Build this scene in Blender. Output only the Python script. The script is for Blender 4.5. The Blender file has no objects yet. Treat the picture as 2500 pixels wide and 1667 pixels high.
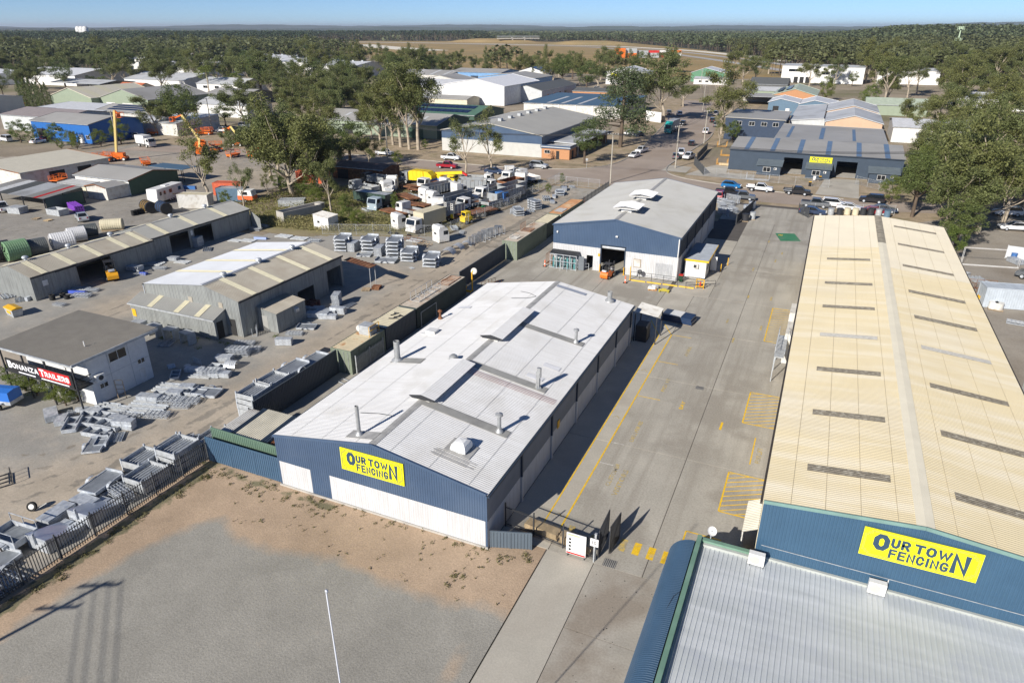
# Industrial estate seen from the air.  World frame: X across the yards, Y up the yard
# (street grid), origin at the front corner of the white-roofed shed, metres.
import bpy,math,random
import numpy as np
from mathutils import Vector,Matrix
R = math.radians
sc = bpy.context.scene
col = sc.collection
PI = math.pi
# ------------------------------------------------------------------ camera
cam_d = bpy.data.cameras.new("camera")
cam = bpy.data.objects.new("camera",cam_d)
col.objects.link(cam)
cam.location = (16.36,-32.537,32.0)
cam.rotation_euler = (R(90 - 24.4966),0,R(24))
cam_d.sensor_width = 36
cam_d.lens = 36 * 1680 / 2500
cam_d.clip_start = 0.5
cam_d.clip_end = 60000
sc.camera = cam
# ------------------------------------------------------------------ light
SUN_EL = R(28.5)
SUN_DIR = Vector((0.50,1.77,0)).normalized()          # way the light travels on the ground
world = bpy.data.worlds.new("World")
sc.world = world
world.use_nodes = True
wn = world.node_tree
bg = wn.nodes["Background"]
sky = wn.nodes.new("ShaderNodeTexSky")
sky.sky_type = 'NISHITA'
sky.sun_disc = False
sky.sun_elevation = SUN_EL
sky.sun_rotation = math.atan2(-SUN_DIR.x,-SUN_DIR.y)
sky.altitude = 30
sky.air_density = 0.5
sky.dust_density = 0.0
sky.ozone_density = 6.0
wn.links.new(sky.outputs[0],bg.inputs[0])
bg.inputs[1].default_value = 0.076
sun_d = bpy.data.lights.new("sun",'SUN')
sun_d.energy = 4.5
sun_d.angle = R(0.5)
sun_d.color = (1.0,0.94,0.86)
sun = bpy.data.objects.new("sun",sun_d)
col.objects.link(sun)
ld = Vector((SUN_DIR.x * math.cos(SUN_EL),SUN_DIR.y * math.cos(SUN_EL),-math.sin(SUN_EL)))
sun.rotation_euler = ld.to_track_quat('-Z','Y').to_euler()
sun.location = (0,-60,90)
sc.view_settings.view_transform = 'Standard'
sc.view_settings.look = 'None'
sc.view_settings.exposure = 0.52
sc.view_settings.gamma = 1
sc.view_settings.use_curve_mapping = False
sc.render.engine = 'CYCLES'
sc.cycles.use_denoising = True
sc.cycles.max_bounces = 6
sc.cycles.diffuse_bounces = 3
sc.cycles.glossy_bounces = 2
sc.cycles.transparent_max_bounces = 6
sc.cycles.transmission_bounces = 2
sc.cycles.volume_bounces = 0
sc.cycles.sample_clamp_indirect = 6
# ------------------------------------------------------------------ materials
MATS = {}
def hexc(c):
 return tuple(c) + (1.0,) if len(c) == 3 else tuple(c)
def mat(key,c=None,rough=0.6,metal=0.0,var=0.12,scale=0.8,c2=None,s2=0.25,t2=(0.5,0.68),bump=0.0,
  bscale=20.0,spec=0.4,streak=None,island=0.0,trans=0.0,alpha=1.0,coat=0.0,rib=None,fine=0.0,fscale=14.0):
 """One procedural material: base colour with noise variation, an optional second colour in patches,
 optional streaks along an axis, optional ribs as fine relief for surfaces too far off to model."""
 if key in MATS:
  return MATS[key]
 m = bpy.data.materials.new(key)
 m.use_nodes = True
 nt = m.node_tree
 N,L = nt.nodes,nt.links
 b = N["Principled BSDF"]
 b.inputs["Roughness"].default_value = rough
 b.inputs["Metallic"].default_value = metal
 b.inputs["Specular IOR Level"].default_value = spec
 if coat:
  b.inputs["Coat Weight"].default_value = coat
  b.inputs["Coat Roughness"].default_value = 0.08
 tc = N.new("ShaderNodeTexCoord")
 src = tc.outputs["Object"]
 def noise(s,detail=4,vec=None,ro=0.55):
  n = N.new("ShaderNodeTexNoise")
  n.inputs["Scale"].default_value = s
  n.inputs["Detail"].default_value = detail
  n.inputs["Roughness"].default_value = ro
  L.new(vec or src,n.inputs["Vector"])
  return n.outputs[0]
 def mix(fac,a,bb,mode='MIX'):
  x = N.new("ShaderNodeMix")
  x.data_type = 'RGBA'
  x.blend_type = mode
  for sock,v in ((x.inputs[0],fac),(x.inputs[6],a),(x.inputs[7],bb)):
   if hasattr(v,"is_output"):
    L.new(v,sock)
   elif isinstance(v,(int,float)):
    sock.default_value = v
   else:
    sock.default_value = hexc(v)
  return x.outputs[2]
 def ramp(v,lo,hi,a=0.0,bb=1.0):
  r = N.new("ShaderNodeMapRange")
  r.inputs[1].default_value = lo
  r.inputs[2].default_value = hi
  r.inputs[3].default_value = a
  r.inputs[4].default_value = bb
  L.new(v,r.inputs[0])
  return r.outputs[0]
 d = tuple(x * (1 - var) for x in c)
 e = tuple(min(1,x * (1 + var)) for x in c)
 out = mix(ramp(noise(scale),0.3,0.7),d,e) if var else None
 if out is None:
  out = mix(0.0,c,c)
 if c2 is not None:
  out = mix(ramp(noise(s2,5),t2[0],t2[1]),out,c2)
 if streak:
  mp = N.new("ShaderNodeMapping")
  mp.inputs["Scale"].default_value = streak[0]
  L.new(src,mp.inputs[0])
  k = ramp(noise(1.0,3,mp.outputs[0]),0.45,0.75)
  out = mix(k,out,streak[1])
 if fine:
  f = ramp(noise(fscale,2),0.3,0.7,1 - fine,1 + fine)
  cmb = N.new("ShaderNodeCombineColor")
  for i in range(3):
   L.new(f,cmb.inputs[i])
  out = mix(1.0,out,cmb.outputs[0],'MULTIPLY')
 if island:
  g = N.new("ShaderNodeNewGeometry")
  f = ramp(g.outputs["Random Per Island"],0,1,1 - island,1 + island)
  cmb = N.new("ShaderNodeCombineColor")
  for i in range(3):
   L.new(f,cmb.inputs[i])
  out = mix(1.0,out,cmb.outputs[0],'MULTIPLY')
 L.new(out,b.inputs["Base Color"])
 hh = None
 if bump:
  hh = noise(bscale,3)
  bm = N.new("ShaderNodeBump")
  bm.inputs["Strength"].default_value = bump
  bm.inputs["Distance"].default_value = 0.05
  L.new(hh,bm.inputs["Height"])
  L.new(bm.outputs[0],b.inputs["Normal"])
 if rib:
  ax,pitch,amp = rib
  sp = N.new("ShaderNodeSeparateXYZ")
  L.new(src,sp.inputs[0])
  mm = N.new("ShaderNodeMath")
  mm.operation = 'PINGPONG'
  mm.inputs[1].default_value = pitch / 2
  L.new(sp.outputs[ax],mm.inputs[0])
  bm = N.new("ShaderNodeBump")
  bm.inputs["Strength"].default_value = amp
  bm.inputs["Distance"].default_value = 0.12
  L.new(mm.outputs[0],bm.inputs["Height"])
  L.new(bm.outputs[0],b.inputs["Normal"])
 if trans:
  b.inputs["Transmission Weight"].default_value = 0
  tr = N.new("ShaderNodeBsdfTranslucent")
  L.new(out,tr.inputs[0])
  ms = N.new("ShaderNodeMixShader")
  ms.inputs[0].default_value = trans
  L.new(b.outputs[0],ms.inputs[1])
  L.new(tr.outputs[0],ms.inputs[2])
  L.new(ms.outputs[0],N["Material Output"].inputs[0])
 if alpha < 1:
  b.inputs["Alpha"].default_value = alpha
 MATS[key] = m
 return m
def paint(key,c=None,**k):
 k.setdefault("rough",0.45); k.setdefault("var",0.06)
 return mat(key,c,**k)
WHITE = paint("white_paint",(0.72,0.72,0.70),c2=(0.60,0.58,0.54),s2=1.3)
OFFWHITE = paint("offwhite_paint",(0.62,0.61,0.57),c2=(0.48,0.45,0.40),s2=1.1)
BLACK = mat("black_rubber",(0.018,0.018,0.018),rough=0.8,var=0.2)
DARK = mat("dark_metal",(0.035,0.037,0.042),rough=0.55,var=0.2)
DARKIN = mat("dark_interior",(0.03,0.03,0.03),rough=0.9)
GLASS = mat("window_glass",(0.012,0.016,0.02),rough=0.06,var=0.0,spec=0.6)
GALV = mat("galvanised_steel",(0.50,0.53,0.56),rough=0.42,metal=0.25,var=0.25,scale=3.0,c2=(0.33,0.37,0.43),s2=2.0)
GALV2 = mat("dull_galvanised_steel",(0.44,0.46,0.47),rough=0.5,metal=0.15,var=0.22,scale=2.0,c2=(0.32,0.34,0.36),s2=1.5)
RUST = mat("rusty_steel",(0.20,0.085,0.04),rough=0.85,var=0.35,scale=2.0,c2=(0.33,0.17,0.09),s2=1.0)
YELLOW = paint("safety_yellow",(0.75,0.42,0.02))
BRIGHTY = paint("sign_yellow",(0.86,0.80,0.012),var=0.0,rough=0.35)
ORANGE = paint("machine_orange",(0.78,0.17,0.02),var=0.1)
RED = paint("signal_red",(0.55,0.03,0.025))
BLUEW = mat("slate_blue_cladding",(0.060,0.098,0.165),rough=0.42,var=0.07,scale=0.5,c2=(0.078,0.118,0.185),s2=0.2)
BLUED = mat("dark_blue_cladding",(0.030,0.047,0.075),rough=0.5,var=0.08)
CONC = mat("cast_concrete",(0.43,0.41,0.37),rough=0.85,var=0.1,c2=(0.34,0.32,0.29),s2=0.5)
TIMBER = mat("weathered_timber",(0.34,0.26,0.17),rough=0.8,var=0.25,scale=3)
POLEW = mat("pole_timber",(0.40,0.37,0.31),rough=0.85,var=0.2,scale=2)
# ------------------------------------------------------------------ mesh builder
class MB:
 def __init__(s):
  s.v = []; s.f = []; s.m = []
 def add(s,vs,fs,mi=0):
  n = len(s.v)
  s.v.extend(tuple(p) for p in vs)
  s.f.extend(tuple(i + n for i in f) for f in fs)
  s.m.extend([mi] * len(fs))
  return s
 def box(s,x0,x1,y0,y1,z0,z1,mi=0):
  return s.add([(x0,y0,z0),(x1,y0,z0),(x1,y1,z0),(x0,y1,z0),(x0,y0,z1),(x1,y0,z1),(x1,y1,z1),(x0,y1,z1)],
                     [(3,2,1,0),(4,5,6,7),(0,1,5,4),(1,2,6,5),(2,3,7,6),(3,0,4,7)],mi)
 def cbox(s,cx,cy,cz,sx,sy,sz,mi=0,M=None):
  n = len(s.v)
  s.box(cx - sx / 2,cx + sx / 2,cy - sy / 2,cy + sy / 2,cz - sz / 2,cz + sz / 2,mi)
  if M is not None:
   for i in range(n,len(s.v)):
    s.v[i] = tuple(M @ Vector(s.v[i]))
  return s
 def quad(s,a,b,c,d,mi=0):
  return s.add([a,b,c,d],[(0,1,2,3)],mi)
 def poly(s,pts,mi=0):
  return s.add(pts,[tuple(range(len(pts)))],mi)
 def bar(s,p,q,w=0.05,h=None,mi=0):
  p,q = Vector(p),Vector(q)
  d = q - p
  if d.length < 1e-6:
   return s
  d.normalize()
  up = Vector((0,0,1)) if abs(d.z) < 0.95 else Vector((1,0,0))
  a = d.cross(up).normalized() * (w / 2)
  b = d.cross(a).normalized() * ((h or w) / 2)
  vs = [p - a - b,p + a - b,p + a + b,p - a + b,q - a - b,q + a - b,q + a + b,q - a + b]
  return s.add(vs,[(3,2,1,0),(4,5,6,7),(0,1,5,4),(1,2,6,5),(2,3,7,6),(3,0,4,7)],mi)
 def tube(s,pts,r,n=8,mi=0,cap=True):
  pts = [Vector(p) for p in pts]
  rs = r if isinstance(r,(list,tuple)) else [r] * len(pts)
  base = len(s.v)
  ref = None
  for i,p in enumerate(pts):
   d = (pts[min(i + 1,len(pts) - 1)] - pts[max(i - 1,0)])
   if d.length < 1e-9:
    d = Vector((0,0,1))
   d.normalize()
   if ref is None or abs(ref.dot(d)) > 0.98:
    ref = Vector((1,0,0)) if abs(d.x) < 0.9 else Vector((0,1,0))
   a = (ref - d * ref.dot(d)).normalized()
   ref = a
   b = d.cross(a)
   for k in range(n):
    t = 2 * PI * k / n
    s.v.append(tuple(p + (a * math.cos(t) + b * math.sin(t)) * rs[i]))
  for i in range(len(pts) - 1):
   for k in range(n):
    k2 = (k + 1) % n
    s.f.append((base + i * n + k,base + i * n + k2,base + (i + 1) * n + k2,base + (i + 1) * n + k))
    s.m.append(mi)
  if cap:
   s.f.append(tuple(base + k for k in reversed(range(n)))); s.m.append(mi)
   e = base + (len(pts) - 1) * n
   s.f.append(tuple(e + k for k in range(n))); s.m.append(mi)
  return s
 def prism(s,poly,x0,x1,axis='x',mi=0):
  """Extrude a 2D outline (a,b): axis x -> (x,a,b); y -> (a,y,b); z -> (a,b,z)."""
  f = {'x': lambda a,b,t: (t,a,b),'y': lambda a,b,t: (a,t,b),'z': lambda a,b,t: (a,b,t)}[axis]
  n = len(poly)
  vs = [f(a,b,x0) for a,b in poly] + [f(a,b,x1) for a,b in poly]
  fs = [tuple(reversed(range(n))),tuple(range(n,2 * n))]
  fs += [(i,(i + 1) % n,n + (i + 1) % n,n + i) for i in range(n)]
  return s.add(vs,fs,mi)
 def lathe(s,prof,n=16,cx=0,cy=0,mi=0):
  base = len(s.v)
  for r,z in prof:
   for k in range(n):
    t = 2 * PI * k / n
    s.v.append((cx + r * math.cos(t),cy + r * math.sin(t),z))
  for i in range(len(prof) - 1):
   for k in range(n):
    k2 = (k + 1) % n
    s.f.append((base + i * n + k,base + i * n + k2,base + (i + 1) * n + k2,base + (i + 1) * n + k)); s.m.append(mi)
  return s
 def loft(s,rings,mi=0,cap=True):
  n = len(rings[0]); base = len(s.v)
  for r in rings:
   s.v.extend(tuple(p) for p in r)
  for i in range(len(rings) - 1):
   for k in range(n):
    k2 = (k + 1) % n
    s.f.append((base + i * n + k,base + i * n + k2,base + (i + 1) * n + k2,base + (i + 1) * n + k)); s.m.append(mi)
  if cap:
   s.f.append(tuple(base + k for k in reversed(range(n)))); s.m.append(mi)
   e = base + (len(rings) - 1) * n
   s.f.append(tuple(e + k for k in range(n))); s.m.append(mi)
  return s
 def corr(s,fa,fd,n,dep,nrm,mi=0,prof=((0,0),(0.52,0),(0.62,1),(0.9,1),(1.0,0))):
  """Ribbed sheet: fa(t)/fd(t) are its two edges across the ribs, t in 0..1, n ribs of depth dep along nrm."""
  nrm = Vector(nrm)
  ts = []
  for i in range(n):
   for (q,o) in prof[:-1]:
    ts.append(((i + q) / n,o))
  ts.append((1.0,prof[-1][1]))
  base = len(s.v)
  for t,o in ts:
   s.v.append(tuple(Vector(fa(t)) + nrm * (o * dep)))
   s.v.append(tuple(Vector(fd(t)) + nrm * (o * dep)))
  for i in range(len(ts) - 1):
   s.f.append((base + 2 * i,base + 2 * i + 2,base + 2 * i + 3,base + 2 * i + 1)); s.m.append(mi)
  return s
 def corrq(s,A,B,C,D,n,dep,mi=0,flip=False):
  A,B,C,D = map(Vector,(A,B,C,D))
  nr = (B - A).cross(D - A).normalized() * (-1 if flip else 1)
  return s.corr(lambda t: A.lerp(B,t),lambda t: D.lerp(C,t),n,dep,nr,mi)
 def xf(s,M,start=0):
  for i in range(start,len(s.v)):
   s.v[i] = tuple(M @ Vector(s.v[i]))
  return s
 def mesh(s,name,mats,smooth=False):
  me = bpy.data.meshes.new(name)
  me.from_pydata(s.v,[],s.f)
  if not isinstance(mats,(list,tuple)):
   mats = [mats]
  for m in mats:
   me.materials.append(m)
  if len(mats) > 1:
   me.polygons.foreach_set("material_index",s.m)
  if smooth:
   me.polygons.foreach_set("use_smooth",[True] * len(me.polygons))
  me.update()
  return me
# ------------------------------------------------------------------ objects
def ob(name,me,parent=None,loc=(0,0,0),rz=0.0,rot=None,scale=None):
 o = bpy.data.objects.new(name,me)
 col.objects.link(o)
 o.location = loc
 o.rotation_euler = rot if rot else (0,0,rz)
 if scale:
  o.scale = scale if isinstance(scale,(tuple,list)) else (scale,) * 3
 if parent:
  o.parent = parent
 return o
def tag(o,label=None,cat=None,group=None,kind=None):
 for k,v in (("label",label),("category",cat),("group",group),("kind",kind)):
  if v:
   o[k] = v
 return o
def thing(name,label,cat,loc=(0,0,0),rz=0.0,group=None,scale=None):
 return tag(ob(name,None,None,loc if len(loc) == 3 else (loc[0],loc[1],0),rz,scale=scale),label,cat,group)
def part(parent,name,mb,mats,smooth=False,loc=(0,0,0),rz=0.0,label=None,rot=None):
 o = ob(name,mb.mesh(name,mats,smooth) if isinstance(mb,MB) else mb,parent,loc,rz,rot)
 if label:
  o["label"] = label
 return o
def solo(name,mb,mats,label,cat,loc=(0,0,0),rz=0.0,group=None,smooth=False):
 return tag(ob(name,mb.mesh(name,mats,smooth) if isinstance(mb,MB) else mb,None,loc if len(loc) == 3 else (loc[0],loc[1],0),rz),label,cat,group)
def struct(name,mb,mats,parent=None,loc=(0,0,0)):
 o = ob(name,mb.mesh(name,mats) if isinstance(mb,MB) else mb,parent,loc)
 if parent is None:
  o["kind"] = "structure"
 return o
def children(o):
 return [c for c in KIDS.get(o.name,[])]
KIDS = {}
def index_kids():
 KIDS.clear()
 for o in col.objects:
  if o.parent:
   KIDS.setdefault(o.parent.name,[]).append(o)
class Proto:
 """A thing built once; place() moves the first and copies it with its parts and sub-parts after that."""
 def __init__(s,make):
  s.make = make; s.tree = None; s.used = False
 def place(s,loc,rz,label,cat=None,group=None,scale=None,tilt=None):
  if s.tree is None:
   before = set(col.objects)
   root = s.make()
   new = [o for o in col.objects if o not in before]
   s.tree = (root,new)
   new_objs = {root: root}
  else:
   root0,new = s.tree
   m = {}
   for o in new:
    c = o.copy()
    col.objects.link(c)
    m[o] = c
   for o in new:
    if o.parent in m:
     m[o].parent = m[o.parent]
   root = m[root0]
  root.location = loc if len(loc) == 3 else (loc[0],loc[1],0)
  root.rotation_euler = (tilt[0] if tilt else 0,tilt[1] if tilt else 0,rz)
  root.scale = (1,1,1) if scale is None else (scale if isinstance(scale,(tuple,list)) else (scale,) * 3)
  tag(root,label,cat,group)
  return root
ORD = ["first","second","third","fourth","fifth","sixth","seventh","eighth","ninth","tenth","eleventh","twelfth","thirteenth",
       "fourteenth","fifteenth","sixteenth","seventeenth","eighteenth","nineteenth","twentieth"]
def ordn(i):
 if i < 20:
  return ORD[i]
 t,u = divmod(i + 1,10)
 tens = {2: "twent",3: "thirt",4: "fort",5: "fift",6: "sixt",7: "sevent",8: "eight",9: "ninet"}[t]
 return tens + "ieth" if u == 0 else tens + "y-" + ORD[u - 1]
CAMR = cam.rotation_euler.to_matrix().transposed()
def imgx(p):
 """Where a point stands across the view (for naming from the left only)."""
 q = CAMR @ (Vector((p[0],p[1],p[2] if len(p) > 2 else 0)) - cam.location)
 return q.x / max(1e-3,-q.z)
def text_mesh(txt,size,mat_,offset=0.0,depth=0.01,spacing=1.0,name="lettering"):
 cu = bpy.data.curves.new(name,'FONT')
 cu.body = txt; cu.size = size; cu.offset = offset; cu.extrude = depth; cu.space_character = spacing
 cu.resolution_u = 3
 o = bpy.data.objects.new(name,cu)
 col.objects.link(o)
 dg = bpy.context.evaluated_depsgraph_get()
 me = bpy.data.meshes.new_from_object(o.evaluated_get(dg))
 bpy.data.objects.remove(o)
 bpy.data.curves.remove(cu)
 me.materials.clear(); me.materials.append(mat_)
 return me
def fit_text(parent,name,txt,x0,x1,z0,z1,y,mat_,offset=0.02,face='-y',depth=0.006):
 """Lettering that fills a box on a vertical board facing -y (or +x/-x)."""
 me = text_mesh(txt,1.0,mat_,offset,depth)
 co = np.empty(len(me.vertices) * 3,np.float32); me.vertices.foreach_get("co",co); co = co.reshape(-1,3)
 mn,mx = co.min(0),co.max(0)
 out = np.empty_like(co)
 xs = x0 + (co[:,0] - mn[0]) / max(1e-6,mx[0] - mn[0]) * (x1 - x0)
 zs = z0 + (co[:,1] - mn[1]) / max(1e-6,mx[1] - mn[1]) * (z1 - z0)
 if face == '-y':
  out[:,0],out[:,1],out[:,2] = xs,y - co[:,2],zs
 elif face == '+x':
  out[:,0],out[:,1],out[:,2] = y + co[:,2],xs,zs
 else:
  out[:,0],out[:,1],out[:,2] = xs,zs,y + co[:,2]
 me.vertices.foreach_set("co",out.ravel()); me.update()
 return part(parent,name,me,mat_)
GLYPH = dict(O=[[(.3,0),(.7,0),(1,.25),(1,.75),(.7,1),(.3,1),(0,.75),(0,.25),(.3,0)]],U=[[(0,1),(0,.25),(.3,0),(.7,0),(1,.25),(1,1)]],R=[[(0,0),(0,1),(.7,1),(1,.82),(1,.65),(.7,.47),(.1,.47)],[(.55,.42),(1,0)]],T=[[(-.06,1),(1.06,1)],[(.5,.92),(.5,0)]],
 W=[[(0,1),(.25,0),(.5,.8),(.75,0),(1,1)]],N=[[(0,0),(0,1),(1,0),(1,1)]],F=[[(0,0),(0,1),(1,1)],[(.1,.52),(.85,.52)]],E=[[(1,0),(0,0),(0,1),(1,1)],[(.1,.52),(.85,.52)]],C=[[(1,.7),(.7,1),(.3,1),(0,.75),(0,.25),(.3,0),(.7,0),(1,.3)]],I=[[(.5,0),(.5,1)]],
 G=[[(1,.8),(.72,1),(.3,1),(0,.75),(0,.25),(.3,0),(.75,0),(1,.12),(1,.42),(.6,.42)]],A=[[(0,0),(.42,1),(.58,1),(1,0)],[(.26,.32),(.74,.32)]],B=[[(0,0),(0,1),(.7,1),(.95,.8),(.95,.65),(.7,.52),(1,.35),(1,.2),(.75,0),(0,0)],[(.1,.52),(.62,.52)]],Z=[[(0,1),(1,1),(0,0),(1,0)]],L=[[(0,1),(0,0),(1,0)]],S=[[(1,.8),(.7,1),(.25,1),(0,.8),(0,.65),(.25,.53),(.75,.47),(1,.35),(1,.2),(.75,0),(.3,0),(0,.2)]])
def block_text(parent,txt,x0,x1,z0,z1,y,m,th=.2):
 """Heavy block lettering on a board facing -y: one part for each letter."""
 adv = [.45 if c == 'I' else 1.35 if c == 'W' else 1.0 for c in txt]; gap = .14; tot = sum(adv) + gap * (len(txt) - 1); u = (x1 - x0) / tot; x = x0; t = th * (z1 - z0); tx = min(t,.4 * u) if len(txt) > 1 else t
 for c,a in zip(txt,adv):
  k = MB(); w = a * u
  for si,line in enumerate(GLYPH[c]):
   P_ = [Vector((x + tx / 2 + p[0] * (w - tx) if c != 'I' else x + w / 2,z0 + t / 2 + p[1] * (z1 - z0 - t))) for p in line]; n = len(P_); closed = (P_[0] - P_[-1]).length < 1e-6; ring = []
   for i in range(n):
    a_ = P_[i - 1] if i > 0 else (P_[-2] if closed else None); b_ = P_[i + 1] if i < n - 1 else (P_[1] if closed else None)
    d1 = (P_[i] - a_).normalized() if a_ else None; d2 = (b_ - P_[i]).normalized() if b_ else None; q = P_[i].copy()
    if d1 is None: q = q - d2 * (t * .48); d1 = d2
    if d2 is None: q = q + d1 * (t * .48); d2 = d1
    n1 = Vector((-d1.y,d1.x)); n2 = Vector((-d2.y,d2.x)); mi = (n1 + n2).normalized(); ln = tx / 2 / max(.5,mi.dot(n1)); ring.append((q + mi * ln,q - mi * ln))
   yy = y - .002 * si
   for (p,q),(r,s) in zip(ring[:-1],ring[1:]): k.quad((p.x,yy,p.y),(q.x,yy,q.y),(s.x,yy,s.y),(r.x,yy,r.y))
  part(parent,"letter",k,m); x += w + gap * u
def inpoly(p,poly):
 x,y = p; c = False; n = len(poly)
 for i in range(n):
  x1,y1 = poly[i]; x2,y2 = poly[(i + 1) % n]
  if (y1 > y) != (y2 > y) and x < (x2 - x1) * (y - y1) / (y2 - y1) + x1:
   c = not c
 return c
# ================================================================== ground
def mat_mask(key,cA,cB,cC=None,rough=0.95,grain=0.16,gs=9.0,soft=0.18,bump=0.5,nscale=0.55):
 """Ground of two or three soils whose share is carried by the mesh attributes 'mask' and 'mask2'."""
 m = bpy.data.materials.new(key); m.use_nodes = True
 N,L = m.node_tree.nodes,m.node_tree.links
 b = N["Principled BSDF"]
 b.inputs["Roughness"].default_value = rough
 b.inputs["Specular IOR Level"].default_value = 0.15
 tc = N.new("ShaderNodeTexCoord"); src = tc.outputs["Object"]
 def noise(s,d=5,ro=0.6):
  n = N.new("ShaderNodeTexNoise"); n.inputs["Scale"].default_value = s; n.inputs["Detail"].default_value = d
  n.inputs["Roughness"].default_value = ro; L.new(src,n.inputs["Vector"]); return n.outputs[0]
 def rng(v,a,bb,c=0.0,d=1.0):
  r = N.new("ShaderNodeMapRange"); r.inputs[1].default_value = a; r.inputs[2].default_value = bb
  r.inputs[3].default_value = c; r.inputs[4].default_value = d; L.new(v,r.inputs[0]); return r.outputs[0]
 def mathn(op,a,bb):
  x = N.new("ShaderNodeMath"); x.operation = op
  for i,v in enumerate((a,bb)):
   if hasattr(v,"is_output"): L.new(v,x.inputs[i])
   else: x.inputs[i].default_value = v
  return x.outputs[0]
 def mix(f,a,bb,mode='MIX'):
  x = N.new("ShaderNodeMix"); x.data_type = 'RGBA'; x.blend_type = mode
  for sck,v in ((x.inputs[0],f),(x.inputs[6],a),(x.inputs[7],bb)):
   if hasattr(v,"is_output"): L.new(v,sck)
   elif isinstance(v,(int,float)): sck.default_value = v
   else: sck.default_value = hexc(v)
  return x.outputs[2]
 big = noise(0.12,4); mid = noise(nscale,6); fin = noise(gs,3,0.7); fin2 = noise(gs * 3.1,2,0.7)
 def soil(c,v=0.10):
  a = tuple(x * (1 - v) for x in c); e = tuple(x * (1 + v) for x in c)
  return mix(rng(big,0.35,0.65),a,e)
 out = soil(cA)
 at = N.new("ShaderNodeAttribute"); at.attribute_name = "mask"
 k = mathn('ADD',at.outputs["Fac"],mathn('MULTIPLY',mathn('SUBTRACT',mid,0.5),1.1))
 out = mix(rng(k,0.5 - soft,0.5 + soft),out,soil(cB,0.14))
 if cC is not None:
  a2 = N.new("ShaderNodeAttribute"); a2.attribute_name = "mask2"
  k2 = mathn('ADD',a2.outputs["Fac"],mathn('MULTIPLY',mathn('SUBTRACT',noise(0.9,6),0.5),1.3))
  out = mix(rng(k2,0.42,0.58),out,soil(cC,0.2))
 g = mathn('ADD',rng(fin,0.25,0.75,1 - grain,1 + grain),rng(fin2,0.25,0.75,-grain * 0.7,grain * 0.7))
 g = mathn('MULTIPLY',g,rng(mid,0.3,0.7,0.93,1.07))
 cmb = N.new("ShaderNodeCombineColor")
 for i in range(3): L.new(g,cmb.inputs[i])
 out = mix(1.0,out,cmb.outputs[0],'MULTIPLY')
 L.new(out,b.inputs["Base Color"])
 bm = N.new("ShaderNodeBump"); bm.inputs["Strength"].default_value = bump; bm.inputs["Distance"].default_value = 0.04
 L.new(fin,bm.inputs["Height"]); L.new(bm.outputs[0],b.inputs["Normal"])
 MATS[key] = m
 return m
def dist_poly(px,py,line):
 """Distance of points to an open polyline (numpy)."""
 best = np.full(px.shape,1e9)
 for (x1,y1),(x2,y2) in zip(line[:-1],line[1:]):
  dx,dy = x2 - x1,y2 - y1
  t = np.clip(((px - x1) * dx + (py - y1) * dy) / max(1e-9,dx * dx + dy * dy),0,1)
  best = np.minimum(best,np.hypot(px - x1 - t * dx,py - y1 - t * dy))
 return best
def in_poly(px,py,poly):
 c = np.zeros(px.shape,bool); n = len(poly)
 for i in range(n):
  x1,y1 = poly[i]; x2,y2 = poly[(i + 1) % n]
  if y1 == y2: continue
  c ^= ((y1 > py) != (y2 > py)) & (px < (x2 - x1) * (py - y1) / (y2 - y1) + x1)
 return c
def soil_sheet(name,poly,z,res,m,f1,f2=None,holes=None):
 """Sheet of ground cells inside an outline, carrying soil masks."""
 xs = [p[0] for p in poly]; ys = [p[1] for p in poly]
 nx = int(math.ceil((max(xs) - min(xs)) / res)); ny = int(math.ceil((max(ys) - min(ys)) / res))
 gx,gy = np.meshgrid(np.linspace(min(xs),max(xs),nx + 1),np.linspace(min(ys),max(ys),ny + 1))
 cxm,cym = (gx[:-1,:-1] + gx[1:,1:]) / 2,(gy[:-1,:-1] + gy[1:,1:]) / 2
 keep = in_poly(cxm,cym,poly)
 idx = np.arange((nx + 1) * (ny + 1)).reshape(ny + 1,nx + 1)
 q = np.stack([idx[:-1,:-1],idx[:-1,1:],idx[1:,1:],idx[1:,:-1]],-1)[keep]
 used = np.unique(q); remap = np.full(idx.size,-1); remap[used] = np.arange(used.size)
 vx,vy = gx.ravel()[used],gy.ravel()[used]
 me = bpy.data.meshes.new(name)
 me.from_pydata(np.stack([vx,vy,np.full(vx.shape,z)],-1).tolist(),[],remap[q].tolist())
 for nm,f in (("mask",f1),("mask2",f2)):
  if f is not None:
   a = me.attributes.new(nm,'FLOAT','POINT')
   a.data.foreach_set("value",np.clip(f(vx,vy),-1,2).astype(np.float32))
 me.materials.append(m)
 return struct(name,me,m)
def sheet(name,pts,z,m,parent=None):
 return struct(name,MB().poly([(x,y,z) for x,y in pts]),m,parent)
# everything to the horizon
GROUND = mat("dry_ground",(0.31,0.26,0.195),rough=0.95,var=0.2,scale=0.05,c2=(0.19,0.18,0.10),s2=0.02,fine=0.12,fscale=2.0,spec=0.1)
g = MB()
g.poly([(16 + 24000 * math.cos(a),-30 + 24000 * math.sin(a),-0.10) for a in np.linspace(0,2 * PI,49)[:-1]])
struct("ground",g,GROUND)
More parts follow.
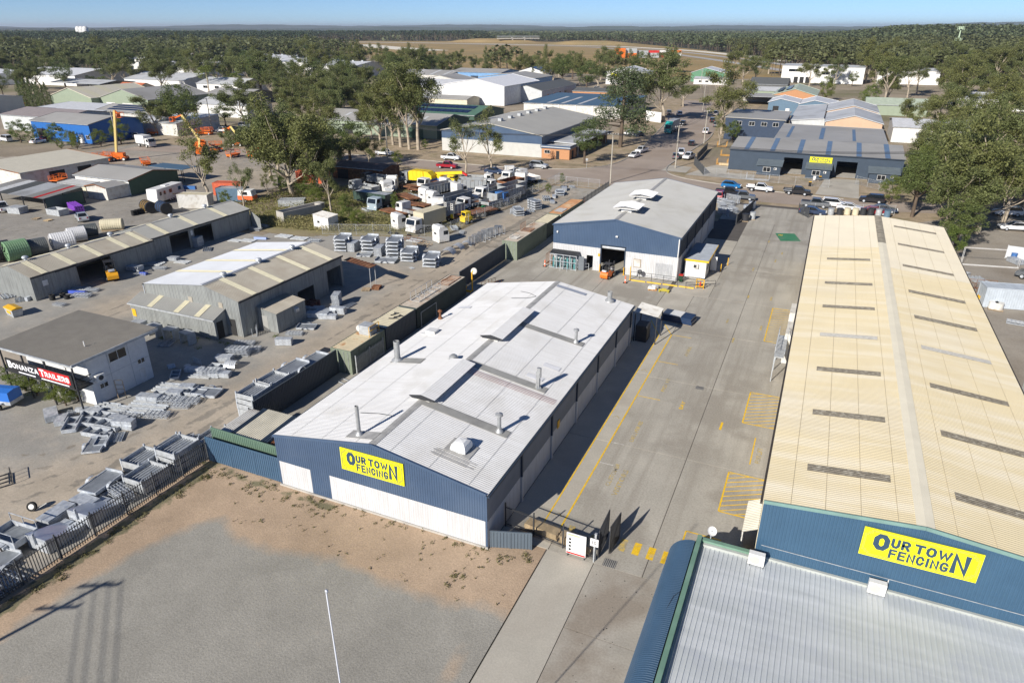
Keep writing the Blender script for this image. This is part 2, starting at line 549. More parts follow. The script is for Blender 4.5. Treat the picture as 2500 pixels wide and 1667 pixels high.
# front lot: grey gravel with a strip of bare dirt along the shed and the fence
dirt_edge = [(-22.6,-40),(-22.2,-20),(-22.4,-16.5),(-22.0,-12.8),(-21.2,-9.3),(-20.0,-6.2),(-18.6,-4.6),(-16.4,-6.0),(-12.5,-5.8),(-10.0,-5.0),(-6.9,-5.0),
             (-3.0,-5.3),(0.3,-5.3),(1.8,-4.3),(3.7,-4.7)]
lot_poly = [(-60,-60),(3.62,-60),(3.62,2.0),(0,2.0),(-17.4,2.0),(-24.9,0.6),(-25.6,0.6),(-25.6,-30),(-60,-30)]
dirt_poly = dirt_edge + [(3.7,8),(-30,8),(-30,-40)]
def f_dirt(x,y):
 d = dist_poly(x,y,dirt_edge)
 s = np.where(in_poly(x,y,dirt_poly),1,-1)
 w = 0.5 + 0.5 * s * np.clip(d / 0.8,0,1)
 blob = np.exp(-(((x + 21) / 4.5) ** 2 + ((y + 21.5) / 2.2) ** 2)) * 0.55 + np.exp(-(((x - 2.4) / 0.5) ** 2 + ((y + 9.2) / 2.0) ** 2)) * 0.55
 return np.maximum(w,blob)
def f_moss(x,y):
 a = np.clip(1 - np.abs(x + 24.4) / 1.3,0,1) * (y < 1.5) * 0.8
 b = np.clip(1 - np.abs(y + 0.4 + 0.04 * (x + 18)) / 1.3,0,1) * (x < -12) * 0.55
 return np.maximum(a,b)
LOT = mat_mask("gravel_and_dirt",(0.325,0.31,0.27),(0.44,0.33,0.23),(0.20,0.18,0.11),grain=0.2,soft=0.32,gs=9,bump=0.6)
soil_sheet("gravel_lot",lot_poly,-0.03,0.5,LOT,f_dirt,f_moss)
# trailer yard: compacted tan gravel, greyer where it is driven less
def f_yard(x,y):
 lane = [(-32,-30),(-31,-2),(-30,12),(-30.5,30),(-31,44),(-33,60),(-33,80),(-34,105)]
 lane2 = [(-31,-2),(-36,-10),(-46,-14),(-62,-16)]
 lane3 = [(-31,44),(-40,46),(-52,45),(-60,38),(-62,22),(-60,8),(-62,-6)]
 d = np.minimum(np.minimum(dist_poly(x,y,lane),dist_poly(x,y,lane2)),dist_poly(x,y,lane3))
 return np.clip(1.15 - d / 5.5,0.1,1)
TRK = [[(-32,-30),(-31,-2),(-30,12),(-30.5,30),(-31,44),(-33,60),(-33,80),(-34,105)],[(-29.5,20),(-30,2),(-35,-9),(-46,-13),(-62,-14)],[(-33,8),(-37,-5),(-48,-10),(-66,-10)],[(-31,30),(-33,44),(-44,47),(-56,43),(-61,30),(-61,10)]]
def f_grime(x,y):
 t = 0 * x
 for ln in TRK: t = np.maximum(t,.62 * np.exp(-((dist_poly(x,y,ln) - .95) / .3) ** 2))
 return t + np.where((y > 62) & (x > -33),0.45,0.0) + np.where((x < -66) & (y > 45),0.25,0.0)
YARD = mat_mask("trailer_yard_gravel",(0.33,0.315,0.28),(0.43,0.37,0.29),(0.28,0.25,0.205),grain=0.12,gs=5,soft=0.4)
yard_poly = [(-25.4,-34),(-25.4,112),(-38,112),(-38.5,92),(-40,66),(-59,58.5),(-62,56),(-68.3,56),(-68.3,54),(-75,54),(-75,16),(-105,16),(-105,-34)]
soil_sheet("gravel_yard",yard_poly,-0.035,0.6,YARD,f_yard,f_grime)
# truck wrecker's yard: dirt, weeds, dry grass
def f_weed(x,y):
 return np.clip(1.2 - dist_poly(x,y,[(-76,62),(-62,64),(-50,68),(-46,72)]) / 9,0,1)
def f_oil(x,y):
 return np.clip(0.75 - dist_poly(x,y,[(-70,92),(-50,88)]) / 30,0,1)
WRECK = mat_mask("wreckers_yard_dirt",(0.33,0.265,0.185),(0.25,0.225,0.11),(0.25,0.195,0.13),grain=0.15,gs=3,soft=0.35)
soil_sheet("wrecking_yard_dirt",[(-38.4,92),(-40,66),(-59,58.3),(-62,56),(-80,56),(-92,74),(-92,104),(-70,116),(-41,119),(-38.2,112)],-0.028,1.0,WRECK,f_weed,f_oil)
# hire yard and gravel on the far left
HIRE = mat_mask("hire_yard_gravel",(0.31,0.29,0.255),(0.40,0.345,0.275),(0.25,0.225,0.185),grain=0.12,gs=3,soft=0.4)
def f_h1(x,y): return np.clip(0.9 - np.abs(y - 92) / 30,0.1,0.8)
soil_sheet("hire_yard",[(-75,16),(-75,56),(-80,56),(-92,74),(-92,104),(-88,118),(-100,128),(-175,118),(-175,92),(-215,75),(-180,20)],-0.045,2.0,HIRE,f_h1,lambda x,y: 0.35 + 0 * x)
# sealed streets (sun-bleached, brownish) with verges
ROAD = mat("bleached_asphalt",(0.36,0.30,0.25),rough=0.92,var=0.1,scale=0.15,c2=(0.31,0.25,0.20),s2=0.06,fine=0.09,fscale=5,spec=0.15)
VERGE = mat("dry_verge",(0.37,0.295,0.205),rough=0.95,var=0.2,scale=0.4,c2=(0.26,0.22,0.13),s2=0.25,fine=0.14,fscale=4,spec=0.1)
def curve_pts(ctrl,n=8):
 out = []
 c = [ctrl[0]] + list(ctrl) + [ctrl[-1]]
 for i in range(1,len(c) - 2):
  p0,p1,p2,p3 = [Vector((*q,0)) for q in c[i - 1:i + 3]]
  for k in range(n):
   t = k / n
   out.append(tuple((0.5 * ((2 * p1) + (-p0 + p2) * t + (2 * p0 - 5 * p1 + 4 * p2 - p3) * t * t + (-p0 + 3 * p1 - 3 * p2 + p3) * t ** 3)).xy))
 out.append(tuple(ctrl[-1]))
 return out
sheet("verge",[(-175,104),(-120,114),(-90,112),(-41,112),(-25.4,112),(-18,96),(40,96),(60,110),(60,150),(-14,150),(-14,330),(-60,330),(-48,160),(-100,160),(-175,140)],-0.06,VERGE)
near = curve_pts([(-170,107),(-120,116),(-90,119),(-60,118.5),(-40,118.3),(-28,118),(-14,116),(0,114.6),(15,114.3),(30,116),(60,124)])
far_r = curve_pts([(60,134),(30,125),(24,123.6),(16,124.2),(4,126),(-5,128.7),(-13,132),(-17.5,136.5),(-19.4,143),(-19.6,152),(-18.8,174),(-18.2,200),(-22,236),(-32,286),(-36,320)])
far_l = curve_pts([(-52,325),(-45,292),(-44.5,262),(-39.5,231),(-34,182),(-32.4,156),(-32.6,147),(-34.5,139),(-40,132.5),(-48,129.5),(-60,127.5),(-90,128),(-120,126),(-170,117)])
sheet("road",near + far_r + far_l,-0.02,ROAD)
KERB = mat("kerb_concrete",(0.36,0.34,0.30),rough=0.9,var=0.15)
def kerb(line,name="kerb"):
 k = MB()
 for a,b in zip(line[:-1],line[1:]):
  k.bar((a[0],a[1],0.0),(b[0],b[1],0.0),0.28,0.22)
 return struct(name,k,KERB)
kerb([p for p in far_r if p[1] > 120 and p[1] < 215 and p[0] < 22])
kerb([p for p in far_l if -110 < p[0] and p[1] < 240])
# concrete apron of the yard: cast panels with joints between them
CONCY = mat("yard_concrete",(0.415,0.39,0.335),rough=0.85,var=0.12,scale=0.22,c2=(0.325,0.30,0.255),s2=0.13,t2=(0.5,0.6),fine=0.12,fscale=7,bump=0.15,bscale=30,spec=0.25,streak=((1.1,0.045,1),(0.315,0.29,0.245)))
CONCL = mat("pale_concrete",(0.46,0.43,0.365),rough=0.85,var=0.12,scale=0.25,c2=(0.38,0.345,0.29),s2=0.12,fine=0.08,fscale=9,bump=0.1,bscale=30,spec=0.25)
CONCM = mat("driveway_concrete",(0.40,0.37,0.315),rough=0.85,var=0.14,scale=0.3,c2=(0.30,0.26,0.21),s2=0.16,t2=(0.5,0.64),fine=0.1,fscale=8,bump=0.1,bscale=30,spec=0.25)
JOINT = mat("joint_filler",(0.10,0.09,0.08),rough=0.9)
apron = struct("concrete_yard",MB().poly([(-25.2,38.5,-0.05),(0.0,38.5,-0.05),(0.0,0.6,-0.05),(3.68,0.6,-0.05),(3.68,-40,-0.05),(16.6,-40,-0.05),(16.6,112,-0.05),(0.5,112,-0.05),(0.5,95,-0.05),(-25.2,95,-0.05)]),JOINT)
def panels(x_edges,y_edges,m,z=0.0,jitter=0.0,gap=0.022):
 for i in range(len(x_edges) - 1):
  for j in range(len(y_edges) - 1):
   p = MB().box(x_edges[i] + gap,x_edges[i + 1] - gap,y_edges[j] + gap,y_edges[j + 1] - gap,-0.12,z + random.uniform(0,jitter))
   part(apron,"concrete_panel",p,m)
random.seed(5)
panels([3.7,6.98],[-40,-30,-20,1.75],CONCL,jitter=0.004)
panels([6.98,11.65,16.5],[-40,-26,-15,-4.05,1.75],CONCM,jitter=0.004)
panels([0.03,3.75],[1.75,16.2,30,42.6,54.5],CONCL,jitter=0.004)
panels([3.75,10.2,16.5],[1.75,16.25,29.5,42.6,54.5],CONCY,jitter=0.004)
panels([5.6,10.2,16.5],[54.5,68.5,83,97],CONCY,jitter=0.004)
panels([0.55,5.6],[54.5,83.0],CONCL,jitter=0.004)
panels([0.55,16.5],[97,110],CONCY)
panels([-25.2,-17.9,-9,0.02],[38.5,50,59.15],CONCY,jitter=0.004)
panels([-25.2,-17.95],[59.15,74,92],CONCY,jitter=0.004)
panels([-25.2,-17.75],[4.4,18,38.5],CONCY)
panels([0.55,3.75,9],[83.0,97],CONCY) if False else None
# painted markings, worn
LINEY = mat("worn_yellow_paint",(0.78,0.50,0.03),rough=0.8,var=0.15,scale=3,c2=(0.55,0.42,0.18),s2=1.6,t2=(0.55,0.75),fine=0.2,fscale=20,spec=0.2)
LINEW = mat("worn_yellow_lettering",(0.56,0.41,0.12),rough=0.85,var=0.2,scale=4,c2=(0.32,0.29,0.22),s2=2.2,t2=(0.42,0.6),spec=0.2)
LINEWH = mat("worn_white_paint",(0.62,0.60,0.55),rough=0.8,var=0.2,c2=(0.33,0.31,0.28),s2=2.5)
GREENP = mat("green_floor_paint",(0.05,0.22,0.11),rough=0.8,var=0.15,c2=(0.10,0.20,0.12),s2=0.8)
PZ = 0.010
def stripe(mb,a,b,w,z=PZ):
 a,b = Vector((*a,z)),Vector((*b,z)); d = (b - a).normalized(); n = Vector((-d.y,d.x,0)) * (w / 2)
 mb.quad(a - n,b - n,b + n,a + n)
def marking(name,mb,m):
 return struct(name,mb,m,apron)
w = MB()
stripe(w,(3.76,3.5),(3.76,40.6),0.13); marking("walkway_line",w,LINEY)
w = MB(); stripe(w,(2.48,3.3),(2.48,39.9),0.11); marking("walkway_line",w,LINEY)
w = MB(); stripe(w,(2.48,39.9),(0.6,44.0),0.10); stripe(w,(3.76,40.6),(2.3,43.6),0.10); marking("walkway_line",w,LINEY)
for yy in (40.7,33.3,25.1):
 w = MB(); stripe(w,(3.85,yy),(6.0,yy),0.09); marking("bay_line",w,LINEY)
for yy,xx in ((16.25,5.0),(13.0,5.0)):
 w = MB(); stripe(w,(3.9,yy),(xx,yy),0.08); marking("bay_line",w,LINEWH)
def hatch(x0,x1,y0,y1):
 b = MB()
 for p,q in (((x0,y0),(x1,y0)),((x0,y1),(x1,y1)),((x0,y0),(x0,y1))):
  stripe(b,p,q,0.12)
 marking("hatch_border",b,LINEY)
 d = x1 - x0; yy = y0 - d * 0.45
 while yy < y1:
  a,e = (x0,yy),(x1,yy + d * 0.55)
  if a[1] < y0: t = (y0 - a[1]) / (e[1] - a[1]); a = (a[0] + (e[0] - a[0]) * t,y0)
  if e[1] > y1: t = (y1 - a[1]) / (e[1] - a[1]); e = (a[0] + (e[0] - a[0]) * t,y1)
  if e[0] - a[0] > 0.15:
   b = MB(); stripe(b,a,e,0.09,PZ + 0.004); marking("hatch_stripe",b,LINEY)
  yy += 0.62
hatch(13.62,16.3,10.55,15.85); hatch(13.64,16.3,24.05,30.2); hatch(13.6,16.4,43.2,54.15)
w = MB(); stripe(w,(15.0,17.6),(15.0,21.9),0.10); marking("bay_line",w,LINEY)
for (x,y) in ((8.25,4.2),(9.22,4.2),(10.2,4.15),(11.18,4.15)):
 k = MB(); k.quad((x - .24,y - .62,PZ),(x + .24,y - .62,PZ),(x + .24,y + .62,PZ),(x - .24,y + .62,PZ))
 marking("crossing_block",k,LINEY if x > 9 else LINEW)
for (x,y) in ((3.35,3.95),(4.5,4.3),(6.2,3.95)):
 k = MB(); k.quad((x - .22,y - .4,PZ),(x + .22,y - .4,PZ),(x + .22,y + .4,PZ),(x - .22,y + .4,PZ)); marking("crossing_block",k,LINEW)
b = MB()
for p,q in (((11.9,3.0),(11.9,7.4)),((11.9,7.4),(14.3,7.4))): stripe(b,p,q,0.11)
marking("walkway_line",b,LINEY)
b = MB(); stripe(b,(12.5,6.0),(12.9,6.9),0.1); stripe(b,(12.9,6.9),(13.2,6.0),0.1); marking("arrow_marking",b,LINEY)
for (x,y) in ((3.1,5.4),(3.1,20.4),(3.1,30.6),(3.15,39.5)):
 b = MB(); stripe(b,(x - .3,y - .1),(x,y + .25),0.08); stripe(b,(x,y + .25),(x + .3,y - .1),0.08); marking("arrow_marking",b,LINEW)
def floor_text(txt,x,y,length,height,m):
 """Worn bay lettering that reads along the yard."""
 me = text_mesh(txt,1.0,m,0.02,0.0)
 co = np.empty(len(me.vertices) * 3,np.float32); me.vertices.foreach_get("co",co); co = co.reshape(-1,3)
 mn,mx = co.min(0),co.max(0); o = np.zeros_like(co)
 o[:,1] = y + (co[:,0] - mn[0]) / (mx[0] - mn[0]) * length
 o[:,0] = x - (co[:,1] - mn[1]) / (mx[1] - mn[1]) * height
 o[:,2] = PZ
 me.vertices.foreach_set("co",o.ravel()); me.update()
 struct("floor_lettering",me,m,apron)
floor_text("VISITORS",6.35,9.2,3.6,0.42,LINEW); floor_text("CUSTOMER",5.5,10.2,3.2,0.36,LINEW)
floor_text("DELIVERIES",5.55,17.0,3.6,0.36,LINEW); floor_text("PICK UP",6.0,26.9,3.0,0.36,LINEW); floor_text("PARK",6.55,35.8,2.6,0.42,LINEW)
floor_text("BAY",8.3,24.2,1.6,0.36,LINEY); floor_text("FORKLIFT",15.75,18.0,2.4,0.42,LINEW)
for (x,y) in ((12.0,22.7),(10.4,42.0),(9.0,47.5),(12.9,47.0),(10.3,57.0),(9.6,69.0),(12.2,74.5),(13.1,57.5),(10.3,85),(12.8,79)):
 b = MB(); stripe(b,(x,y - .7),(x,y + .7),0.2); marking("lane_dash",b,LINEW if y != 22.7 else LINEY)
gs = [(10.78,90.74),(13.82,91.8),(15.1,87.3),(12.0,86.06)]
b = MB(); b.quad(*[(x,y,PZ) for x,y in gs]); marking("painted_square",b,GREENP)
for t in (0.14,0.2,0.26):
 b = MB(); stripe(b,(10.9 + t * 4,89.4),(10.95 + t * 4,90.2),0.12,PZ + .004); marking("bay_number",b,LINEY)
# drains
GRATE = mat("drain_grate",(0.30,0.29,0.27),rough=0.7,var=0.2)
def grate(x,y,sx,sy):
 t = thing("drain_grate","%s steel drain grate set in the concrete %s" % (("long","beside the gate") if y < 10 else ("small","in the middle of the yard")),"drain",(x,y,0))
 part(t,"pit",MB().box(-sx / 2,sx / 2,-sy / 2,sy / 2,0.004,0.008),DARK)
 n = 7
 for i in range(n):
  xx = -sx / 2 + sx * (i + 0.5) / n
  part(t,"slat",MB().box(xx - sx / n * .28,xx + sx / n * .28,-sy / 2,sy / 2,0.009,0.02),GRATE)
grate(7.95,2.15,0.85,0.75); grate(9.0,29.1,0.75,0.7)
tag(ob("drain_cover",MB().box(-.6,.6,-.6,.6,0.0,0.012).mesh("drain_cover",DARK),None,(-29.9,21.3,-0.03)),"dark square drain cover in the tan gravel lane","drain")
# oil spots and stains on the driveway
ST = mat("oil_stain",(0.05,0.045,0.04),rough=0.7)
st = MB()
random.seed(11)
for i in range(46):
 x,y = random.uniform(7.3,11.5),random.uniform(-9,1.2)
 r = random.choice((0.02,0.03,0.03,0.05)); n = 7
 st.poly([(x + r * random.uniform(.7,1.3) * math.cos(2 * PI * k / n),y + r * random.uniform(.7,1.3) * math.sin(2 * PI * k / n),0.012) for k in range(n)])
o = struct("oil_spots",st,ST,apron); o["kind"] = "stuff"
# ================================================================== shed kit
def shed(name,label,cat,x0,x1,y0,y1,eave,ridge,axis='y',rpos=0.5,walls=None,roof=None,pitch=None,rdep=0.035,wdep=0.03,oh=0.12,
         openings=None,gutter=None,cap=None,group=None,floor=None,sky=None,skym=None,flat=False,barge=None,vents=0,drop=None):
 """Gabled, skillion (flat=True: falls from ridge on the L side to eave on the R side) metal building.
 Local frame: ridge along Y, width along X. For axis 'x' the ridge runs along world X (F = x0 end, K = x1 end, L = back, R = front)."""
 if axis == 'y':
  W,Ln,loc,rz = x1 - x0,y1 - y0,(x0,y0,0),0.0
 else:
  W,Ln,loc,rz = y1 - y0,x1 - x0,(x0,y1,0),-PI / 2
 t = thing(name,label,cat,loc,rz,group)
 t["eave"] = eave
 rx = W * rpos
 def zt(x):
  if flat:
   return ridge + (eave - ridge) * x / W
  return eave + (ridge - eave) * (x / rx if x <= rx else (W - x) / (W - rx))
 openings = openings or {}
 walls = walls if isinstance(walls,dict) else {k: walls for k in 'FKLR'}
 sides = {'F': ((0,0),(W,0),(0,-1,0)),'K': ((W,Ln),(0,Ln),(0,1,0)),'L': ((0,Ln),(0,0),(-1,0,0)),'R': ((W,0),(W,Ln),(1,0,0))}
 for sd,(p,q,nr) in sides.items():
  spec = walls.get(sd)
  if spec is None:
   continue
  if not isinstance(spec,list):
   spec = [(0,None,spec)]
  p2,q2 = Vector((*p,0)),Vector((*q,0)); ln = (q2 - p2).length; d = (q2 - p2) / ln
  def top(a):
   x = (p2 + d * a).x
   return zt(min(W,max(0,x)))
  ops = openings.get(sd,[])
  for (z0,z1,m) in spec:
   mb = MB()
   cuts = {0.0,ln}
   split = bool(ops)
   for o in ops:
    cuts |= {max(0,o[0]),min(ln,o[1])}
   if sd in 'FK' and not flat:
    cuts.add(rx if sd == 'F' else W - rx)
   cuts = sorted(cuts)
   for a,b in zip(cuts[:-1],cuts[1:]):
    if b - a < 1e-4:
     continue
    iv = [(z0,z1)]
    for o in ops:
     if o[0] <= a + 1e-6 and o[1] >= b - 1e-6:
      nv = []
      for lo,hi in iv:
       H_ = 99 if hi is None else hi
       if lo < o[2]: nv.append((lo,min(H_,o[2])))
       if H_ > o[3]: nv.append((max(lo,o[3]),hi))
      iv = nv
    for lo,hi in iv:
     if split and mb.f:
      part(t,"wall_panel",mb,m); mb = MB()
     f_lo = lambda s,a=a,b=b,lo=lo: p2 + d * (a + (b - a) * s) + Vector((0,0,lo))
     f_hi = lambda s,a=a,b=b,hi=hi: p2 + d * (a + (b - a) * s) + Vector((0,0,top(a + (b - a) * s) if hi is None else min(hi,top(a + (b - a) * s))))
     n = max(1,int(round((b - a) / pitch))) if pitch else 1
     mb.corr(f_lo,f_hi,n,wdep if pitch else 0.0,nr,prof=((0,0),(0.52,0),(0.62,1),(0.9,1),(1.0,0)) if pitch else ((0,0),(1.0,0)))
   if mb.f:
    part(t,"wall_panel",mb,m)
 # roof slopes
 roof = roof if isinstance(roof,(tuple,list)) else (roof,roof)
 slopes = [(-oh,W + oh,roof[0])] if flat else [(-oh,rx,roof[0]),(W + oh,rx,roof[1])]
 for i,(xa,xr,m) in enumerate(slopes):
  mb = MB()
  za = zt(0) - (zt(0.01) - zt(0)) * 100 * oh if xa < 0 else zt(W) - (zt(W - .01) - zt(W)) * 100 * oh
  zr = zt(W) + (zt(W) - zt(W - .01)) * 100 * oh if flat else ridge
  up = 0.05
  fa = lambda s: Vector((xa,-oh + (Ln + 2 * oh) * s,za + up)); fd = lambda s: Vector((xr,-oh + (Ln + 2 * oh) * s,zr + up))
  n = max(1,int(round((Ln + 2 * oh) / pitch))) if pitch else 1
  mb.corr(fa,fd,n,rdep if pitch else 0,(0,0,1),prof=((0,0),(0.52,0),(0.62,1),(0.9,1),(1.0,0)) if pitch else ((0,0),(1.0,0)))
  if not pitch:
   mb.corr(lambda s: fa(s) - Vector((0,0,.06)),lambda s: fd(s) - Vector((0,0,.06)),1,0,(0,0,1),prof=((0,0),(1.0,0)))
  part(t,"roof",mb,m)
  # translucent sheets let into this slope
  for (ss,a0,a1,b0,b1) in (sky or []):
   if ss == i:
    k = MB(); zz = lambda f: za + (zr - za) * f + up + rdep + 0.012
    xx = lambda f: xa + (xr - xa) * f
    if pitch:
     k.corr(lambda s: Vector((xx(b0),a0 + (a1 - a0) * s,zz(b0))),lambda s: Vector((xx(b1),a0 + (a1 - a0) * s,zz(b1))),max(1,int(round((a1 - a0) / pitch))),0.03,(0,0,1))
    else:
     k.quad((xx(b0),a0,zz(b0)),(xx(b0),a1,zz(b0)),(xx(b1),a1,zz(b1)),(xx(b1),a0,zz(b1)))
    part(t,"skylight_sheet",k,skym)
 if cap and not flat:
  k = MB(); s1 = (ridge - eave) / rx; s2 = (ridge - eave) / (W - rx); cw = 0.28; zc = ridge + 0.05 + (rdep if pitch else 0) + 0.02
  k.quad((rx - cw,-oh,zc - s1 * cw),(rx,-oh,zc),(rx,Ln + oh,zc),(rx - cw,Ln + oh,zc - s1 * cw))
  k.quad((rx,-oh,zc),(rx + cw,-oh,zc - s2 * cw),(rx + cw,Ln + oh,zc - s2 * cw),(rx,Ln + oh,zc))
  part(t,"ridge_cap",k,cap)
 if gutter:
  for sd,xx,zz in (('L',-oh - 0.07,zt(0)),('R',W + oh + 0.07,zt(W))):
   if flat and sd == 'L':
    continue
   part(t,"gutter",MB().box(xx - .07,xx + .07,-oh,Ln + oh,zz - .16,zz - 0.01),gutter)
 if barge:
  for yy in (-oh - 0.03,Ln + oh + 0.03):
   k = MB()
   if flat:
    k.bar((-oh,yy,zt(0) + .02),(W + oh,yy,zt(W) + .02),0.05,0.22)
   else:
    k.bar((-oh,yy,eave),(rx,yy,ridge + .03),0.05,0.2); k.bar((rx,yy,ridge + .03),(W + oh,yy,eave),0.05,0.2)
   part(t,"barge_board",k,barge)
 for i in range(vents):
  yy = Ln * (i + 0.5) / vents
  part(t,"roof_vent",turbine_mb(),GALV,loc=(rx,yy,ridge + 0.02))
 if floor:
  part(t,"floor_slab",MB().box(0.02,W - 0.02,0.02,Ln - 0.02,-0.02,0.015),floor)
 return t
def turbine_mb():
 k = MB(); k.lathe([(0.24,0),(0.2,0.14),(0.17,0.22),(0.34,0.30),(0.40,0.45),(0.33,0.60),(0.12,0.68),(0,0.69)],12)
 return k
def window(t,side,a,z,w,h,W,Ln,frame=WHITE,glass=GLASS,name="window",bars=1):
 """A framed window on a shed wall, in the shed's local frame."""
 M = {'F': Matrix.Translation((a,-0.035,z)),'K': Matrix.Translation((a,Ln + .035,z)) @ Matrix.Rotation(PI,4,'Z'),
         'R': Matrix.Translation((W + .035,a,z)) @ Matrix.Rotation(PI / 2,4,'Z'),'L': Matrix.Translation((-.035,a,z)) @ Matrix.Rotation(-PI / 2,4,'Z')}[side]
 f = MB().box(-w / 2,w / 2,-0.04,0.03,0,0.06).box(-w / 2,w / 2,-0.04,0.03,h - .06,h).box(-w / 2,-w / 2 + .06,-0.04,0.03,.06,h - .06).box(w / 2 - .06,w / 2,-.04,.03,.06,h - .06)
 for i in range(bars):
  xx = -w / 2 + w * (i + 1) / (bars + 1)
  f.box(xx - .025,xx + .025,-0.04,0.03,.06,h - .06)
 o = part(t,name,f.xf(M),frame)
 part(o,"pane",MB().box(-w / 2 + .05,w / 2 - .05,-0.015,0.0,.05,h - .05).xf(M),glass)
 return o
def panel(t,name,side,a0,a1,z0,z1,W,Ln,m,proud=0.04,label=None):
 b = {'F': (a0,a1,-proud,-0.001),'K': (a0,a1,Ln + .001,Ln + proud),'R': (W + .001,W + proud,a0,a1),'L': (-proud,-0.001,a0,a1)}[side]
 return part(t,name,MB().box(b[0],b[1],b[2],b[3],z0,z1),m,label=label)
def ribdoor(t,name,side,a0,a1,z0,z1,W,Ln,m,inset=-0.06,n=None):
 """Roller door made of horizontal slats."""
 n = n or max(4,int((z1 - z0) / 0.22)); k = MB()
 ax = {'F': lambda a,z,o: (a,o,z),'K': lambda a,z,o: (a,Ln - o,z),'R': lambda a,z,o: (W - o,a,z),'L': lambda a,z,o: (o,a,z)}[side]
 nr = {'F': (0,-1,0),'K': (0,1,0),'R': (1,0,0),'L': (-1,0,0)}[side]
 k.corr(lambda s: Vector(ax(a0,z0 + (z1 - z0) * s,-inset if inset > 0 else inset)),lambda s: Vector(ax(a1,z0 + (z1 - z0) * s,-inset if inset > 0 else inset)),n,0.03,nr)
 return part(t,name,k,m)
# ---- materials of the main site
ROOFW = mat("white_zinc_roof",(0.72,0.72,0.71),rough=0.65,metal=0.0,var=0.05,scale=0.3,c2=(0.60,0.59,0.56),s2=0.28,t2=(0.5,0.7),streak=((0.25,3.0,0.25),(0.66,0.655,0.635)),spec=0.2)
WALLW = mat("white_cladding",(0.56,0.565,0.57),rough=0.6,var=0.06,scale=0.6,spec=.2,streak=((5,5,0.3),(0.48,0.48,0.475)))
SIDEUP = mat("grey_blue_cladding",(0.20,0.22,0.25),rough=0.5,var=0.08)
GREYCAP = mat("weathered_ridge_cap",(0.39,0.385,0.365),rough=0.6,var=0.2,scale=1.5)
STRIP = mat("aged_skylight",(0.34,0.335,0.31),rough=0.65,var=0.12,scale=1.2,c2=(0.28,0.275,0.255),s2=0.7)
FLUE = mat("flue_steel",(0.40,0.41,0.41),rough=0.45,metal=0.4,var=0.18,scale=2.5)
ROOFB = mat("zinc_grey_roof",(0.37,0.37,0.355),rough=0.42,metal=0.1,var=0.05,scale=0.3,c2=(0.33,0.325,0.30),s2=0.25,spec=0.25)
NAVY = mat("sign_navy",(0.03,0.065,0.11),rough=0.5,var=0.0)
def town_sign(t,x0,x1,z0,z1,y):
 """Yellow OUR TOWN FENCING board with stepped corner lines."""
 b = part(t,"sign_board",MB().box(x0,x1,y,y + 0.05,z0,z1),BRIGHTY,label="yellow board lettered OUR TOWN FENCING")
 w,h = x1 - x0,z1 - z0
 X = lambda f: x0 + w * f
 Z = lambda f: z0 + h * f
 yl = y - .008
 for tx,a0,a1,b0,b1,th in (("O",.10,.24,.30,.88,.26),("UR",.25,.415,.49,.83,.24),("TOW",.45,.76,.49,.83,.24),("N",.768,.91,.14,.83,.2),("FENCING",.25,.755,.11,.44,.21)):
  block_text(b,tx,X(a0),X(a1),Z(b0),Z(b1),yl,NAVY,th)
 for inset in (0.035,0.055):
  k = MB(); iw,ih = inset * h * 1.6,inset * h * 1.6; s = 0.05 * w
  pts = []
  for cx_,cz_,sx,sz in ((x0 + iw,z0 + ih,1,1),(x1 - iw,z0 + ih,-1,1),(x1 - iw,z1 - ih,-1,-1),(x0 + iw,z1 - ih,1,-1)):
   c3 = [(cx_ + sx * s,cz_),(cx_ + sx * s,cz_ + sz * s * .5),(cx_ + sx * s * .5,cz_ + sz * s * .5),(cx_ + sx * s * .5,cz_ + sz * s),(cx_,cz_ + sz * s)]
   pts.append(c3 if sx * sz < 0 else c3[::-1])
  flat_ = [p for c3 in pts for p in c3]
  for (a,c) in zip(flat_,flat_[1:] + flat_[:1]):
   k.bar((a[0],y - .006,a[1]),(c[0],y - .006,c[1]),0.012,0.018)
  part(b,"border_line",k,NAVY)
 return b
# ================================================================== A: white-roofed shed in front
AW,AL,AE,AR_ = 17.65,36.6,4.38,5.87
A = shed("warehouse","long warehouse with white ribbed roof and yellow sign on its slate blue front","warehouse",-17.65,0,0.2,36.8,AE,AR_,'y',
         walls={'F': [(0.0,2.2,BLUEW),(2.2,None,BLUEW)],'R': [(0,2.2,WALLW),(2.2,None,SIDEUP)],'L': SIDEUP,'K': SIDEUP},roof=ROOFW,pitch=0.19,rdep=0.014,wdep=0.022,
         openings={'F': [(0.15,3.05,0.0,2.2),(4.8,17.5,0,2.2)]},gutter=BLUED,cap=GREYCAP,oh=0.08)
for a0,a1 in ((0.15,3.05),(4.8,17.5)):
 k = MB(); k.corr(lambda s: Vector((a0 + (a1 - a0) * s,-0.01,0)),lambda s: Vector((a0 + (a1 - a0) * s,-0.01,2.2)),int((a1 - a0) / .19),0.012,(0,-1,0))
 part(A,"wall_panel",k,WALLW,label="white lower cladding of the front wall")
part(A,"footing",MB().box(-0.05,17.7,-0.12,-0.04,-0.05,0.12),CONC)
k = MB()
for s in (0,1):
 p = (0,-.13,AE + .06) if s == 0 else (17.65,-.13,AE + .06)
 k.bar(p,(8.83,-.13,AR_ + .08),0.05,0.2)
part(A,"barge_board",k,BLUEW)
town_sign(A,6.15,11.38,3.27,5.08,-0.12)
for i,yy in enumerate((5.6,11.7,17.8,23.9,30.0,35.6)):
 part(A,"pilaster",MB().box(17.68,17.82,yy - .09,yy + .09,0,2.2),WALLW)
 part(A,"pilaster",MB().box(17.68,17.80,yy - .08,yy + .08,2.2,AE - .05),BLUED)
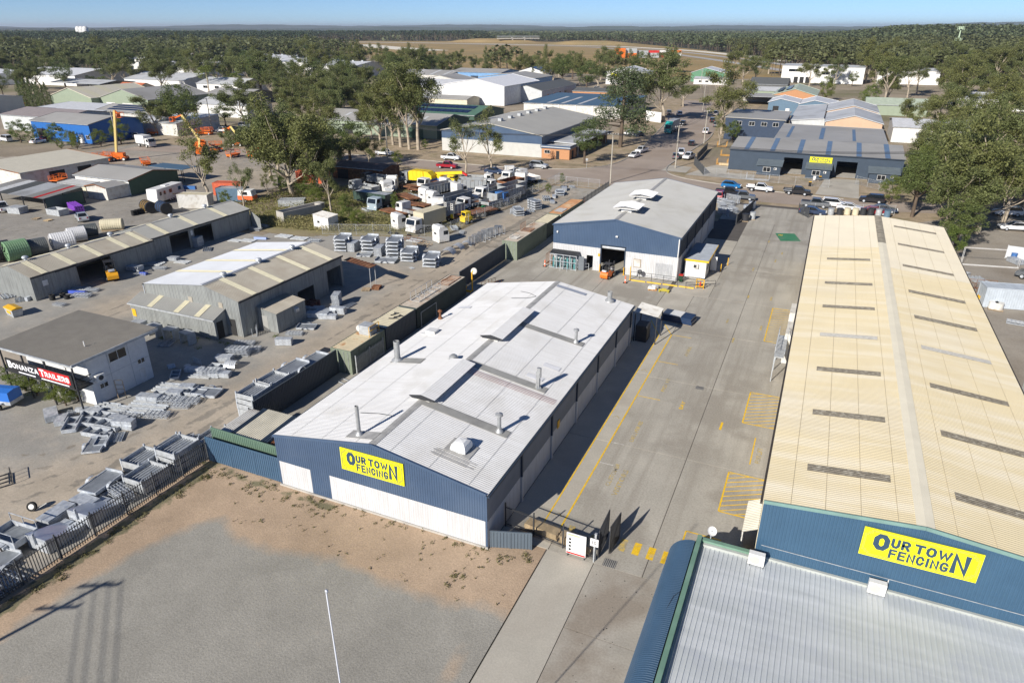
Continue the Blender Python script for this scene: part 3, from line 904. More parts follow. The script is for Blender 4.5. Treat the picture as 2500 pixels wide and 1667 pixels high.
part(A,"notice",MB().box(17.70,17.74,13.0,13.5,2.05,2.75),YELLOW,label="yellow notice on the shaded side wall")
def on_a(p):  # world point on the roof of A -> its local frame
 return (p[0] + 17.65,p[1] - 0.2,p[2])
def az(x):
 return AE + (AR_ - AE) * (x / 8.83 if x < 8.83 else (17.65 - x) / 8.82) + 0.09
def roof_patch(quad,m,name="skylight_sheet",lift=0.02):
 k = MB(); pts = []
 for q in quad:
  x,y,_ = on_a(q); pts.append((x,y,az(x) + lift))
 n = 4
 A_,B_,C_,D_ = map(Vector,pts)
 k.quad(A_,B_,C_,D_)
 part(A,name,k,m)
def strip(x0,x1,y0,y1,m=STRIP,name="skylight_sheet",lift=0.02):
 k = MB(); k.quad((x0,y0,az(x0) + lift),(x1,y0,az(x1) + lift),(x1,y1,az(x1) + lift),(x0,y1,az(x0) + lift)); part(A,name,k,m)
def flue(p,h,r,capt=None,plate=None,m=FLUE,base=0.0,seg=14,name="flue"):
 x,y,_ = on_a(p); z = az(x)
 k = MB()
 if capt == 'box':
  k.cbox(0,0,h * .38,r * 2,r * 2,h * .76 + .3); k.cbox(r * .5,0,h * .82,r * 2.2,r * 1.5,h * .5)
 else:
  k.lathe([(r,-0.3),(r,h),(r * .88,h),(r * .88,h - .3),(0,h - .32)],seg)
 o = part(A,name,k,m,smooth=False,loc=(x,y,z))
 part(o,"flashing",MB().lathe([(r * 2.1,-0.02),(r * 2.0,0.06),(r * 1.05,0.3)],seg),m,loc=(0,0,0))
 if capt == 'mush':
  part(o,"cowl",MB().lathe([(r * 2.0,h + .04),(r * 1.9,h + .16),(0,h + .3),(0,h + .05),(r * 2.0,h + .04)],seg),m)
 return o
f1 = (-10.56,1.23,5.58); f2 = (-15.64,14.06,4.72); f3 = (-17.28,24.72,4.44); f4 = (-2.2,6.84,4.75); f5 = (-2.14,14.31,4.74); f6 = (-2.24,24.13,4.76); f7 = (-2.47,35.97,4.8)
flue(f1,2.35,0.14); flue(f2,1.9,0.27); flue(f3,0.75,0.12,'mush',m=RUST); flue(f4,1.35,0.15,'mush'); flue(f5,1.75,0.15,'box',seg=4)
flue(f6,1.2,0.14,'mush'); flue(f7,1.05,0.26)
for f,x1 in ((f4,8.95),(f5,8.95),(f6,9.0)):
 x,y,_ = on_a(f); strip(x1,x + .75,y - .42,y + .48)
x,y,_ = on_a(f1); strip(x - .9,8.6,y - .5,y + .55,GREYCAP)
x,y,_ = on_a(f2); strip(x - .5,x + 2.6,y - .5,y + .55)
SEAM = mat("red_primer_seam",(0.30,0.08,0.09),rough=0.7)
for i in range(4):
 p = (-7.66,13.44,5.67); y0 = on_a(p)[1] + 0.05 - i * 0.22
 strip(9.7,17.5,y0 - .022,y0 + .022,SEAM,"roof_seam",0.014)
PATCHB = mat("bluish_patch",(0.36,0.39,0.45),rough=0.5)
strip(9.2,12.6,35.0,35.7,PATCHB)
PATCHW = mat("new_white_sheet",(0.78,0.78,0.78),rough=0.4)
for q in ((-2.4,18.29,4.78),(-2.96,15.75,4.88),(-16.17,28.15,4.63)):
 x,y,_ = on_a(q); strip(x - .8,x + .7,y - .35,y + .35,PATCHW,"roof_patch",0.016)
# ridge monitors
def monitor(y0,y1):
 base = part(A,"ridge_vent",MB().box(8.2,9.46,y0 + .15,y1 - .15,AR_ - .1,AR_ + .36),OFFWHITE)
 k = MB(); n = 4; prof = []
 for i in range(n + 1):
  t = -1 + 2 * i / n; prof.append((8.83 + 1.2 * t,AR_ + .58 - 0.24 * abs(t)))
 for (xa,za),(xb,zb) in zip(prof[:-1],prof[1:]):
  k.corr(lambda s: Vector((xa,y0 + (y1 - y0) * s,za)),lambda s: Vector((xb,y0 + (y1 - y0) * s,zb)),int((y1 - y0) / .19),0.014,(0,0,1))
 part(base,"vent_cap",k,ROOFW)
 for yy in (y0 + .1,y1 - .1):
  e = MB(); e.add([(x,yy,z - .03) for x,z in prof] + [(9.7,yy,AR_ + .1),(7.95,yy,AR_ + .1)],[tuple(range(n + 3))])
  part(base,"end_plate",e,DARK)
monitor(on_a((-9.01,6.85,5.84))[1],on_a((-8.65,13.8,5.84))[1])
monitor(on_a((-9.03,19.21,5.84))[1],on_a((-9.79,26.85,5.71))[1])
x,y,z = on_a((-3.54,3.42,4.98))
part(A,"roof_dome",MB().lathe([(0.82,0.0),(0.84,0.22),(0.72,0.52),(0.45,0.68),(0.0,0.72)],4).xf(Matrix.Rotation(PI / 4,4,'Z')),paint("dome_white",(0.80,0.80,0.78)),smooth=False,loc=(x,y,az(x)))
part(A,"dome_flashing",MB().box(-1.0,1.0,-.8,.8,0,.03),GREYCAP,loc=(x,y,az(x)),rot=(0,math.atan(1.49 / 8.82),0))
x,y,z = on_a((-15.94,20.81,4.67))
part(A,"roof_hatch",MB().box(-.5,.5,-.45,.45,0,.32).box(-.9,.6,-.75,-.45,0,.05),WHITE,loc=(x,y,az(x)))
x,y,z = on_a((-10.11,14.44,5.65))
part(A,"roof_vent",MB().lathe([(0.42,0),(0.42,.2),(0.36,.42),(0.2,.55),(0,.6)],12),FLUE,loc=(x,y,az(x)))
for pts in (((-12.63,4.24,5.23),(-11.16,4.35,5.48),(-9.54,4.12,5.75)),((-11.99,30.94,5.34),(-9.99,30.86,5.67),(-9.3,31.39,5.79)),((-11.84,33.2,5.36),(-10.57,32.57,5.58),(-9.3,31.39,5.79))):
 part(A,"cable",MB().tube([(on_a(p)[0],on_a(p)[1],az(on_a(p)[0]) + .05) for p in pts],0.02,5),DARK)
SCREW = mat("screw_row",(.52,.52,.5),rough=.7)
for f in (.09,.25,.42,.58,.75,.92):
 if abs(f - .5) > .05: strip(17.65 * f,17.65 * f + .03,0.1,36.5,SCREW,"screw_row",.004)
STAIN = mat("roof_grime",(.42,.40,.36),rough=.8,var=.2)
x,y,z = on_a((-3.54,3.42,4.98))
for j in range(7): strip(x - 1.4 - .1 * (j % 3),x + 1.2 + .5 * (j % 2),y - .9 - j * .13,y - .86 - j * .13,STAIN,"grime_streak",.006)
# awning and bins at the far corner
aw = thing("side_awning","small open awning of pale sheets at the far corner of the white-roofed warehouse","awning",(0.1,36.9,0))
part(aw,"roof",MB().corrq((0,.3,3.6),(0,3.4,3.6),(2.6,3.2,3.3),(2.6,0.3,3.3),14,.03),OFFWHITE)
for (x,y) in ((0.1,.4),(0.1,3.2),(2.5,.4),(2.5,3.1)):
 part(aw,"post",MB().box(x - .05,x + .05,y - .05,y + .05,0,3.3),DARK)
part(aw,"locker",MB().box(.2,1.5,.5,2.2,0,1.9),DARK)
# ================================================================== B: blue-gabled shed up the yard
BW,BL,BE,BR_ = 18.32,31.4,6.13,7.7
B = shed("warehouse","grey-roofed warehouse with blue gable and open doorway behind the orange forklift","warehouse",-17.85,0.47,59.2,90.6,BE,BR_,'y',
         walls={'F': [(0,3.4,WALLW),(3.4,None,BLUEW)],'R': [(0,3.3,WALLW),(3.3,None,BLUED)],'L': [(0,3.3,WALLW),(3.3,None,BLUEW)],'K': BLUEW},roof=ROOFB,pitch=0.24,wdep=0.03,
         openings={'F': [(7.35,10.75,0,3.85),(5.2,6.15,0,2.15)]},gutter=BLUED,cap=GREYCAP,oh=0.1,floor=CONCY,barge=BLUEW)
part(B,"door_frame",MB().box(7.2,7.36,-.08,.05,0,3.9).box(10.74,10.9,-.08,.05,0,3.9).box(7.2,10.9,-.08,.05,3.85,4.0),BLUED)
part(B,"rolled_door",MB().tube([(7.4,.35,3.6),(10.7,.35,3.6)],.28,10),GALV2)
d = part(B,"door",MB().box(4.2,5.1,-.95,-.89,0.05,2.1),mat("grey_door",(0.16,0.18,0.2)),label="grey door standing open")
part(d,"handle",MB().box(4.28,4.4,-.99,-.95,1.0,1.05),GALV)
for y in (5.2,11.5,17.7,24.0,30.2):
 part(B,"pilaster",MB().box(BW + .03,BW + .17,y - .1,y + .1,0,3.3),WALLW)
 part(B,"pilaster",MB().box(BW + .03,BW + .15,y - .09,y + .09,3.3,BE - .05),BLUED)
part(B,"wall_lamp",MB().box(9.35,9.65,-.25,-.03,5.3,5.5),WHITE); part(B,"wall_lamp",MB().box(.55,.75,-.2,-.03,5.0,5.25),WHITE)
part(B,"notice",MB().box(6.4,7.15,-.06,-.035,1.5,2.1),WHITE); part(B,"notice",MB().box(11.2,11.8,-.06,-.035,1.1,2.5),WHITE)
nb = part(B,"notice_board",MB().box(12.1,13.15,-.08,-.035,1.3,2.5),TIMBER); part(nb,"notice",MB().box(12.18,13.07,-.095,-.08,1.38,2.42),OFFWHITE)
part(B,"safety_sign",MB().box(6.9,7.15,-.065,-.04,2.2,2.6),YELLOW)
for i in range(15):
 xx = 15.3 + i * 0.16
 part(B,"louvre_bar",MB().box(xx,xx + .05,-.09,-.03,0.3,2.3),GALV)
part(B,"downpipe",MB().box(18.12,18.24,-.14,-.04,0,6.0),WHITE)
for y0,y1 in ((4.4,8.3),(13.0,17.0)):
 rv = part(B,"ridge_vent",MB().box(8.5,10.0,y0 + .7,y1 - .7,BR_ - .25,BR_ + .75),WHITE)
 k = MB(); k.corrq((7.35,y0,BR_ + .62),(7.35,y1,BR_ + .62),(9.25,y1,BR_ + .95),(9.25,y0,BR_ + .95),14,.03)
 k.corrq((9.25,y0,BR_ + .95),(9.25,y1,BR_ + .95),(11.15,y1,BR_ + .62),(11.15,y0,BR_ + .62),14,.03)
 part(rv,"vent_cap",k,paint("vent_white",(0.80,0.80,0.79)))
 part(rv,"underside",MB().box(7.5,11.0,y0 + .05,y1 - .05,BR_ + .50,BR_ + .58),WHITE)
# wash of gas bottles in a cage against the front wall
cg = thing("gas_bottle_cage","steel cage of teal gas bottles with ribbed roof beside the warehouse doorway","cage",(-17.75,57.75,0))
part(cg,"roof",MB().corrq((-.1,-.1,2.25),(4.1,-.1,2.25),(4.1,1.35,2.5),(-.1,1.35,2.5),18,.04),DARK)
for x in (0,1.0,2.0,3.0,4.0):
 part(cg,"post",MB().box(x - .04,x + .04,0,.08,0,2.25).box(x - .04,x + .04,1.22,1.3,0,2.4),GALV)
part(cg,"rail",MB().box(0,4,0.01,.06,1.1,1.18).box(0,4,.01,.06,0.08,.16).box(0,4,.01,.06,2.1,2.2),GALV)
TEAL = paint("bottle_teal",(0.10,0.27,0.28),var=0.2); 
bot = MB().lathe([(0.115,0),(0.115,1.35),(0.08,1.5),(0.035,1.55),(0.03,1.68),(0,1.68)],10).mesh("gas_bottle",TEAL)
bot2 = MB().lathe([(0.115,0),(0.115,1.35),(0.08,1.5),(0.035,1.55),(0.03,1.68),(0,1.68)],10).mesh("gas_bottle",paint("bottle_grey",(0.3,0.33,0.34)))
for i in range(14):
 x = .2 + i * .27
 tag(ob("gas_bottle",bot if i not in (5,6,11) else bot2,None,(-17.75 + x,57.75 + (.35 if i % 2 else .75),0.02)),"%s gas bottle from the roller door end inside the steel cage" % ordn(13 - i),"gas bottle","gas bottles in the cage")
# ================================================================== C: cream-roofed shed along the yard
CREAM = mat("cream_roof",(0.72,0.62,0.405),rough=0.7,var=0.05,scale=0.2,c2=(0.69,0.61,0.44),s2=0.12,streak=((0.12,0.9,0.1),(0.78,0.71,0.55)),spec=0.25)
CREAMP = mat("pale_cream_roof",(0.73,0.665,0.52),rough=0.7,var=0.04,scale=0.3)
TRANSL = mat("grey_translucent_sheet",(0.17,0.15,0.115),rough=0.6,var=0.3,scale=5,c2=(0.30,0.28,0.23),s2=3.5)
CAPC = mat("stone_ridge_cap",(0.80,0.74,0.58),rough=0.8,var=0.05,spec=.1)
BLUEC = mat("blue_steel_cladding",(0.045,0.10,0.165),rough=0.38,var=0.06,c2=(0.05,0.11,0.18),s2=0.3)
CW,CL,CE,CR_ = 16.35,72.8,7.04,7.8
C = shed("warehouse","very long warehouse with cream ribbed roof and dark skylight strips along the yard","warehouse",16.5,32.85,3.04,75.84,CE,CR_,'y',rpos=0.495,
         walls={'F': BLUEC,'R': CREAM,'L': CREAM,'K': CREAM},roof=CREAM,pitch=0.19,rdep=0.013,wdep=0.02,gutter=mat("gutter_dark",(0.06,0.05,0.04)),cap=None,oh=0.06)
capk = MB(); rx = CW * .495; cw = 0.45; zc = CR_ + .11
capk.quad((rx - cw,-.06,zc - .05),(rx,-.06,zc),(rx,58.2,zc),(rx - cw,58.2,zc - .05)); capk.quad((rx,-.06,zc),(rx + cw,-.06,zc - .05),(rx + cw,58.2,zc - .05),(rx,58.2,zc))
part(C,"ridge_cap",capk,CAPC)
OLDCAP = mat("lichen_ridge_cap",(0.36,0.32,0.24),rough=0.8,var=0.25,scale=2.5,c2=(0.22,0.20,0.16),s2=1.5)
capk = MB(); capk.quad((rx - cw,58.2,zc - .05),(rx,58.2,zc),(rx,72.86,zc),(rx - cw,72.86,zc - .05)); capk.quad((rx,58.2,zc),(rx + cw,58.2,zc - .05),(rx + cw,72.86,zc - .05),(rx,72.86,zc))
part(C,"ridge_cap",capk,OLDCAP,label="older mottled ridge cap")
def cz(x): return CE + (CR_ - CE) * (x / rx if x < rx else (CW - x) / (CW - rx)) + 0.05
def c_sheet(x0,x1,y0,y1,m,n,lift=0.045,name="skylight_sheet"):
 k = MB(); k.corr(lambda s: Vector((x0,y0 + (y1 - y0) * s,cz(x0) + lift)),lambda s: Vector((x1,y0 + (y1 - y0) * s,cz(x1) + lift)),n,.014 if n > 9 else .03,(0,0,1)); part(C,name,k,m)
c_sheet(-.03,rx - cw,55.9,72.8,CREAMP,89,0.012,"roof_section"); c_sheet(rx + cw,CW + .03,48,72.8,CREAMP,130,0.012,"roof_section")
LIGHTS = mat("pale_translucent_sheet",(0.38,0.37,0.34),rough=0.5,var=0.2,scale=5)
left = [((18.49,7.3,7.23),(22.98,7.27,7.65)),((18.53,14.65,7.24),(23,14.63,7.65)),((18.51,22.06,7.23),(23.02,21.9,7.65)),((18.54,29.43,7.24),(23.05,29.41,7.66)),((18.58,36.87,7.24),(23.03,36.73,7.65)),
  ((18.53,44.29,7.24),(23.04,44.18,7.65)),((18.5,53.4,7.23),(23.1,53.33,7.66))]
right = [((26.18,7.15,7.65),(29.79,6.88,7.32)),((26.25,14.52,7.65),(30.86,14.24,7.22)),((26.22,21.73,7.65),(30.77,21.61,7.23)),((26.25,29.18,7.65),(30.81,29,7.22)),((26.23,36.49,7.65),(30.79,36.24,7.22)),
         ((26.25,43.91,7.65),(30.77,43.73,7.23)),((26.25,53.03,7.65),(30.81,52.72,7.22)),((26.17,62.24,7.65),(30.59,61.82,7.24)),((26.2,71.38,7.65),(30.63,70.89,7.24))]
for i,(p,q) in enumerate(left + right):
 yy = p[1] - 3.04 if i < 7 else (p[1] + q[1]) / 2 - 3.04
 x0,x1 = (2.1,6.6) if i < 7 else (9.9,15.0)
 c_sheet(x0,x1,yy - .38,yy + .38,LIGHTS if i in (3,10) else TRANSL,4)
SCREWC = mat("cream_screw_row",(.56,.48,.32),rough=.7)
for xx in (1.4,3.2,5.0,6.8,9.6,11.4,13.2,15.0):
 k = MB(); k.quad((xx,0,cz(xx) + .034),(xx + .03,0,cz(xx) + .034),(xx + .03,72.8,cz(xx) + .034),(xx,72.8,cz(xx) + .034)); part(C,"screw_row",k,SCREWC)
k = MB()
for s in (0,1):
 k.bar((0 if s == 0 else CW,-.1,CE + .05),(rx,-.1,CR_ + .07),0.06,0.22)
part(C,"barge_board",k,mat("green_barge",(0.17,0.28,0.25)))
town_sign(C,5.3,10.95,5.27,7.13,-0.16)
part(C,"conduit",MB().bar((0.3,-.06,4.0),(CW,-.06,3.95),.03),GALV2)
# stuff on the yard side of C
sh = thing("lean_to_shelter","narrow lean-to of cream sheeting against the corner of the cream-roofed warehouse","lean-to",(15.55,5.0,0))
part(sh,"roof",MB().corrq((0,0,3.0),(0,3.4,3.0),(.9,3.4,3.5),(.9,0,3.5),18,.03),mat("cream_sheet",(0.66,0.62,0.50),rough=0.5))
for (x,y) in ((.05,.1),(.05,3.3)):
 part(sh,"post",MB().box(x - .04,x + .04,y - .04,y + .04,0,3.0),WHITE)
part(sh,"side_panel",MB().corrq((0.02,0,.3),(0.02,3.4,.3),(0.02,3.4,3.0),(0.02,0,3.0),18,.02),mat("cream_sheet"))
for i,(yy,ln,z0,z1,m,lb) in enumerate(((38.0,3.6,0,3.4,OFFWHITE,"tall off-white cabinet on the side wall of the cream-roofed warehouse"),(44.8,3.2,1.2,3.2,OFFWHITE,"pinkish white duct box further up the side of the cream-roofed warehouse"))):
 t = thing("wall_cabinet",lb,"cabinet",(15.75,yy,0)); part(t,"body",MB().box(0,.65,0,ln,z0 + .1,z1),m); part(t,"stand",MB().box(.05,.6,.1,.3,0,z0 + .1).box(.05,.6,ln - .3,ln - .1,0,z0 + .1),GALV2)
 part(t,"door",MB().box(-.03,0,.2,ln * .5,z0 + .3,z1 - .2),WHITE)
st = thing("steel_stair","galvanised steel stair and landing climbing the side of the cream-roofed warehouse","stair",(15.1,33.2,0))
for i in range(12):
 part(st,"tread",MB().box(0,.9,9.0 - i * .3,9.28 - i * .3,.22 + i * .22,.26 + i * .22),GALV)
for x in (0,.9):
 part(st,"stringer",MB().bar((x,9.3,.1),(x,5.6,2.8),.06,.2),GALV); part(st,"handrail",MB().bar((x,9.3,1.1),(x,5.6,3.8),.045).bar((x,5.6,3.8),(x,0,3.8),.045),GALV)
 for j in range(7):
  y = 9.3 - j * 1.4; z = max(0.1,min(2.8,(9.3 - y) * .73 + .1)); part(st,"baluster",MB().bar((x,y,z),(x,y,z + 1.0),.04),GALV)
part(st,"landing",MB().box(0,.9,0,5.6,2.72,2.8),GALV2)
for y in (0.1,2.8,5.4): part(st,"post",MB().box(0.02,.1,y,y + .08,0,2.72),GALV)
# ================================================================== D: flat-roofed office in the near corner
DROOF = mat("pale_zinc_roof",(0.52,0.55,0.56),rough=0.5,metal=0.1,var=0.06,scale=0.8,streak=((0.12,1.1,0.2),(0.64,0.665,0.68)),c2=(0.49,0.52,0.55),s2=0.6,spec=0.4)
GREENT = mat("sage_green_trim",(0.16,0.28,0.205),rough=0.5,var=0.1,c2=(0.20,0.32,0.25),s2=0.8)
D = thing("office_building","low office with pale ribbed roof, green parapet and curved blue side wall","office",(13.2,-40,0))
DZ = 3.1
k = MB(); k.corr(lambda s: Vector((.28 + 29.7 * s,0,DZ - .55)),lambda s: Vector((.28 + 29.7 * s,42.95,DZ)),110,.045,(0,0,1),prof=((0,0),(0.76,0),(0.82,1),(0.94,1),(1,0)))
part(D,"roof",k,DROOF)
part(D,"parapet",MB().box(-.06,.2,0,43.0,0,DZ + .45),GREENT); part(D,"parapet",MB().box(.2,3.28,42.72,43.0,0,DZ + .32),GREENT)
part(D,"flashing",MB().box(.21,.36,0,42.7,DZ - .5,DZ + .12).box(.36,3.3,42.5,42.71,DZ,DZ + .18).box(3.3,30,42.85,43.03,DZ - .04,DZ + .14),mat("pale_flashing",(0.42,0.44,0.41),rough=.8,spec=.1))
part(D,"wall",MB().box(.2,30,0,42.6,0,DZ - .6),WALLW)
k = MB(); cxr,rad = -.15,1.45; n = 12; prof = []
for i in range(n + 1):
 a = PI / 2 + (PI * .5) * i / n; prof.append((cxr + rad * math.cos(a) * 1.02,1.85 + rad * math.sin(a)))
prof.append((cxr - rad * 1.02,0.0))
for (xa,za),(xb,zb) in zip(prof[:-1],prof[1:]):
 nrm = Vector((xa + xb - 2 * cxr,0,za + zb - 3.7)).normalized() if zb > .1 else Vector((-1,0,0))
 k.corr(lambda s: Vector((xa,42.6 * s,za)),lambda s: Vector((xb,42.6 * s,zb)),300,.012,nrm)
part(D,"curved_wall",k,mat("blue_curved_cladding",(0.05,0.10,0.165),rough=0.4,var=0.06))
k = MB(); k.add([(x,42.62,z) for x,z in prof] + [(cxr,42.62,0)],[tuple(range(len(prof) + 1))]); part(D,"end_panel",k,BLUED)
def ac_unit(x,y,z,rz,label,roofmount=True):
 t = thing("air_conditioner",label,"air conditioner",(x,y,z),rz)
 part(t,"casing",MB().box(-.45,.45,-.18,.18,.1,.85),paint("ac_white",(0.74,0.73,0.70)))
 part(t,"fan_grille",MB().lathe([(0,0),(.29,0),(.29,.02),(.25,.03),(0,.03)],16).xf(Matrix.Translation((-.1,-.18,.47)) @ Matrix.Rotation(PI / 2,4,'X')),mat("ac_grille",(0.52,0.50,0.46)))
 for x_ in (-.38,.38):
  part(t,"foot",MB().box(x_ - .04,x_ + .04,-.28,.28,0,.1),GALV2)
 return t
p = (23.07,1.55); ac_unit(p[0],2.55,DZ,0.0,"white air conditioner on the pale office roof below the large yellow sign")
p = (16.57,1.51); ac_unit(p[0] + .1,2.2,DZ,0.0,"white air conditioner on the office roof beside the green parapet")
part(D,"antenna_mast",MB().tube([((23.59,3.12)[0] - 13.2,42.9,DZ),((23.59,3.12)[0] - 13.2,42.9,DZ + .9)],.03,6),WHITE)
dish = thing("satellite_dish","white satellite dish on the corner of the green parapet","satellite dish",(13.9,2.9,DZ + .45))
k = MB(); k.lathe([(0,0),(.12,.015),(.22,.05),(.29,.1)],18); part(dish,"reflector",k,WHITE,loc=(0,0,.55),rot=(R(50),0,R(30))); part(dish,"stand",MB().tube([(0,0,0),(0,0,.55)],.03,6),GALV)
part(dish,"feed_arm",MB().bar((0,0,.55),(.1,-.35,.85),.02),DARK)
for pts in (((-1.5,27,.9),(-1.2,33,2.8),(-.4,37.5,3.35),(.3,38.6,3.5)),((-1.4,25,1.4),(-.9,22,3.0),(.1,20.6,3.5))):
 part(D,"cable",MB().tube(pts,.012,5),DARK)
# ================================================================== fences, gates, containers, yard gear
def bars_fence(name,label,p,q,h,m,spacing=0.18,post=2.4,cat="fence",pick_w=0.05,tip=True,singles=True,group=None):
 """Palisade fence: each picket, rail and post its own piece."""
 p,q = Vector((*p,0)),Vector((*q,0)); ln = (q - p).length; rz = math.atan2(q.y - p.y,q.x - p.x)
 t = thing(name,label,cat,p,rz,group)
 pk = MB().box(-pick_w / 2,pick_w / 2,-.015,.015,.06,h - .12)
 if tip:
  pk.add([(-pick_w / 2,0,h - .12),(pick_w / 2,0,h - .12),(0,0,h)],[(0,1,2)])
 n = int(ln / spacing)
 if singles:
  me = pk.mesh("picket",m)
  for i in range(n + 1):
   part(t,"picket",me,m,loc=(i * ln / n,-.04,0))
 else:
  allp = MB()
  for i in range(n + 1):
   o = len(allp.v); allp.add(pk.v,pk.f); allp.xf(Matrix.Translation((i * ln / n,-.04,0)),o)
  part(t,"pickets",allp,m)["kind"] = "stuff"
 nb = max(1,int(round(ln / post)))
 for i in range(nb + 1):
  part(t,"post",MB().box(-.04,.04,-.03,.05,0,h + .08),m,loc=(i * ln / nb,0,0))
 for z in (.25,h - .3):
  part(t,"rail",MB().box(0,ln,-.02,.02,z - .025,z + .025),m)
 return t
def sheet_fence(name,label,p,q,h,m,postm=None,pl=2.4,group=None,capm=None):
 p,q = Vector((*p,0)),Vector((*q,0)); ln = (q - p).length; rz = math.atan2(q.y - p.y,q.x - p.x)
 t = thing(name,label,"fence",p,rz,group)
 n = max(1,int(round(ln / pl))); w = ln / n
 me = MB().corr(lambda s: Vector((.03 + (w - .06) * s,0,.03)),lambda s: Vector((.03 + (w - .06) * s,0,h)),max(3,int(w / .2)),.035,(0,-1,0)).mesh("fence_panel",m)
 for i in range(n):
  part(t,"fence_panel",me,m,loc=(i * w,0,0))
 for i in range(n + 1):
  part(t,"post",MB().box(-.035,.035,-.03,.05,0,h + .02),postm or m,loc=(i * w,0,0))
 part(t,"rail",MB().box(0,ln,-.05,.045,h,h + .06),capm or postm or m)
 return t
def wire_fence(name,label,p,q,h,group=None,post=3.0,top=None):
 """Chain wire: posts, top and bottom wire and a coarse weave of thin wires."""
 p,q = Vector((*p,0)),Vector((*q,0)); ln = (q - p).length; rz = math.atan2(q.y - p.y,q.x - p.x)
 t = thing(name,label,"fence",p,rz,group)
 nb = max(1,int(round(ln / post)))
 for i in range(nb + 1):
  part(t,"post",MB().tube([(0,0,0),(0,0,h + .1)],.03,6),GALV2,loc=(i * ln / nb,0,0))
 part(t,"rail",MB().bar((0,0,h),(ln,0,h),.035).bar((0,0,.1),(ln,0,.1),.02),GALV2)
 wv = MB(); s = 0.22; n = int(ln / s)
 for i in range(-int(h / s),n):
  for sg in (0,1):
   a,b = i * s,i * s + h
   za,zb = (.05,h) if sg == 0 else (h,.05)
   if a < 0: t_ = (0 - a) / h; za += (zb - za) * t_; a = 0
   if b > ln: t_ = (ln - a) / (b - a); zb = za + (zb - za) * t_; b = ln
   wv.bar((a,0,za),(b,0,zb),.007)
 part(t,"wire_mesh",wv,GALV2)["kind"] = "stuff"
 return t
FENCEG = paint("palisade_grey",(0.075,0.08,0.085),rough=0.5)
BLUEF = paint("blue_sheet_fence",(0.060,0.115,0.185),rough=0.4)
GREENF = paint("green_sheet_fence",(0.12,0.19,0.14),rough=0.5)
DARKF = paint("charcoal_sheet_fence",(0.075,0.09,0.105),rough=0.5)
bars_fence("palisade_fence","dark steel palisade fence between the trailer yard and the gravel lot",(-25.3,-19.8),(-25.3,0.35),1.97,FENCEG)
bars_fence("palisade_fence","short run of dark palisade fence continuing toward the street out of view",(-25.3,-29.5),(-25.3,-20.0),1.97,FENCEG,singles=False)
sheet_fence("sheet_fence","blue ribbed sheet fence joining the palisade fence to the white-roofed warehouse",(-25.2,0.35),(-17.75,0.35),2.2,BLUEF)
sheet_fence("sheet_fence","sage green ribbed sheet fence behind the blue one",(-25.1,1.0),(-18.2,0.9),2.75,GREENF)
sheet_fence("sheet_fence","dark ribbed fence stepping back beside the white-roofed warehouse",(-25.25,5.8),(-25.25,17.4),2.55,DARKF)
sheet_fence("sheet_fence","dark ribbed fence along the lane before the long olive container",(-25.35,44.0),(-25.35,58.6),2.5,DARKF)
# lean-to of odd sheets
lt = thing("lean_to","lean-to roofed with odd cream, navy and rusty sheets behind the blue fence","lean-to",(-25.0,1.15,0))
sheets = [(0,1.6,OFFWHITE,-.4),(1.6,2.1,BLUED,0),(2.1,4.7,mat("cream_sheet"),0),(4.7,5.4,BLUED,0),(5.4,7.1,RUST,-.15)]
for x0,x1,m,dz in sheets:
 part(lt,"roof_sheet",MB().corrq((x0,0,2.55 + dz),(x1,0,2.55 + dz),(x1,4.0 - (1.2 if m is RUST else 0),2.75 + dz),(x0,4.0,2.75 + dz),max(3,int((x1 - x0) / .19)),.04),m)
for x in (0.1,3.5,7.0):
 for y in (.1,3.8):
  part(lt,"post",MB().box(x - .04,x + .04,y - .04,y + .04,0,2.55),DARK)
# gate corner
GATEM = paint("gate_grey",(0.055,0.057,0.062),rough=0.5)
sheet_fence("sheet_fence","low grey-blue sheet fence in front of the warehouse corner",(0.12,0.35),(2.75,1.25),1.35,paint("bluegrey_fence",(0.11,0.14,0.17)),pl=1.35)
bars_fence("mesh_fence","dark steel mesh fence between the warehouse corner and the gate",(0.15,2.75),(6.85,2.0),1.95,GATEM,spacing=.09,post=2.2,pick_w=.014,tip=False,singles=False)
for nm,p,q,lb in (("gate_leaf",(7.09,2.21),(7.08,4.64),"dark mesh gate leaf standing open nearest its post"),("gate_leaf",(7.65,2.88),(7.86,4.65),"dark mesh gate leaf folded out toward the painted blocks")):
 L = math.dist(p,q); t = thing(nm,lb,"gate",(*p,0),math.atan2(q[1] - p[1],q[0] - p[0]))
 fr = MB().box(0,L,-.03,.03,.1,.16).box(0,L,-.03,.03,2.26,2.32).box(0,.06,-.03,.03,.16,2.26).box(L - .06,L,-.03,.03,.16,2.26)
 part(t,"frame",fr,GATEM); part(t,"brace",MB().bar((.05,0,.15),(L - .05,0,2.2),.04),GATEM)
 inf = MB()
 for i in range(int(L / .05)): inf.box(.06 + i * .05,.078 + i * .05,-.006,.006,.16,2.26)
 part(t,"infill",inf,GATEM)["kind"] = "stuff"
t = thing("site_notice_board","white site entry notice with red bottom band on the gate fence","sign",(5.05,1.72,0))
part(t,"board",MB().box(0,1.35,-.03,.03,.25,1.95),paint("notice_white",(0.78,0.78,0.77)))
part(t,"red_band",MB().box(.03,1.32,-.036,-.03,.28,.40),RED)
part(t,"heading_band",MB().box(.1,.9,-.036,-.03,1.78,1.88),mat("pale_green_print",(0.45,0.55,0.25)))
random.seed(3)
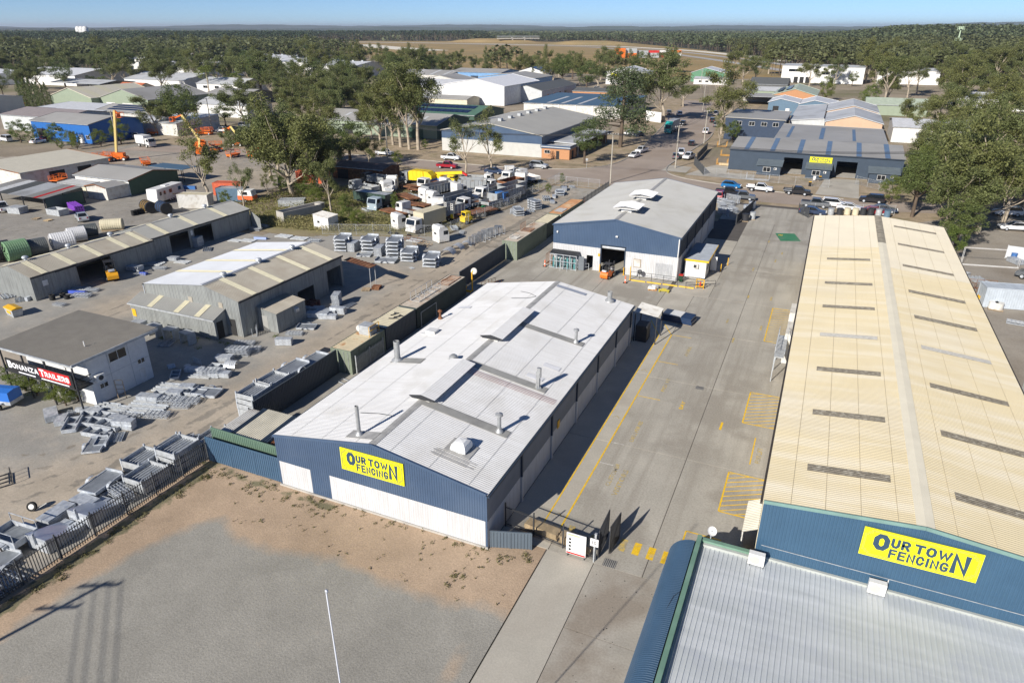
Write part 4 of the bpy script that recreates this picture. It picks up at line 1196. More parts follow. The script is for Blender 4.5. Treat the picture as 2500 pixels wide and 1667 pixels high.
for i in range(4):
 for j in range(2):
  part(t,"print_line",MB().box(.52,.6 + random.uniform(.3,.65),-.036,-.03,1.5 - i * .28 - j * .09,1.52 - i * .28 - j * .09),DARK)
 part(t,"pictogram",MB().lathe([(0,0),(.09,0),(.09,.006),(.06,.008)],12).xf(Matrix.Translation((.25,-.03,1.47 - i * .28)) @ Matrix.Rotation(PI / 2,4,'X')),DARK)
for x in (.1,1.25): part(t,"post",MB().box(x - .03,x + .03,.03,.09,0,1.9),GATEM)
t = thing("number_sign","white square sign with the number 10 on the gate post","sign",(6.65,1.78,0))
part(t,"plate",MB().box(0,.55,-.02,.02,1.35,1.95),paint("notice_white")); part(t,"post",MB().box(.24,.32,.02,.1,0,1.9),GALV2)
fit_text(t,"lettering","10",.14,.41,1.52,1.78,-.026,DARK,0.0)
t = thing("gate_post","heavy pale post at the end of the mesh fence","post",(6.95,1.98,0)); part(t,"shaft",MB().box(-.06,.06,-.06,.06,0,2.2),GALV2); part(t,"cap",MB().box(-.08,.08,-.08,.08,2.2,2.25),GALV2); part(t,"hinge",MB().box(-.02,.1,.06,.12,.4,.5).box(-.02,.1,.06,.12,1.7,1.8),DARK)
# timber stacks behind the mesh fence
PINE = mat("fresh_pine",(0.55,0.42,0.25),rough=0.75,var=0.2,scale=4,c2=(0.42,0.30,0.17),s2=3)
def timber_stack(label,x,y,rz,L,nx,nz,m=PINE,sec=.11):
 t = thing("timber_stack",label,"timber stack",(x,y,0),rz)
 me = MB().box(0,L,0,sec * .92,0,sec * .8).mesh("plank",m)
 random.seed(int(x * 10))
 for j in range(nz):
  for i in range(nx):
   part(t,"plank",me,m,loc=(random.uniform(-.06,.06),i * sec,.1 + j * sec * .84))
 for k in (0.15,.8): part(t,"bearer",MB().box(L * k,L * k + .1,0,nx * sec,0,.1),TIMBER)
timber_stack("pale pine battens stacked behind the mesh fence near the notice board",4.25,2.5,R(-7),2.3,7,7)
timber_stack("longer pine battens stacked beside the warehouse corner behind the mesh fence",1.5,2.95,R(-7),2.5,7,5)
# yellow barrier and mesh screen by the office
t = thing("yellow_barrier","yellow safety barrier with bars behind the green parapet corner","barrier",(13.75,5.6,0),R(-8))
for x in (0,2.0): part(t,"post",MB().box(x - .06,x + .06,-.06,.06,0,1.15),YELLOW)
part(t,"rail",MB().box(0,2,-.04,.04,1.05,1.13).box(0,2,-.04,.04,.15,.23),YELLOW)
for i in range(11): part(t,"bar",MB().box(.15 + i * .17,.18 + i * .17,-.015,.015,.23,1.05),YELLOW)
t = thing("mesh_screen","dark mesh screen on a yellow post beside the walkway arrow","screen",(12.7,4.35,0),R(70))
part(t,"post",MB().box(-.07,.07,-.07,.07,0,1.5),YELLOW); part(t,"panel",MB().box(.07,1.3,-.02,.02,.1,1.45),DARK)
# ---- shipping containers
def container(label,x,y,ln,rz=0.0,side=None,roofm=None,w=2.44,h=2.6,z=0.0,doors=True,group=None,name="shipping_container"):
 """Origin: middle of the door end; body runs along +Y."""
 t = thing(name,label,"container",(x,y,z),rz,group)
 n = int(ln / .28)
 for s in (-1,1):
  k = MB(); xx = s * (w / 2 - .04)
  k.corr(lambda q: Vector((xx,.1 + (ln - .2) * q,.16)),lambda q: Vector((xx,.1 + (ln - .2) * q,h - .12)),n,.035,(s,0,0)); part(t,"side_wall",k,side)
 k = MB(); k.corr(lambda q: Vector((-w / 2 + .05,.05 + (ln - .1) * q,h - .04)),lambda q: Vector((w / 2 - .05,.05 + (ln - .1) * q,h - .04)),max(6,int(ln / .4)),.02,(0,0,1)); part(t,"roof",k,roofm or side)
 part(t,"end_wall",MB().corr(lambda q: Vector((-w / 2 + .1 + (w - .2) * q,ln - .04,.16)),lambda q: Vector((-w / 2 + .1 + (w - .2) * q,ln - .04,h - .12)),8,.03,(0,1,0)),side)
 fr = MB()
 for sx in (-1,1):
  for yy in (0,ln - .12):
   fr.box(sx * w / 2 - (.12 if sx > 0 else 0),sx * w / 2 + (0 if sx > 0 else .12),yy,yy + .12,0,h)
  fr.box(sx * w / 2 - (.08 if sx > 0 else 0),sx * w / 2 + (0 if sx > 0 else .08),.12,ln - .12,0,.16).box(sx * w / 2 - (.06 if sx > 0 else 0),sx * w / 2 + (0 if sx > 0 else .06),.12,ln - .12,h - .12,h)
 fr.box(-w / 2 + .12,w / 2 - .12,0,.1,0,.14).box(-w / 2 + .12,w / 2 - .12,0,.1,h - .12,h).box(-w / 2 + .12,w / 2 - .12,ln - .1,ln,h - .12,h)
 part(t,"frame",fr,side)
 for s in (-1,1):
  d = part(t,"door",MB().box(min(0.01 * s,s * (w / 2 - .13)),max(0.01 * s,s * (w / 2 - .13)),.03,.07,.15,h - .13),side)
  for xx in (.35,.85):
   part(d,"lock_bar",MB().tube([(s * xx,.0,.2),(s * xx,.0,h - .2)],.022,6),GALV2)
  for zz in (.5,1.0,1.5,2.0):
   part(d,"hinge_rib",MB().box(min(s * .15,s * 1.05),max(s * .15,s * 1.05),.015,.03,zz,zz + .06),side)
 return t
OLIVE = mat("olive_container",(0.20,0.235,0.175),rough=0.6,var=0.12,c2=(0.15,0.17,0.12),s2=0.8)
CHARG = mat("dark_green_container",(0.055,0.075,0.07),rough=0.6,var=0.15)
CREAMR = mat("rusty_cream_roof",(0.60,0.51,0.34),rough=0.75,var=0.15,c2=(0.40,0.19,0.07),s2=0.8,t2=(0.55,0.68))
CREAMC = mat("cream_container_roof",(0.62,0.56,0.40),rough=0.7,var=0.1)
RUSTR = mat("orange_rust_roof",(0.52,0.27,0.13),rough=0.8,var=0.15,c2=(0.60,0.44,0.27),s2=0.5)
TANR = mat("tan_container_roof",(0.50,0.44,0.36),rough=0.8,var=0.15,c2=(0.40,0.28,0.19),s2=0.7)
container("green container with rust-streaked cream roof beside the white-roofed warehouse",-24.85,17.6,6.06,0,OLIVE,CREAMR)
container("dark container with clean cream roof next to the rust-streaked one",-24.9,24.0,6.06,0,DARKF,CREAMC)
container("dark green container with tan roof carrying pipe frames",-24.85,30.3,12.19,0,CHARG,TANR)
container("long olive container with pale roof at the mouth of the side lane",-24.75,58.9,12.19,0,OLIVE,TANR,h=2.85)
container("container with cream roof behind the long olive one",-24.9,71.6,6.06,0,CHARG,CREAMC,h=2.6)
container("container with orange-brown roof beside the blue-gabled warehouse",-24.9,78.2,12.19,0,OLIVE,RUSTR,h=2.6)
# gear on the container roofs
def pipe_frame(label,x,y,z,L,W,n,m,rz=0.0,h=0.0,group=None,cat="frame"):
 t = thing("pipe_rack",label,cat,(x,y,z),rz,group)
 for s in (-1,1):
  part(t,"side_rail",MB().bar((s * W / 2,0,.04),(s * W / 2,L,.04),.06),m)
  if h:
   part(t,"upper_rail",MB().bar((s * W / 2,0,h),(s * W / 2,L,h),.04),m)
 for i in range(n):
  yy = L * i / (n - 1)
  part(t,"cross_bar",MB().bar((-W / 2,yy,.04),(W / 2,yy,.04),.05),m)
  if h:
   for s in (-1,1):
    part(t,"upright",MB().bar((s * W / 2,yy,.04),(s * W / 2,yy,h),.04),m)
 return t
pipe_frame("rusty pipe racking lying at the far end of the dark green container roof",-24.8,38.6,2.6,3.4,1.5,8,RUST)
pipe_frame("grey guard rail frame standing on the dark green container roof",-25.0,32.2,2.6,5.0,1.2,5,GALV2,h=1.0)
pipe_frame("rusty stillage frame on the roof of the long olive container",-24.7,64.8,2.87,2.0,1.6,5,RUST,h=1.1)
pipe_frame("small pale frame near the door end of the olive container roof",-24.8,60.2,2.87,1.4,1.2,5,OFFWHITE,h=.4)
pipe_frame("grey grid lying on the orange-brown container roof",-24.8,79.8,2.62,2.6,1.5,9,GALV2)
pipe_frame("orange-red crash barrier mesh at the end of the orange-brown container",-24.6,91.5,0.0,5.5,1.8,12,mat("faded_red",(0.60,0.13,0.06)),h=1.6)
t = thing("roof_fan_unit","white fan unit with yellow guard rail on the rust-streaked container roof","fan unit",(-24.7,21.6,2.6))
part(t,"casing",MB().box(-.7,.7,0,1.2,0,1.0),GALV2); part(t,"duct",MB().tube([(-.9,.3,.45),(-.9,1.5,.45)],.38,12),OFFWHITE); part(t,"guard_rail",MB().bar((.8,-.3,0),(.8,-.3,1.1),.05).bar((.8,1.5,0),(.8,1.5,1.1),.05).bar((.8,-.3,1.1),(.8,1.5,1.1),.05).bar((.8,-.3,.6),(.8,1.5,.6),.05),YELLOW)
for i,(x,y,r) in enumerate(((-24.9,26.4,.2),(-24.6,27.0,.5),(-25.2,27.3,.9))):
 solo("scrap_strip",MB().bar((0,0,.03),(1.0,.2,.03),.12,.05).bar((.5,.1,.04),(.7,.6,.04),.1,.05),DARK,["long black scrap strip on the clean cream container roof","crooked black scrap strip in the middle of the cream container roof","short black scrap strip at the far side of the cream container roof"][i],"scrap",(x,y,2.62),r)
bars_fence("steel_grille","grey steel grille leaning on the green container",(-23.45,18.1),(-23.45,23.0),1.9,GALV2,spacing=.16,post=2.4,singles=False)
solo("steel_hoop",MB().box(0,.06,0,3.6,0,.06).box(0,.06,0,3.6,1.9,1.96).box(0,.06,0,.06,.06,1.9).box(0,.06,3.54,3.6,.06,1.9),GALV2,"pale rectangular steel frame leaning on the dark green container","frame",(-23.45,30.8,0))
t = thing("jib_post","yellow jib post with round white lamp at the end of the containers","jib",(-23.6,44.2,0))
part(t,"post",MB().tube([(0,0,0),(0,0,2.6),(.15,.2,2.9)],.1,8),YELLOW); part(t,"lamp",MB().lathe([(0,0),(.42,0),(.45,.12),(.3,.22),(0,.24)],14).xf(Matrix.Translation((.2,.3,2.75)) @ Matrix.Rotation(R(70),4,'X')),OFFWHITE); part(t,"base_frame",MB().box(-1.2,.3,-1.0,-.8,.2,.45).box(-1.2,-1.0,-1.0,.4,.2,.45),YELLOW)
part(t,"cage",MB().box(-1.3,-1.24,-1,.2,.45,1.3).box(-1.3,-.2,-1.0,-.94,1.2,1.28),OFFWHITE)
pipe_frame("rusty trolley frame standing by the yellow jib post",-22.4,45.5,0,2.6,1.2,5,RUST,h=.9,rz=R(-20))
pipe_frame("pale ladder frame lying in the alley beside the warehouse wall",-21.4,15.6,0.05,2.6,.7,4,GALV,rz=R(80))
pipe_frame("pale pipe frame lying by the lean-to in the alley",-22.2,5.6,0.05,1.6,.8,3,GALV,rz=R(60))
# ---- site office (portable) beside the blue-gabled warehouse
PW,PL = 2.9,8.4
po = thing("site_office","white portable office with yellow fascia beside the blue-gabled warehouse","portable office",(1.0,61.5,0))
PANW = paint("portable_white",(0.76,0.76,0.74))
k = MB().box(0,PW,0,PL,.15,2.6); part(po,"body",k,PANW)
part(po,"roof",MB().corrq((-.1,-.15,2.72),(-.1,PL + .15,2.72),(PW + .25,PL + .15,2.72),(PW + .25,-.15,2.72),36,.035),mat("grey_blue_roof",(0.27,0.30,0.34),rough=0.5))
part(po,"fascia",MB().box(-.12,PW + .27,-.2,-.12,2.5,2.74).box(PW + .27,PW + .33,-.2,PL + .2,2.5,2.74),paint("fascia_yellow",(0.80,0.50,0.02)))
part(po,"skid",MB().box(.1,.3,0,PL,0,.15).box(PW - .3,PW - .1,0,PL,0,.15),DARK)
ac = part(po,"air_conditioner",MB().box(1.2,1.9,-.35,0,1.6,2.15),OFFWHITE); part(ac,"grille",MB().box(1.27,1.65,-.36,-.35,1.68,2.07),DARK)
wd = part(po,"window",MB().box(PW,PW + .04,1.0,2.2,1.1,2.1),WHITE); part(wd,"pane",MB().box(PW + .04,PW + .05,1.06,2.14,1.16,2.04),GLASS)
wd = part(po,"window",MB().box(PW,PW + .04,5.6,6.6,1.1,2.1),WHITE); part(wd,"pane",MB().box(PW + .04,PW + .05,5.66,6.54,1.16,2.04),GLASS)
part(po,"doorway",MB().box(PW,PW + .02,3.2,4.1,.15,2.2),DARKIN); dr = part(po,"door",MB().box(PW + .02,PW + .9,4.1,4.15,.2,2.2),PANW); part(dr,"handle",MB().box(PW + .75,PW + .85,4.05,4.1,1.1,1.15),GALV)
# ---- forklift
def make_forklift(bodym):
 t = thing("forklift","x","forklift")
 part(t,"chassis",MB().prism([(-1.15,.25),(1.0,.25),(1.0,.75),(.2,.8),(-.1,1.05),(-1.0,1.1),(-1.2,.8)],-.52,.52,'x'),bodym)
 part(t,"counterweight",MB().prism([(-1.45,.3),(-1.15,.25),(-1.0,1.1),(-1.3,1.0),(-1.48,.7)],-.54,.54,'x'),bodym)
 part(t,"seat",MB().box(-.28,.28,-.65,-.1,1.1,1.25).box(-.26,.26,-.72,-.6,1.25,1.75),BLACK)
 for s in (-1,1):
  part(t,"roof_post",MB().bar((s * .48,-1.0,1.05),(s * .46,-.75,2.1),.07).bar((s * .48,.55,.75),(s * .46,.25,2.1),.07),DARK)
  part(t,"mast_rail",MB().box(s * .36 - .06,s * .36 + .06,1.05,1.2,.1,2.2),DARK)
  part(t,"fork",MB().box(s * .3 - .06,s * .3 + .06,1.25,2.35,.08,.13).box(s * .3 - .06,s * .3 + .06,1.22,1.27,.08,.7),DARK)
  for yy,r in ((-.85,.27),(.7,.34)):
   wh = part(t,"wheel",MB().lathe([(0,-.11),(r * .55,-.11),(r,-.1),(r,.1),(r * .55,.11),(0,.11)],16).xf(Matrix.Translation((s * .5,yy,r)) @ Matrix.Rotation(PI / 2,4,'Y')),BLACK)
   part(wh,"rim",MB().lathe([(0,-.125),(r * .5,-.125),(r * .5,.125),(0,.125)],12).xf(Matrix.Translation((s * .5,yy,r)) @ Matrix.Rotation(PI / 2,4,'Y')),OFFWHITE)
 rf = MB()
 for i in range(7): rf.box(-.5,.5,-.8 + i * .17,-.74 + i * .17,2.1,2.14)
 rf.box(-.52,-.46,-.82,.34,2.08,2.15).box(.46,.52,-.82,.34,2.08,2.15); part(t,"overhead_guard",rf,DARK)
 part(t,"carriage",MB().box(-.5,.5,1.2,1.26,.3,.38).box(-.5,.5,1.2,1.26,.75,.83),DARK); part(t,"load_rest",MB().box(-.48,.48,1.2,1.24,.83,1.2),GALV2)
 part(t,"gas_bottle",MB().tube([(-.3,-1.2,1.25),(.3,-1.2,1.25)],.16,10),GALV)
 return t
FORK1 = Proto(lambda: make_forklift(ORANGE))
FORK1.place((-8.75,57.0,0),R(-8),"orange forklift facing the doorway of the blue-gabled warehouse","forklift")
# ---- gear in front of the blue-gabled warehouse
def handrail(label,pts,h,m,mesh=False,cat="railing",n_mid=1):
 t = thing("railing",label,cat,(*pts[0],0)); x0,y0 = pts[0]
 for (a,b) in zip(pts[:-1],pts[1:]):
  L = math.dist(a,b); n = max(1,int(L / 1.5))
  for i in range(n + 1):
   f = i / n; x,y = a[0] + (b[0] - a[0]) * f - x0,a[1] + (b[1] - a[1]) * f - y0
   part(t,"post",MB().box(x - .025,x + .025,y - .025,y + .025,0,h),m)
  for z in [h] + [h * (k + 1) / (n_mid + 1) for k in range(n_mid)]:
   part(t,"rail",MB().bar((a[0] - x0,a[1] - y0,z),(b[0] - x0,b[1] - y0,z),.04),m)
 return t
handrail("dark temporary railing panels across the front of the blue-gabled warehouse",[(-5.6,57.5),(-2.7,57.6),(.62,57.6)],1.15,DARK)
handrail("dark railing panel in front of the portable office",[(.9,57.6),(3.6,57.5)],1.15,DARK)
handrail("low dark barrier reaching out past the portable office corner",[(2.2,56.8),(5.7,59.2)],.9,DARK)
handrail("pale galvanised rail frame around the portable office step",[(1.2,60.2),(3.9,60.0)],1.0,GALV)
YB = paint("kerb_yellow",(0.78,0.50,0.05))
for i,x in enumerate((-5.4,-3.2,-1.0,1.2)):
 solo("wheel_stop",MB().box(0,2.0,0,.2,0,.13),YB,"%s yellow wheel stop from the roller doorway along the railing" % ordn(i),"wheel stop",(x,57.0 + i * .06,0.0),0,"yellow wheel stops")
def bollard(label,x,y,h=1.1,r=.06,m=YELLOW):
 t = thing("bollard",label,"bollard",(x,y,0)); part(t,"shaft",MB().lathe([(r,0),(r,h),(r * .6,h + .04),(0,h + .05)],10),m); part(t,"base_plate",MB().box(-.12,.12,-.12,.12,0,.02),m)
bollard("yellow bollard at the left jamb of the roller doorway",-10.55,58.9); bollard("yellow bollard at the right jamb of the roller doorway",-7.0,58.9)
bollard("tall yellow bollard at the start of the dark railing",-5.6,57.2,2.0); bollard("yellow bollard beside the open office door",5.4,66.1); bollard("second yellow bollard further along the office",5.9,69.5)
solo("mirror_disc",MB().lathe([(0,0),(.32,.0),(.34,.05),(.2,.1),(0,.12)],16).xf(Matrix.Translation((0,0,1.0)) @ Matrix.Rotation(R(70),4,'X')).tube([(0,0,0),(0,0,1.0)],.03,6),DARK,"dark round mirror on a short stand by the railing","mirror",(-4.5,58.2,0))
def cone(label,x,y):
 t = thing("traffic_cone",label,"traffic cone",(x,y,0)); part(t,"base",MB().box(-.3,.3,-.18,.18,0,.06),BLACK); part(t,"body",MB().lathe([(.12,.06),(.08,1.0),(0,1.02)],10),mat("cone_orange",(0.80,0.2,0.1))); part(t,"band",MB().lathe([(.109,.35),(.102,.55)],10),WHITE)
cone("orange delineator post near the dark railing end",-5.85,55.7); cone("orange delineator post beside the gas bottle cage",-18.6,57.9)
def pallet(label,x,y,rz=0.0,z=0.0,m=TIMBER,load=None,group=None):
 t = thing("pallet",label,"pallet",(x,y,z),rz,group)
 for i in range(7): part(t,"slat",MB().box(-.55,.55,-.58 + i * .17,-.46 + i * .17,.12,.145),m)
 for xx in (-.5,0,.5): part(t,"bearer",MB().box(xx - .045,xx + .045,-.58,.58,.02,.12),m)
 for i in range(3): part(t,"slat",MB().box(-.55,.55,-.58 + i * .52,-.46 + i * .52,0,.02),m)
 return t
pallet("orange-brown pallet carrying wrapped white bundles on the concrete",-1.8,54.8,R(8),m=mat("orange_pallet",(0.55,0.27,0.08)))
for i,(x,y,s) in enumerate(((-2.1,54.6,.3),(-1.55,54.95,.36),(-1.75,54.55,.26))):
 solo("wrapped_bundle",MB().prism([(-s,0),(s,0),(s * .9,s),(-.7 * s,s * 1.15)],-.3,.3,'y'),WHITE,["small white wrapped bundle at the pallet corner","largest white wrapped bundle on the orange-brown pallet","white wrapped bundle at the front of the orange-brown pallet"][i],"bundle",(x,y,.147),i)
t = thing("lifting_bracket","olive yellow lifting attachment lying on the concrete","attachment",(-.2,54.4,0),R(5)); OY = paint("olive_yellow",(0.42,0.36,0.05))
part(t,"beam",MB().box(-.7,.7,-.1,.1,.1,.35),OY); part(t,"arm",MB().box(-.65,-.5,-.4,.4,.05,.2).box(.5,.65,-.4,.4,.05,.2),OY); part(t,"top_bar",MB().box(-.3,.3,-.06,.06,.35,.5),OY)
def wheelie(label,x,y,m,lid,rz=0.0,group=None):
 t = thing("wheelie_bin",label,"bin",(x,y,0),rz,group)
 part(t,"body",MB().loft([[(-.22,-.25,.08),(.22,-.25,.08),(.22,.2,.08),(-.22,.2,.08)],[(-.29,-.34,.95),(.29,-.34,.95),(.29,.33,.95),(-.29,.33,.95)]]),m)
 part(t,"lid",MB().box(-.3,.3,-.36,.36,.95,1.02),lid)
 for s in (-1,1): part(t,"wheel",MB().tube([(s * .22,.26,.12),(s * .3,.26,.12)],.12,10),BLACK)
wheelie("dark green wheelie bin with red lid beside the white portable office",1.0,59.4,paint("bin_green",(0.02,0.06,0.03)),RED)
t = thing("spill_station","yellow wheeled frame holding a red extinguisher near the office corner","stand",(3.9,57.7,0))
for x in (-.5,.5): part(t,"upright",MB().box(x - .05,x + .05,-.05,.05,0,1.3),YELLOW)
part(t,"shelf",MB().box(-.5,.5,-.3,.3,.3,.36).box(-.5,.5,-.05,.05,1.2,1.3).box(-.5,.5,-.05,.05,.75,.85),YELLOW)
tag(ob("fire_extinguisher",MB().lathe([(.09,0),(.09,.5),(.04,.6),(.03,.68),(0,.68)],10).mesh("fire_extinguisher",RED),None,(3.95,57.55,.37)),"red fire extinguisher on the yellow wheeled frame","extinguisher")
handrail("galvanised trolley rails by the open grey door",[(-13.4,58.3),(-12.2,58.9)],1.0,GALV); handrail("low galvanised rack in front of the gas bottle cage",[(-15.9,57.0),(-14.9,57.1)],1.0,GALV)
pipe_frame("stack of rusty and red step ladders left of the gas bottle cage",-18.5,59.2,0,2.0,.9,6,RUST,h=1.5)
t = thing("wrapped_mattress_stack","dark blue wrapped bales with white top beside the far awning","bale",(3.6,45.3,0),R(-8))
part(t,"bale",MB().box(-1.9,1.9,-1.0,1.0,.1,.5),paint("wrap_navy",(0.02,0.04,0.09),rough=.3)); part(t,"bale",MB().box(-1.8,1.8,-.95,.95,.5,.85),paint("wrap_navy")); part(t,"cover",MB().box(-.9,.5,-.9,.9,.85,.9),WHITE); part(t,"pallet",MB().box(-1.8,1.8,-.9,.9,0,.1),TIMBER)
# ================================================================== trailer maker's yard
ZINC = mat("aged_zinc_cladding",(0.31,0.325,0.315),rough=0.5,metal=0.15,var=0.1,scale=0.7,streak=((4,4,.3),(0.20,0.205,0.20)))
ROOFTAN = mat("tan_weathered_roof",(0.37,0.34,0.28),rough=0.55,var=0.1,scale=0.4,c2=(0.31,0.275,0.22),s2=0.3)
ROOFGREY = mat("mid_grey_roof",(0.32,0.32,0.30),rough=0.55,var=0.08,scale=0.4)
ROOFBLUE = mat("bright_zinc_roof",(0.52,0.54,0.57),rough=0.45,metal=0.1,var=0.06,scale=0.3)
CRSTRIP = mat("cream_translucent_sheet",(0.62,0.58,0.42),rough=0.5,var=0.08,scale=2)
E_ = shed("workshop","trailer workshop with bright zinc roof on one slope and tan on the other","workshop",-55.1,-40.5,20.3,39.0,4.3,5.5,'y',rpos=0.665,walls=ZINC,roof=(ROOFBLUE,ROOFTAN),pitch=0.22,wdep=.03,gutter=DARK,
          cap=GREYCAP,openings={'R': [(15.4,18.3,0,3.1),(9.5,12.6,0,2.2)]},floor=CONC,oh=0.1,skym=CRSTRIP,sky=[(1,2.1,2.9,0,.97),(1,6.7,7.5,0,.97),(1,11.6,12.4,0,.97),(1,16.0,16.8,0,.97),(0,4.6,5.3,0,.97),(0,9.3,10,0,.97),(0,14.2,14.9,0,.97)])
for yy in (3.1,8.9,15.0): part(E_,"roof_vent",turbine_mb(),GALV,loc=(9.71,yy,5.5))
for x in (7.3,11.9): part(E_,"wall_louvre",MB().box(x - .3,x + .3,-.06,-.03,3.1,3.8),ROOFTAN)
part(E_,"doorway",MB().box(12.9,13.7,-.05,-.035,0,2.0),DARKIN); part(E_,"ridge_flashing",MB().box(9.4,9.75,-.14,18.8,5.6,5.66),ROOFBLUE)
part(E_,"downpipe",MB().box(-.12,-.02,-.12,-.03,0,4.2),GALV)
l = shed("workshop_annexe","low lean-to annexe along the front of the trailer workshop","lean-to",-55.9,-42.7,18.5,20.25,2.45,3.1,'x',walls={'F': ZINC,'K': ZINC,'R': ZINC},roof=ROOFGREY,pitch=0.22,flat=True,oh=.15,gutter=GALV2,
         skym=CRSTRIP,sky=[(0,3.0,3.8,0,1),(0,7.2,8.0,0,1),(0,10.4,11.2,0,1)])
part(l,"doorway",MB().box(.6,1.5,13.2,13.24,0,2.0),DARKIN); part(l,"safety_sign",MB().box(1.78,1.81,.15,.75,.8,1.7),YELLOW)
for i in range(4):
 x = -52.5 + i * 2.5; t = thing("concrete_culvert","%s grey U-shaped precast frame along the annexe wall from the zinc workshop's far end" % ordn(i),"precast frame",(x,16.6,0),R(6 * (-1) ** i),"precast frames by the annexe")
 part(t,"leg",MB().box(-.75,-.62,-.5,.5,0,1.25),GALV2); part(t,"leg",MB().box(.62,.75,-.5,.5,0,1.25),GALV2); part(t,"top",MB().box(-.75,.75,-.5,.5,1.25,1.38),GALV2)
an = shed("tool_shed","small grey ribbed shed with square hooded vent against the trailer workshop","shed",-40.35,-37.65,22.8,27.7,2.35,2.75,'y',walls=ZINC,roof=ROOFTAN,pitch=0.2,flat=True,oh=.08)
hv = part(an,"vent_hood",MB().prism([(0,0),(.35,0),(.35,.35),(0,.55)],2.9,3.45,'y').xf(Matrix.Translation((2.7,0,1.55))),OFFWHITE); part(an,"door",MB().box(.5,1.3,-.04,-.032,0,1.9),ROOFGREY)
# long open-sided shed
F1 = shed("long_shed","low long shed with tan striped roof, open bay and yellow forklift","shed",-81.0,-73.2,18.2,36.6,3.15,4.2,'y',walls=ZINC,roof=ROOFTAN,pitch=0.22,gutter=DARK,cap=GREYCAP,floor=CONC,
          openings={'R': [(6.2,11.3,0,2.85)]},skym=CRSTRIP,sky=[(1,a,a + .85,0,.97) for a in (1.5,5.5,9.6,13.8,17.0)] + [(0,a,a + .85,0,.97) for a in (1.5,5.5,9.6,13.8)])
for y in (2.5,8.5,15): part(F1,"roof_vent",turbine_mb(),GALV,loc=(3.7,y,4.15))
part(F1,"notice",MB().box(7.85,7.88,1.3,2.0,1.6,2.3),WHITE); part(F1,"sliding_rail",MB().box(7.84,7.9,3.2,6.2,2.85,2.95),DARK)
F2 = shed("long_shed","grey-roofed long shed with cream strips joined end to end with the tan one","shed",-81.4,-73.6,36.7,57.0,3.3,4.4,'y',walls=ZINC,roof=ROOFGREY,pitch=0.22,gutter=DARK,cap=GREYCAP,floor=CONC,
          openings={'R': [(3.3,6.9,0,2.9),(8.0,11.7,0,2.9)]},skym=CRSTRIP,sky=[(1,a,a + .9,0,.97) for a in (2.6,8.2,14.5)] + [(0,a,a + .9,0,.97) for a in (2.6,8.2,14.5)])
for y in (7.5,14.5): part(F2,"roof_vent",turbine_mb(),GALV,loc=(3.9,y,4.35))
part(F2,"notice",MB().box(7.85,7.88,7.3,7.7,2.0,2.7),WHITE)
solo("wing_wall",MB().corrq((-.2,0,0),(2.4,-.6,0),(2.4,-.6,2.0),(-.2,0,3.1),12,.03),ZINC,"grey ribbed screen wall slanting off the end of the grey-roofed long shed","wall",(-73.4,57.2,0))
# two-storey office
WBRICK = mat("white_painted_block",(0.66,0.665,0.66),rough=0.75,var=0.06,scale=2.5,bump=0.2,bscale=8)
G = thing("two_storey_office","two-storey white block office with brown ribbed roof and trailer sign","office",(-50.4,2.8,0))
gw,gl = 8.75,6.3
part(G,"wall",MB().box(0,gw,0,gl,0,4.95),WBRICK)
part(G,"roof",MB().corrq((-1.9,-1.7,4.95),(gw + .75,-1.7,4.95),(gw + .75,gl + 1.0,5.15),(-1.9,gl + 1.0,5.15),50,.04),mat("brown_grey_roof",(0.35,0.32,0.265),rough=0.65,var=0.08))
part(G,"soffit",MB().box(-1.8,gw + .65,-1.6,gl + .9,4.84,4.9),OFFWHITE)
part(G,"gutter",MB().box(-1.9,gw + .8,-1.82,-1.7,4.82,4.98).box(gw + .76,gw + .86,-1.8,gl + 1.0,4.86,5.1),GALV2)
part(G,"verandah_floor",MB().box(-1.2,gw + .3,-1.5,0,2.3,2.45),DARK)
for x in (-1.1,2.0,5.2,gw + .2): part(G,"verandah_post",MB().box(x - .06,x + .06,-1.5,-1.38,0,4.85),DARK)
sg = part(G,"sign_board",MB().box(-.4,gw + .1,-1.62,-1.52,2.5,3.85),paint("sign_black",(0.02,0.02,0.022)),label="black and red board lettered BONANZA TRAILERS")
part(sg,"red_panel",MB().box(4.3,8.5,-1.632,-1.62,2.85,3.75),paint("sign_red",(0.62,0.02,0.02)))
SW = paint("letter_white",(0.8,0.8,0.8))
block_text(sg,"B",-.1,.5,2.95,3.7,-1.64,SW,.24); block_text(sg,"ONANZA",.55,4.2,3.0,3.55,-1.64,SW,.24); block_text(sg,"T",4.45,5.05,2.95,3.7,-1.644,SW,.24); block_text(sg,"RAILERS",5.1,8.4,3.0,3.55,-1.644,SW,.24)
for x0,x1 in ((1.2,3.6),(4.4,8.2)): part(sg,"small_print",MB().box(x0,x1,-1.63,-1.62,2.62,2.74),SW)
part(G,"verandah_rail",MB().box(gw + .28,gw + .34,-1.5,0,3.3,3.38).box(gw + .28,gw + .34,-1.5,0,2.8,2.86),DARK)
window(G,'R',3.1,3.4,1.9,1.0,gw,gl); window(G,'R',5.3,2.0,.85,.55,gw,gl); window(G,'R',1.1,1.35,.9,.55,gw,gl)
window(G,'F',1.8,3.35,1.6,1.1,gw,gl,bars=1); window(G,'F',5.2,3.35,1.4,1.1,gw,gl,bars=1)
part(G,"wall_joint",MB().box(gw,gw + .015,0,gl,2.38,2.42).box(gw,gw + .015,2.05,2.09,0,4.8).box(gw,gw + .015,4.25,4.29,0,4.8),GALV2)
ac = part(G,"air_conditioner",MB().box(gw + .05,gw + .4,.35,1.2,2.3,2.95),WHITE); part(ac,"fan_grille",MB().lathe([(0,0),(.24,0),(.24,.02),(0,.02)],14).xf(Matrix.Translation((gw + .4,.8,2.62)) @ Matrix.Rotation(PI / 2,4,'Y')),DARK)
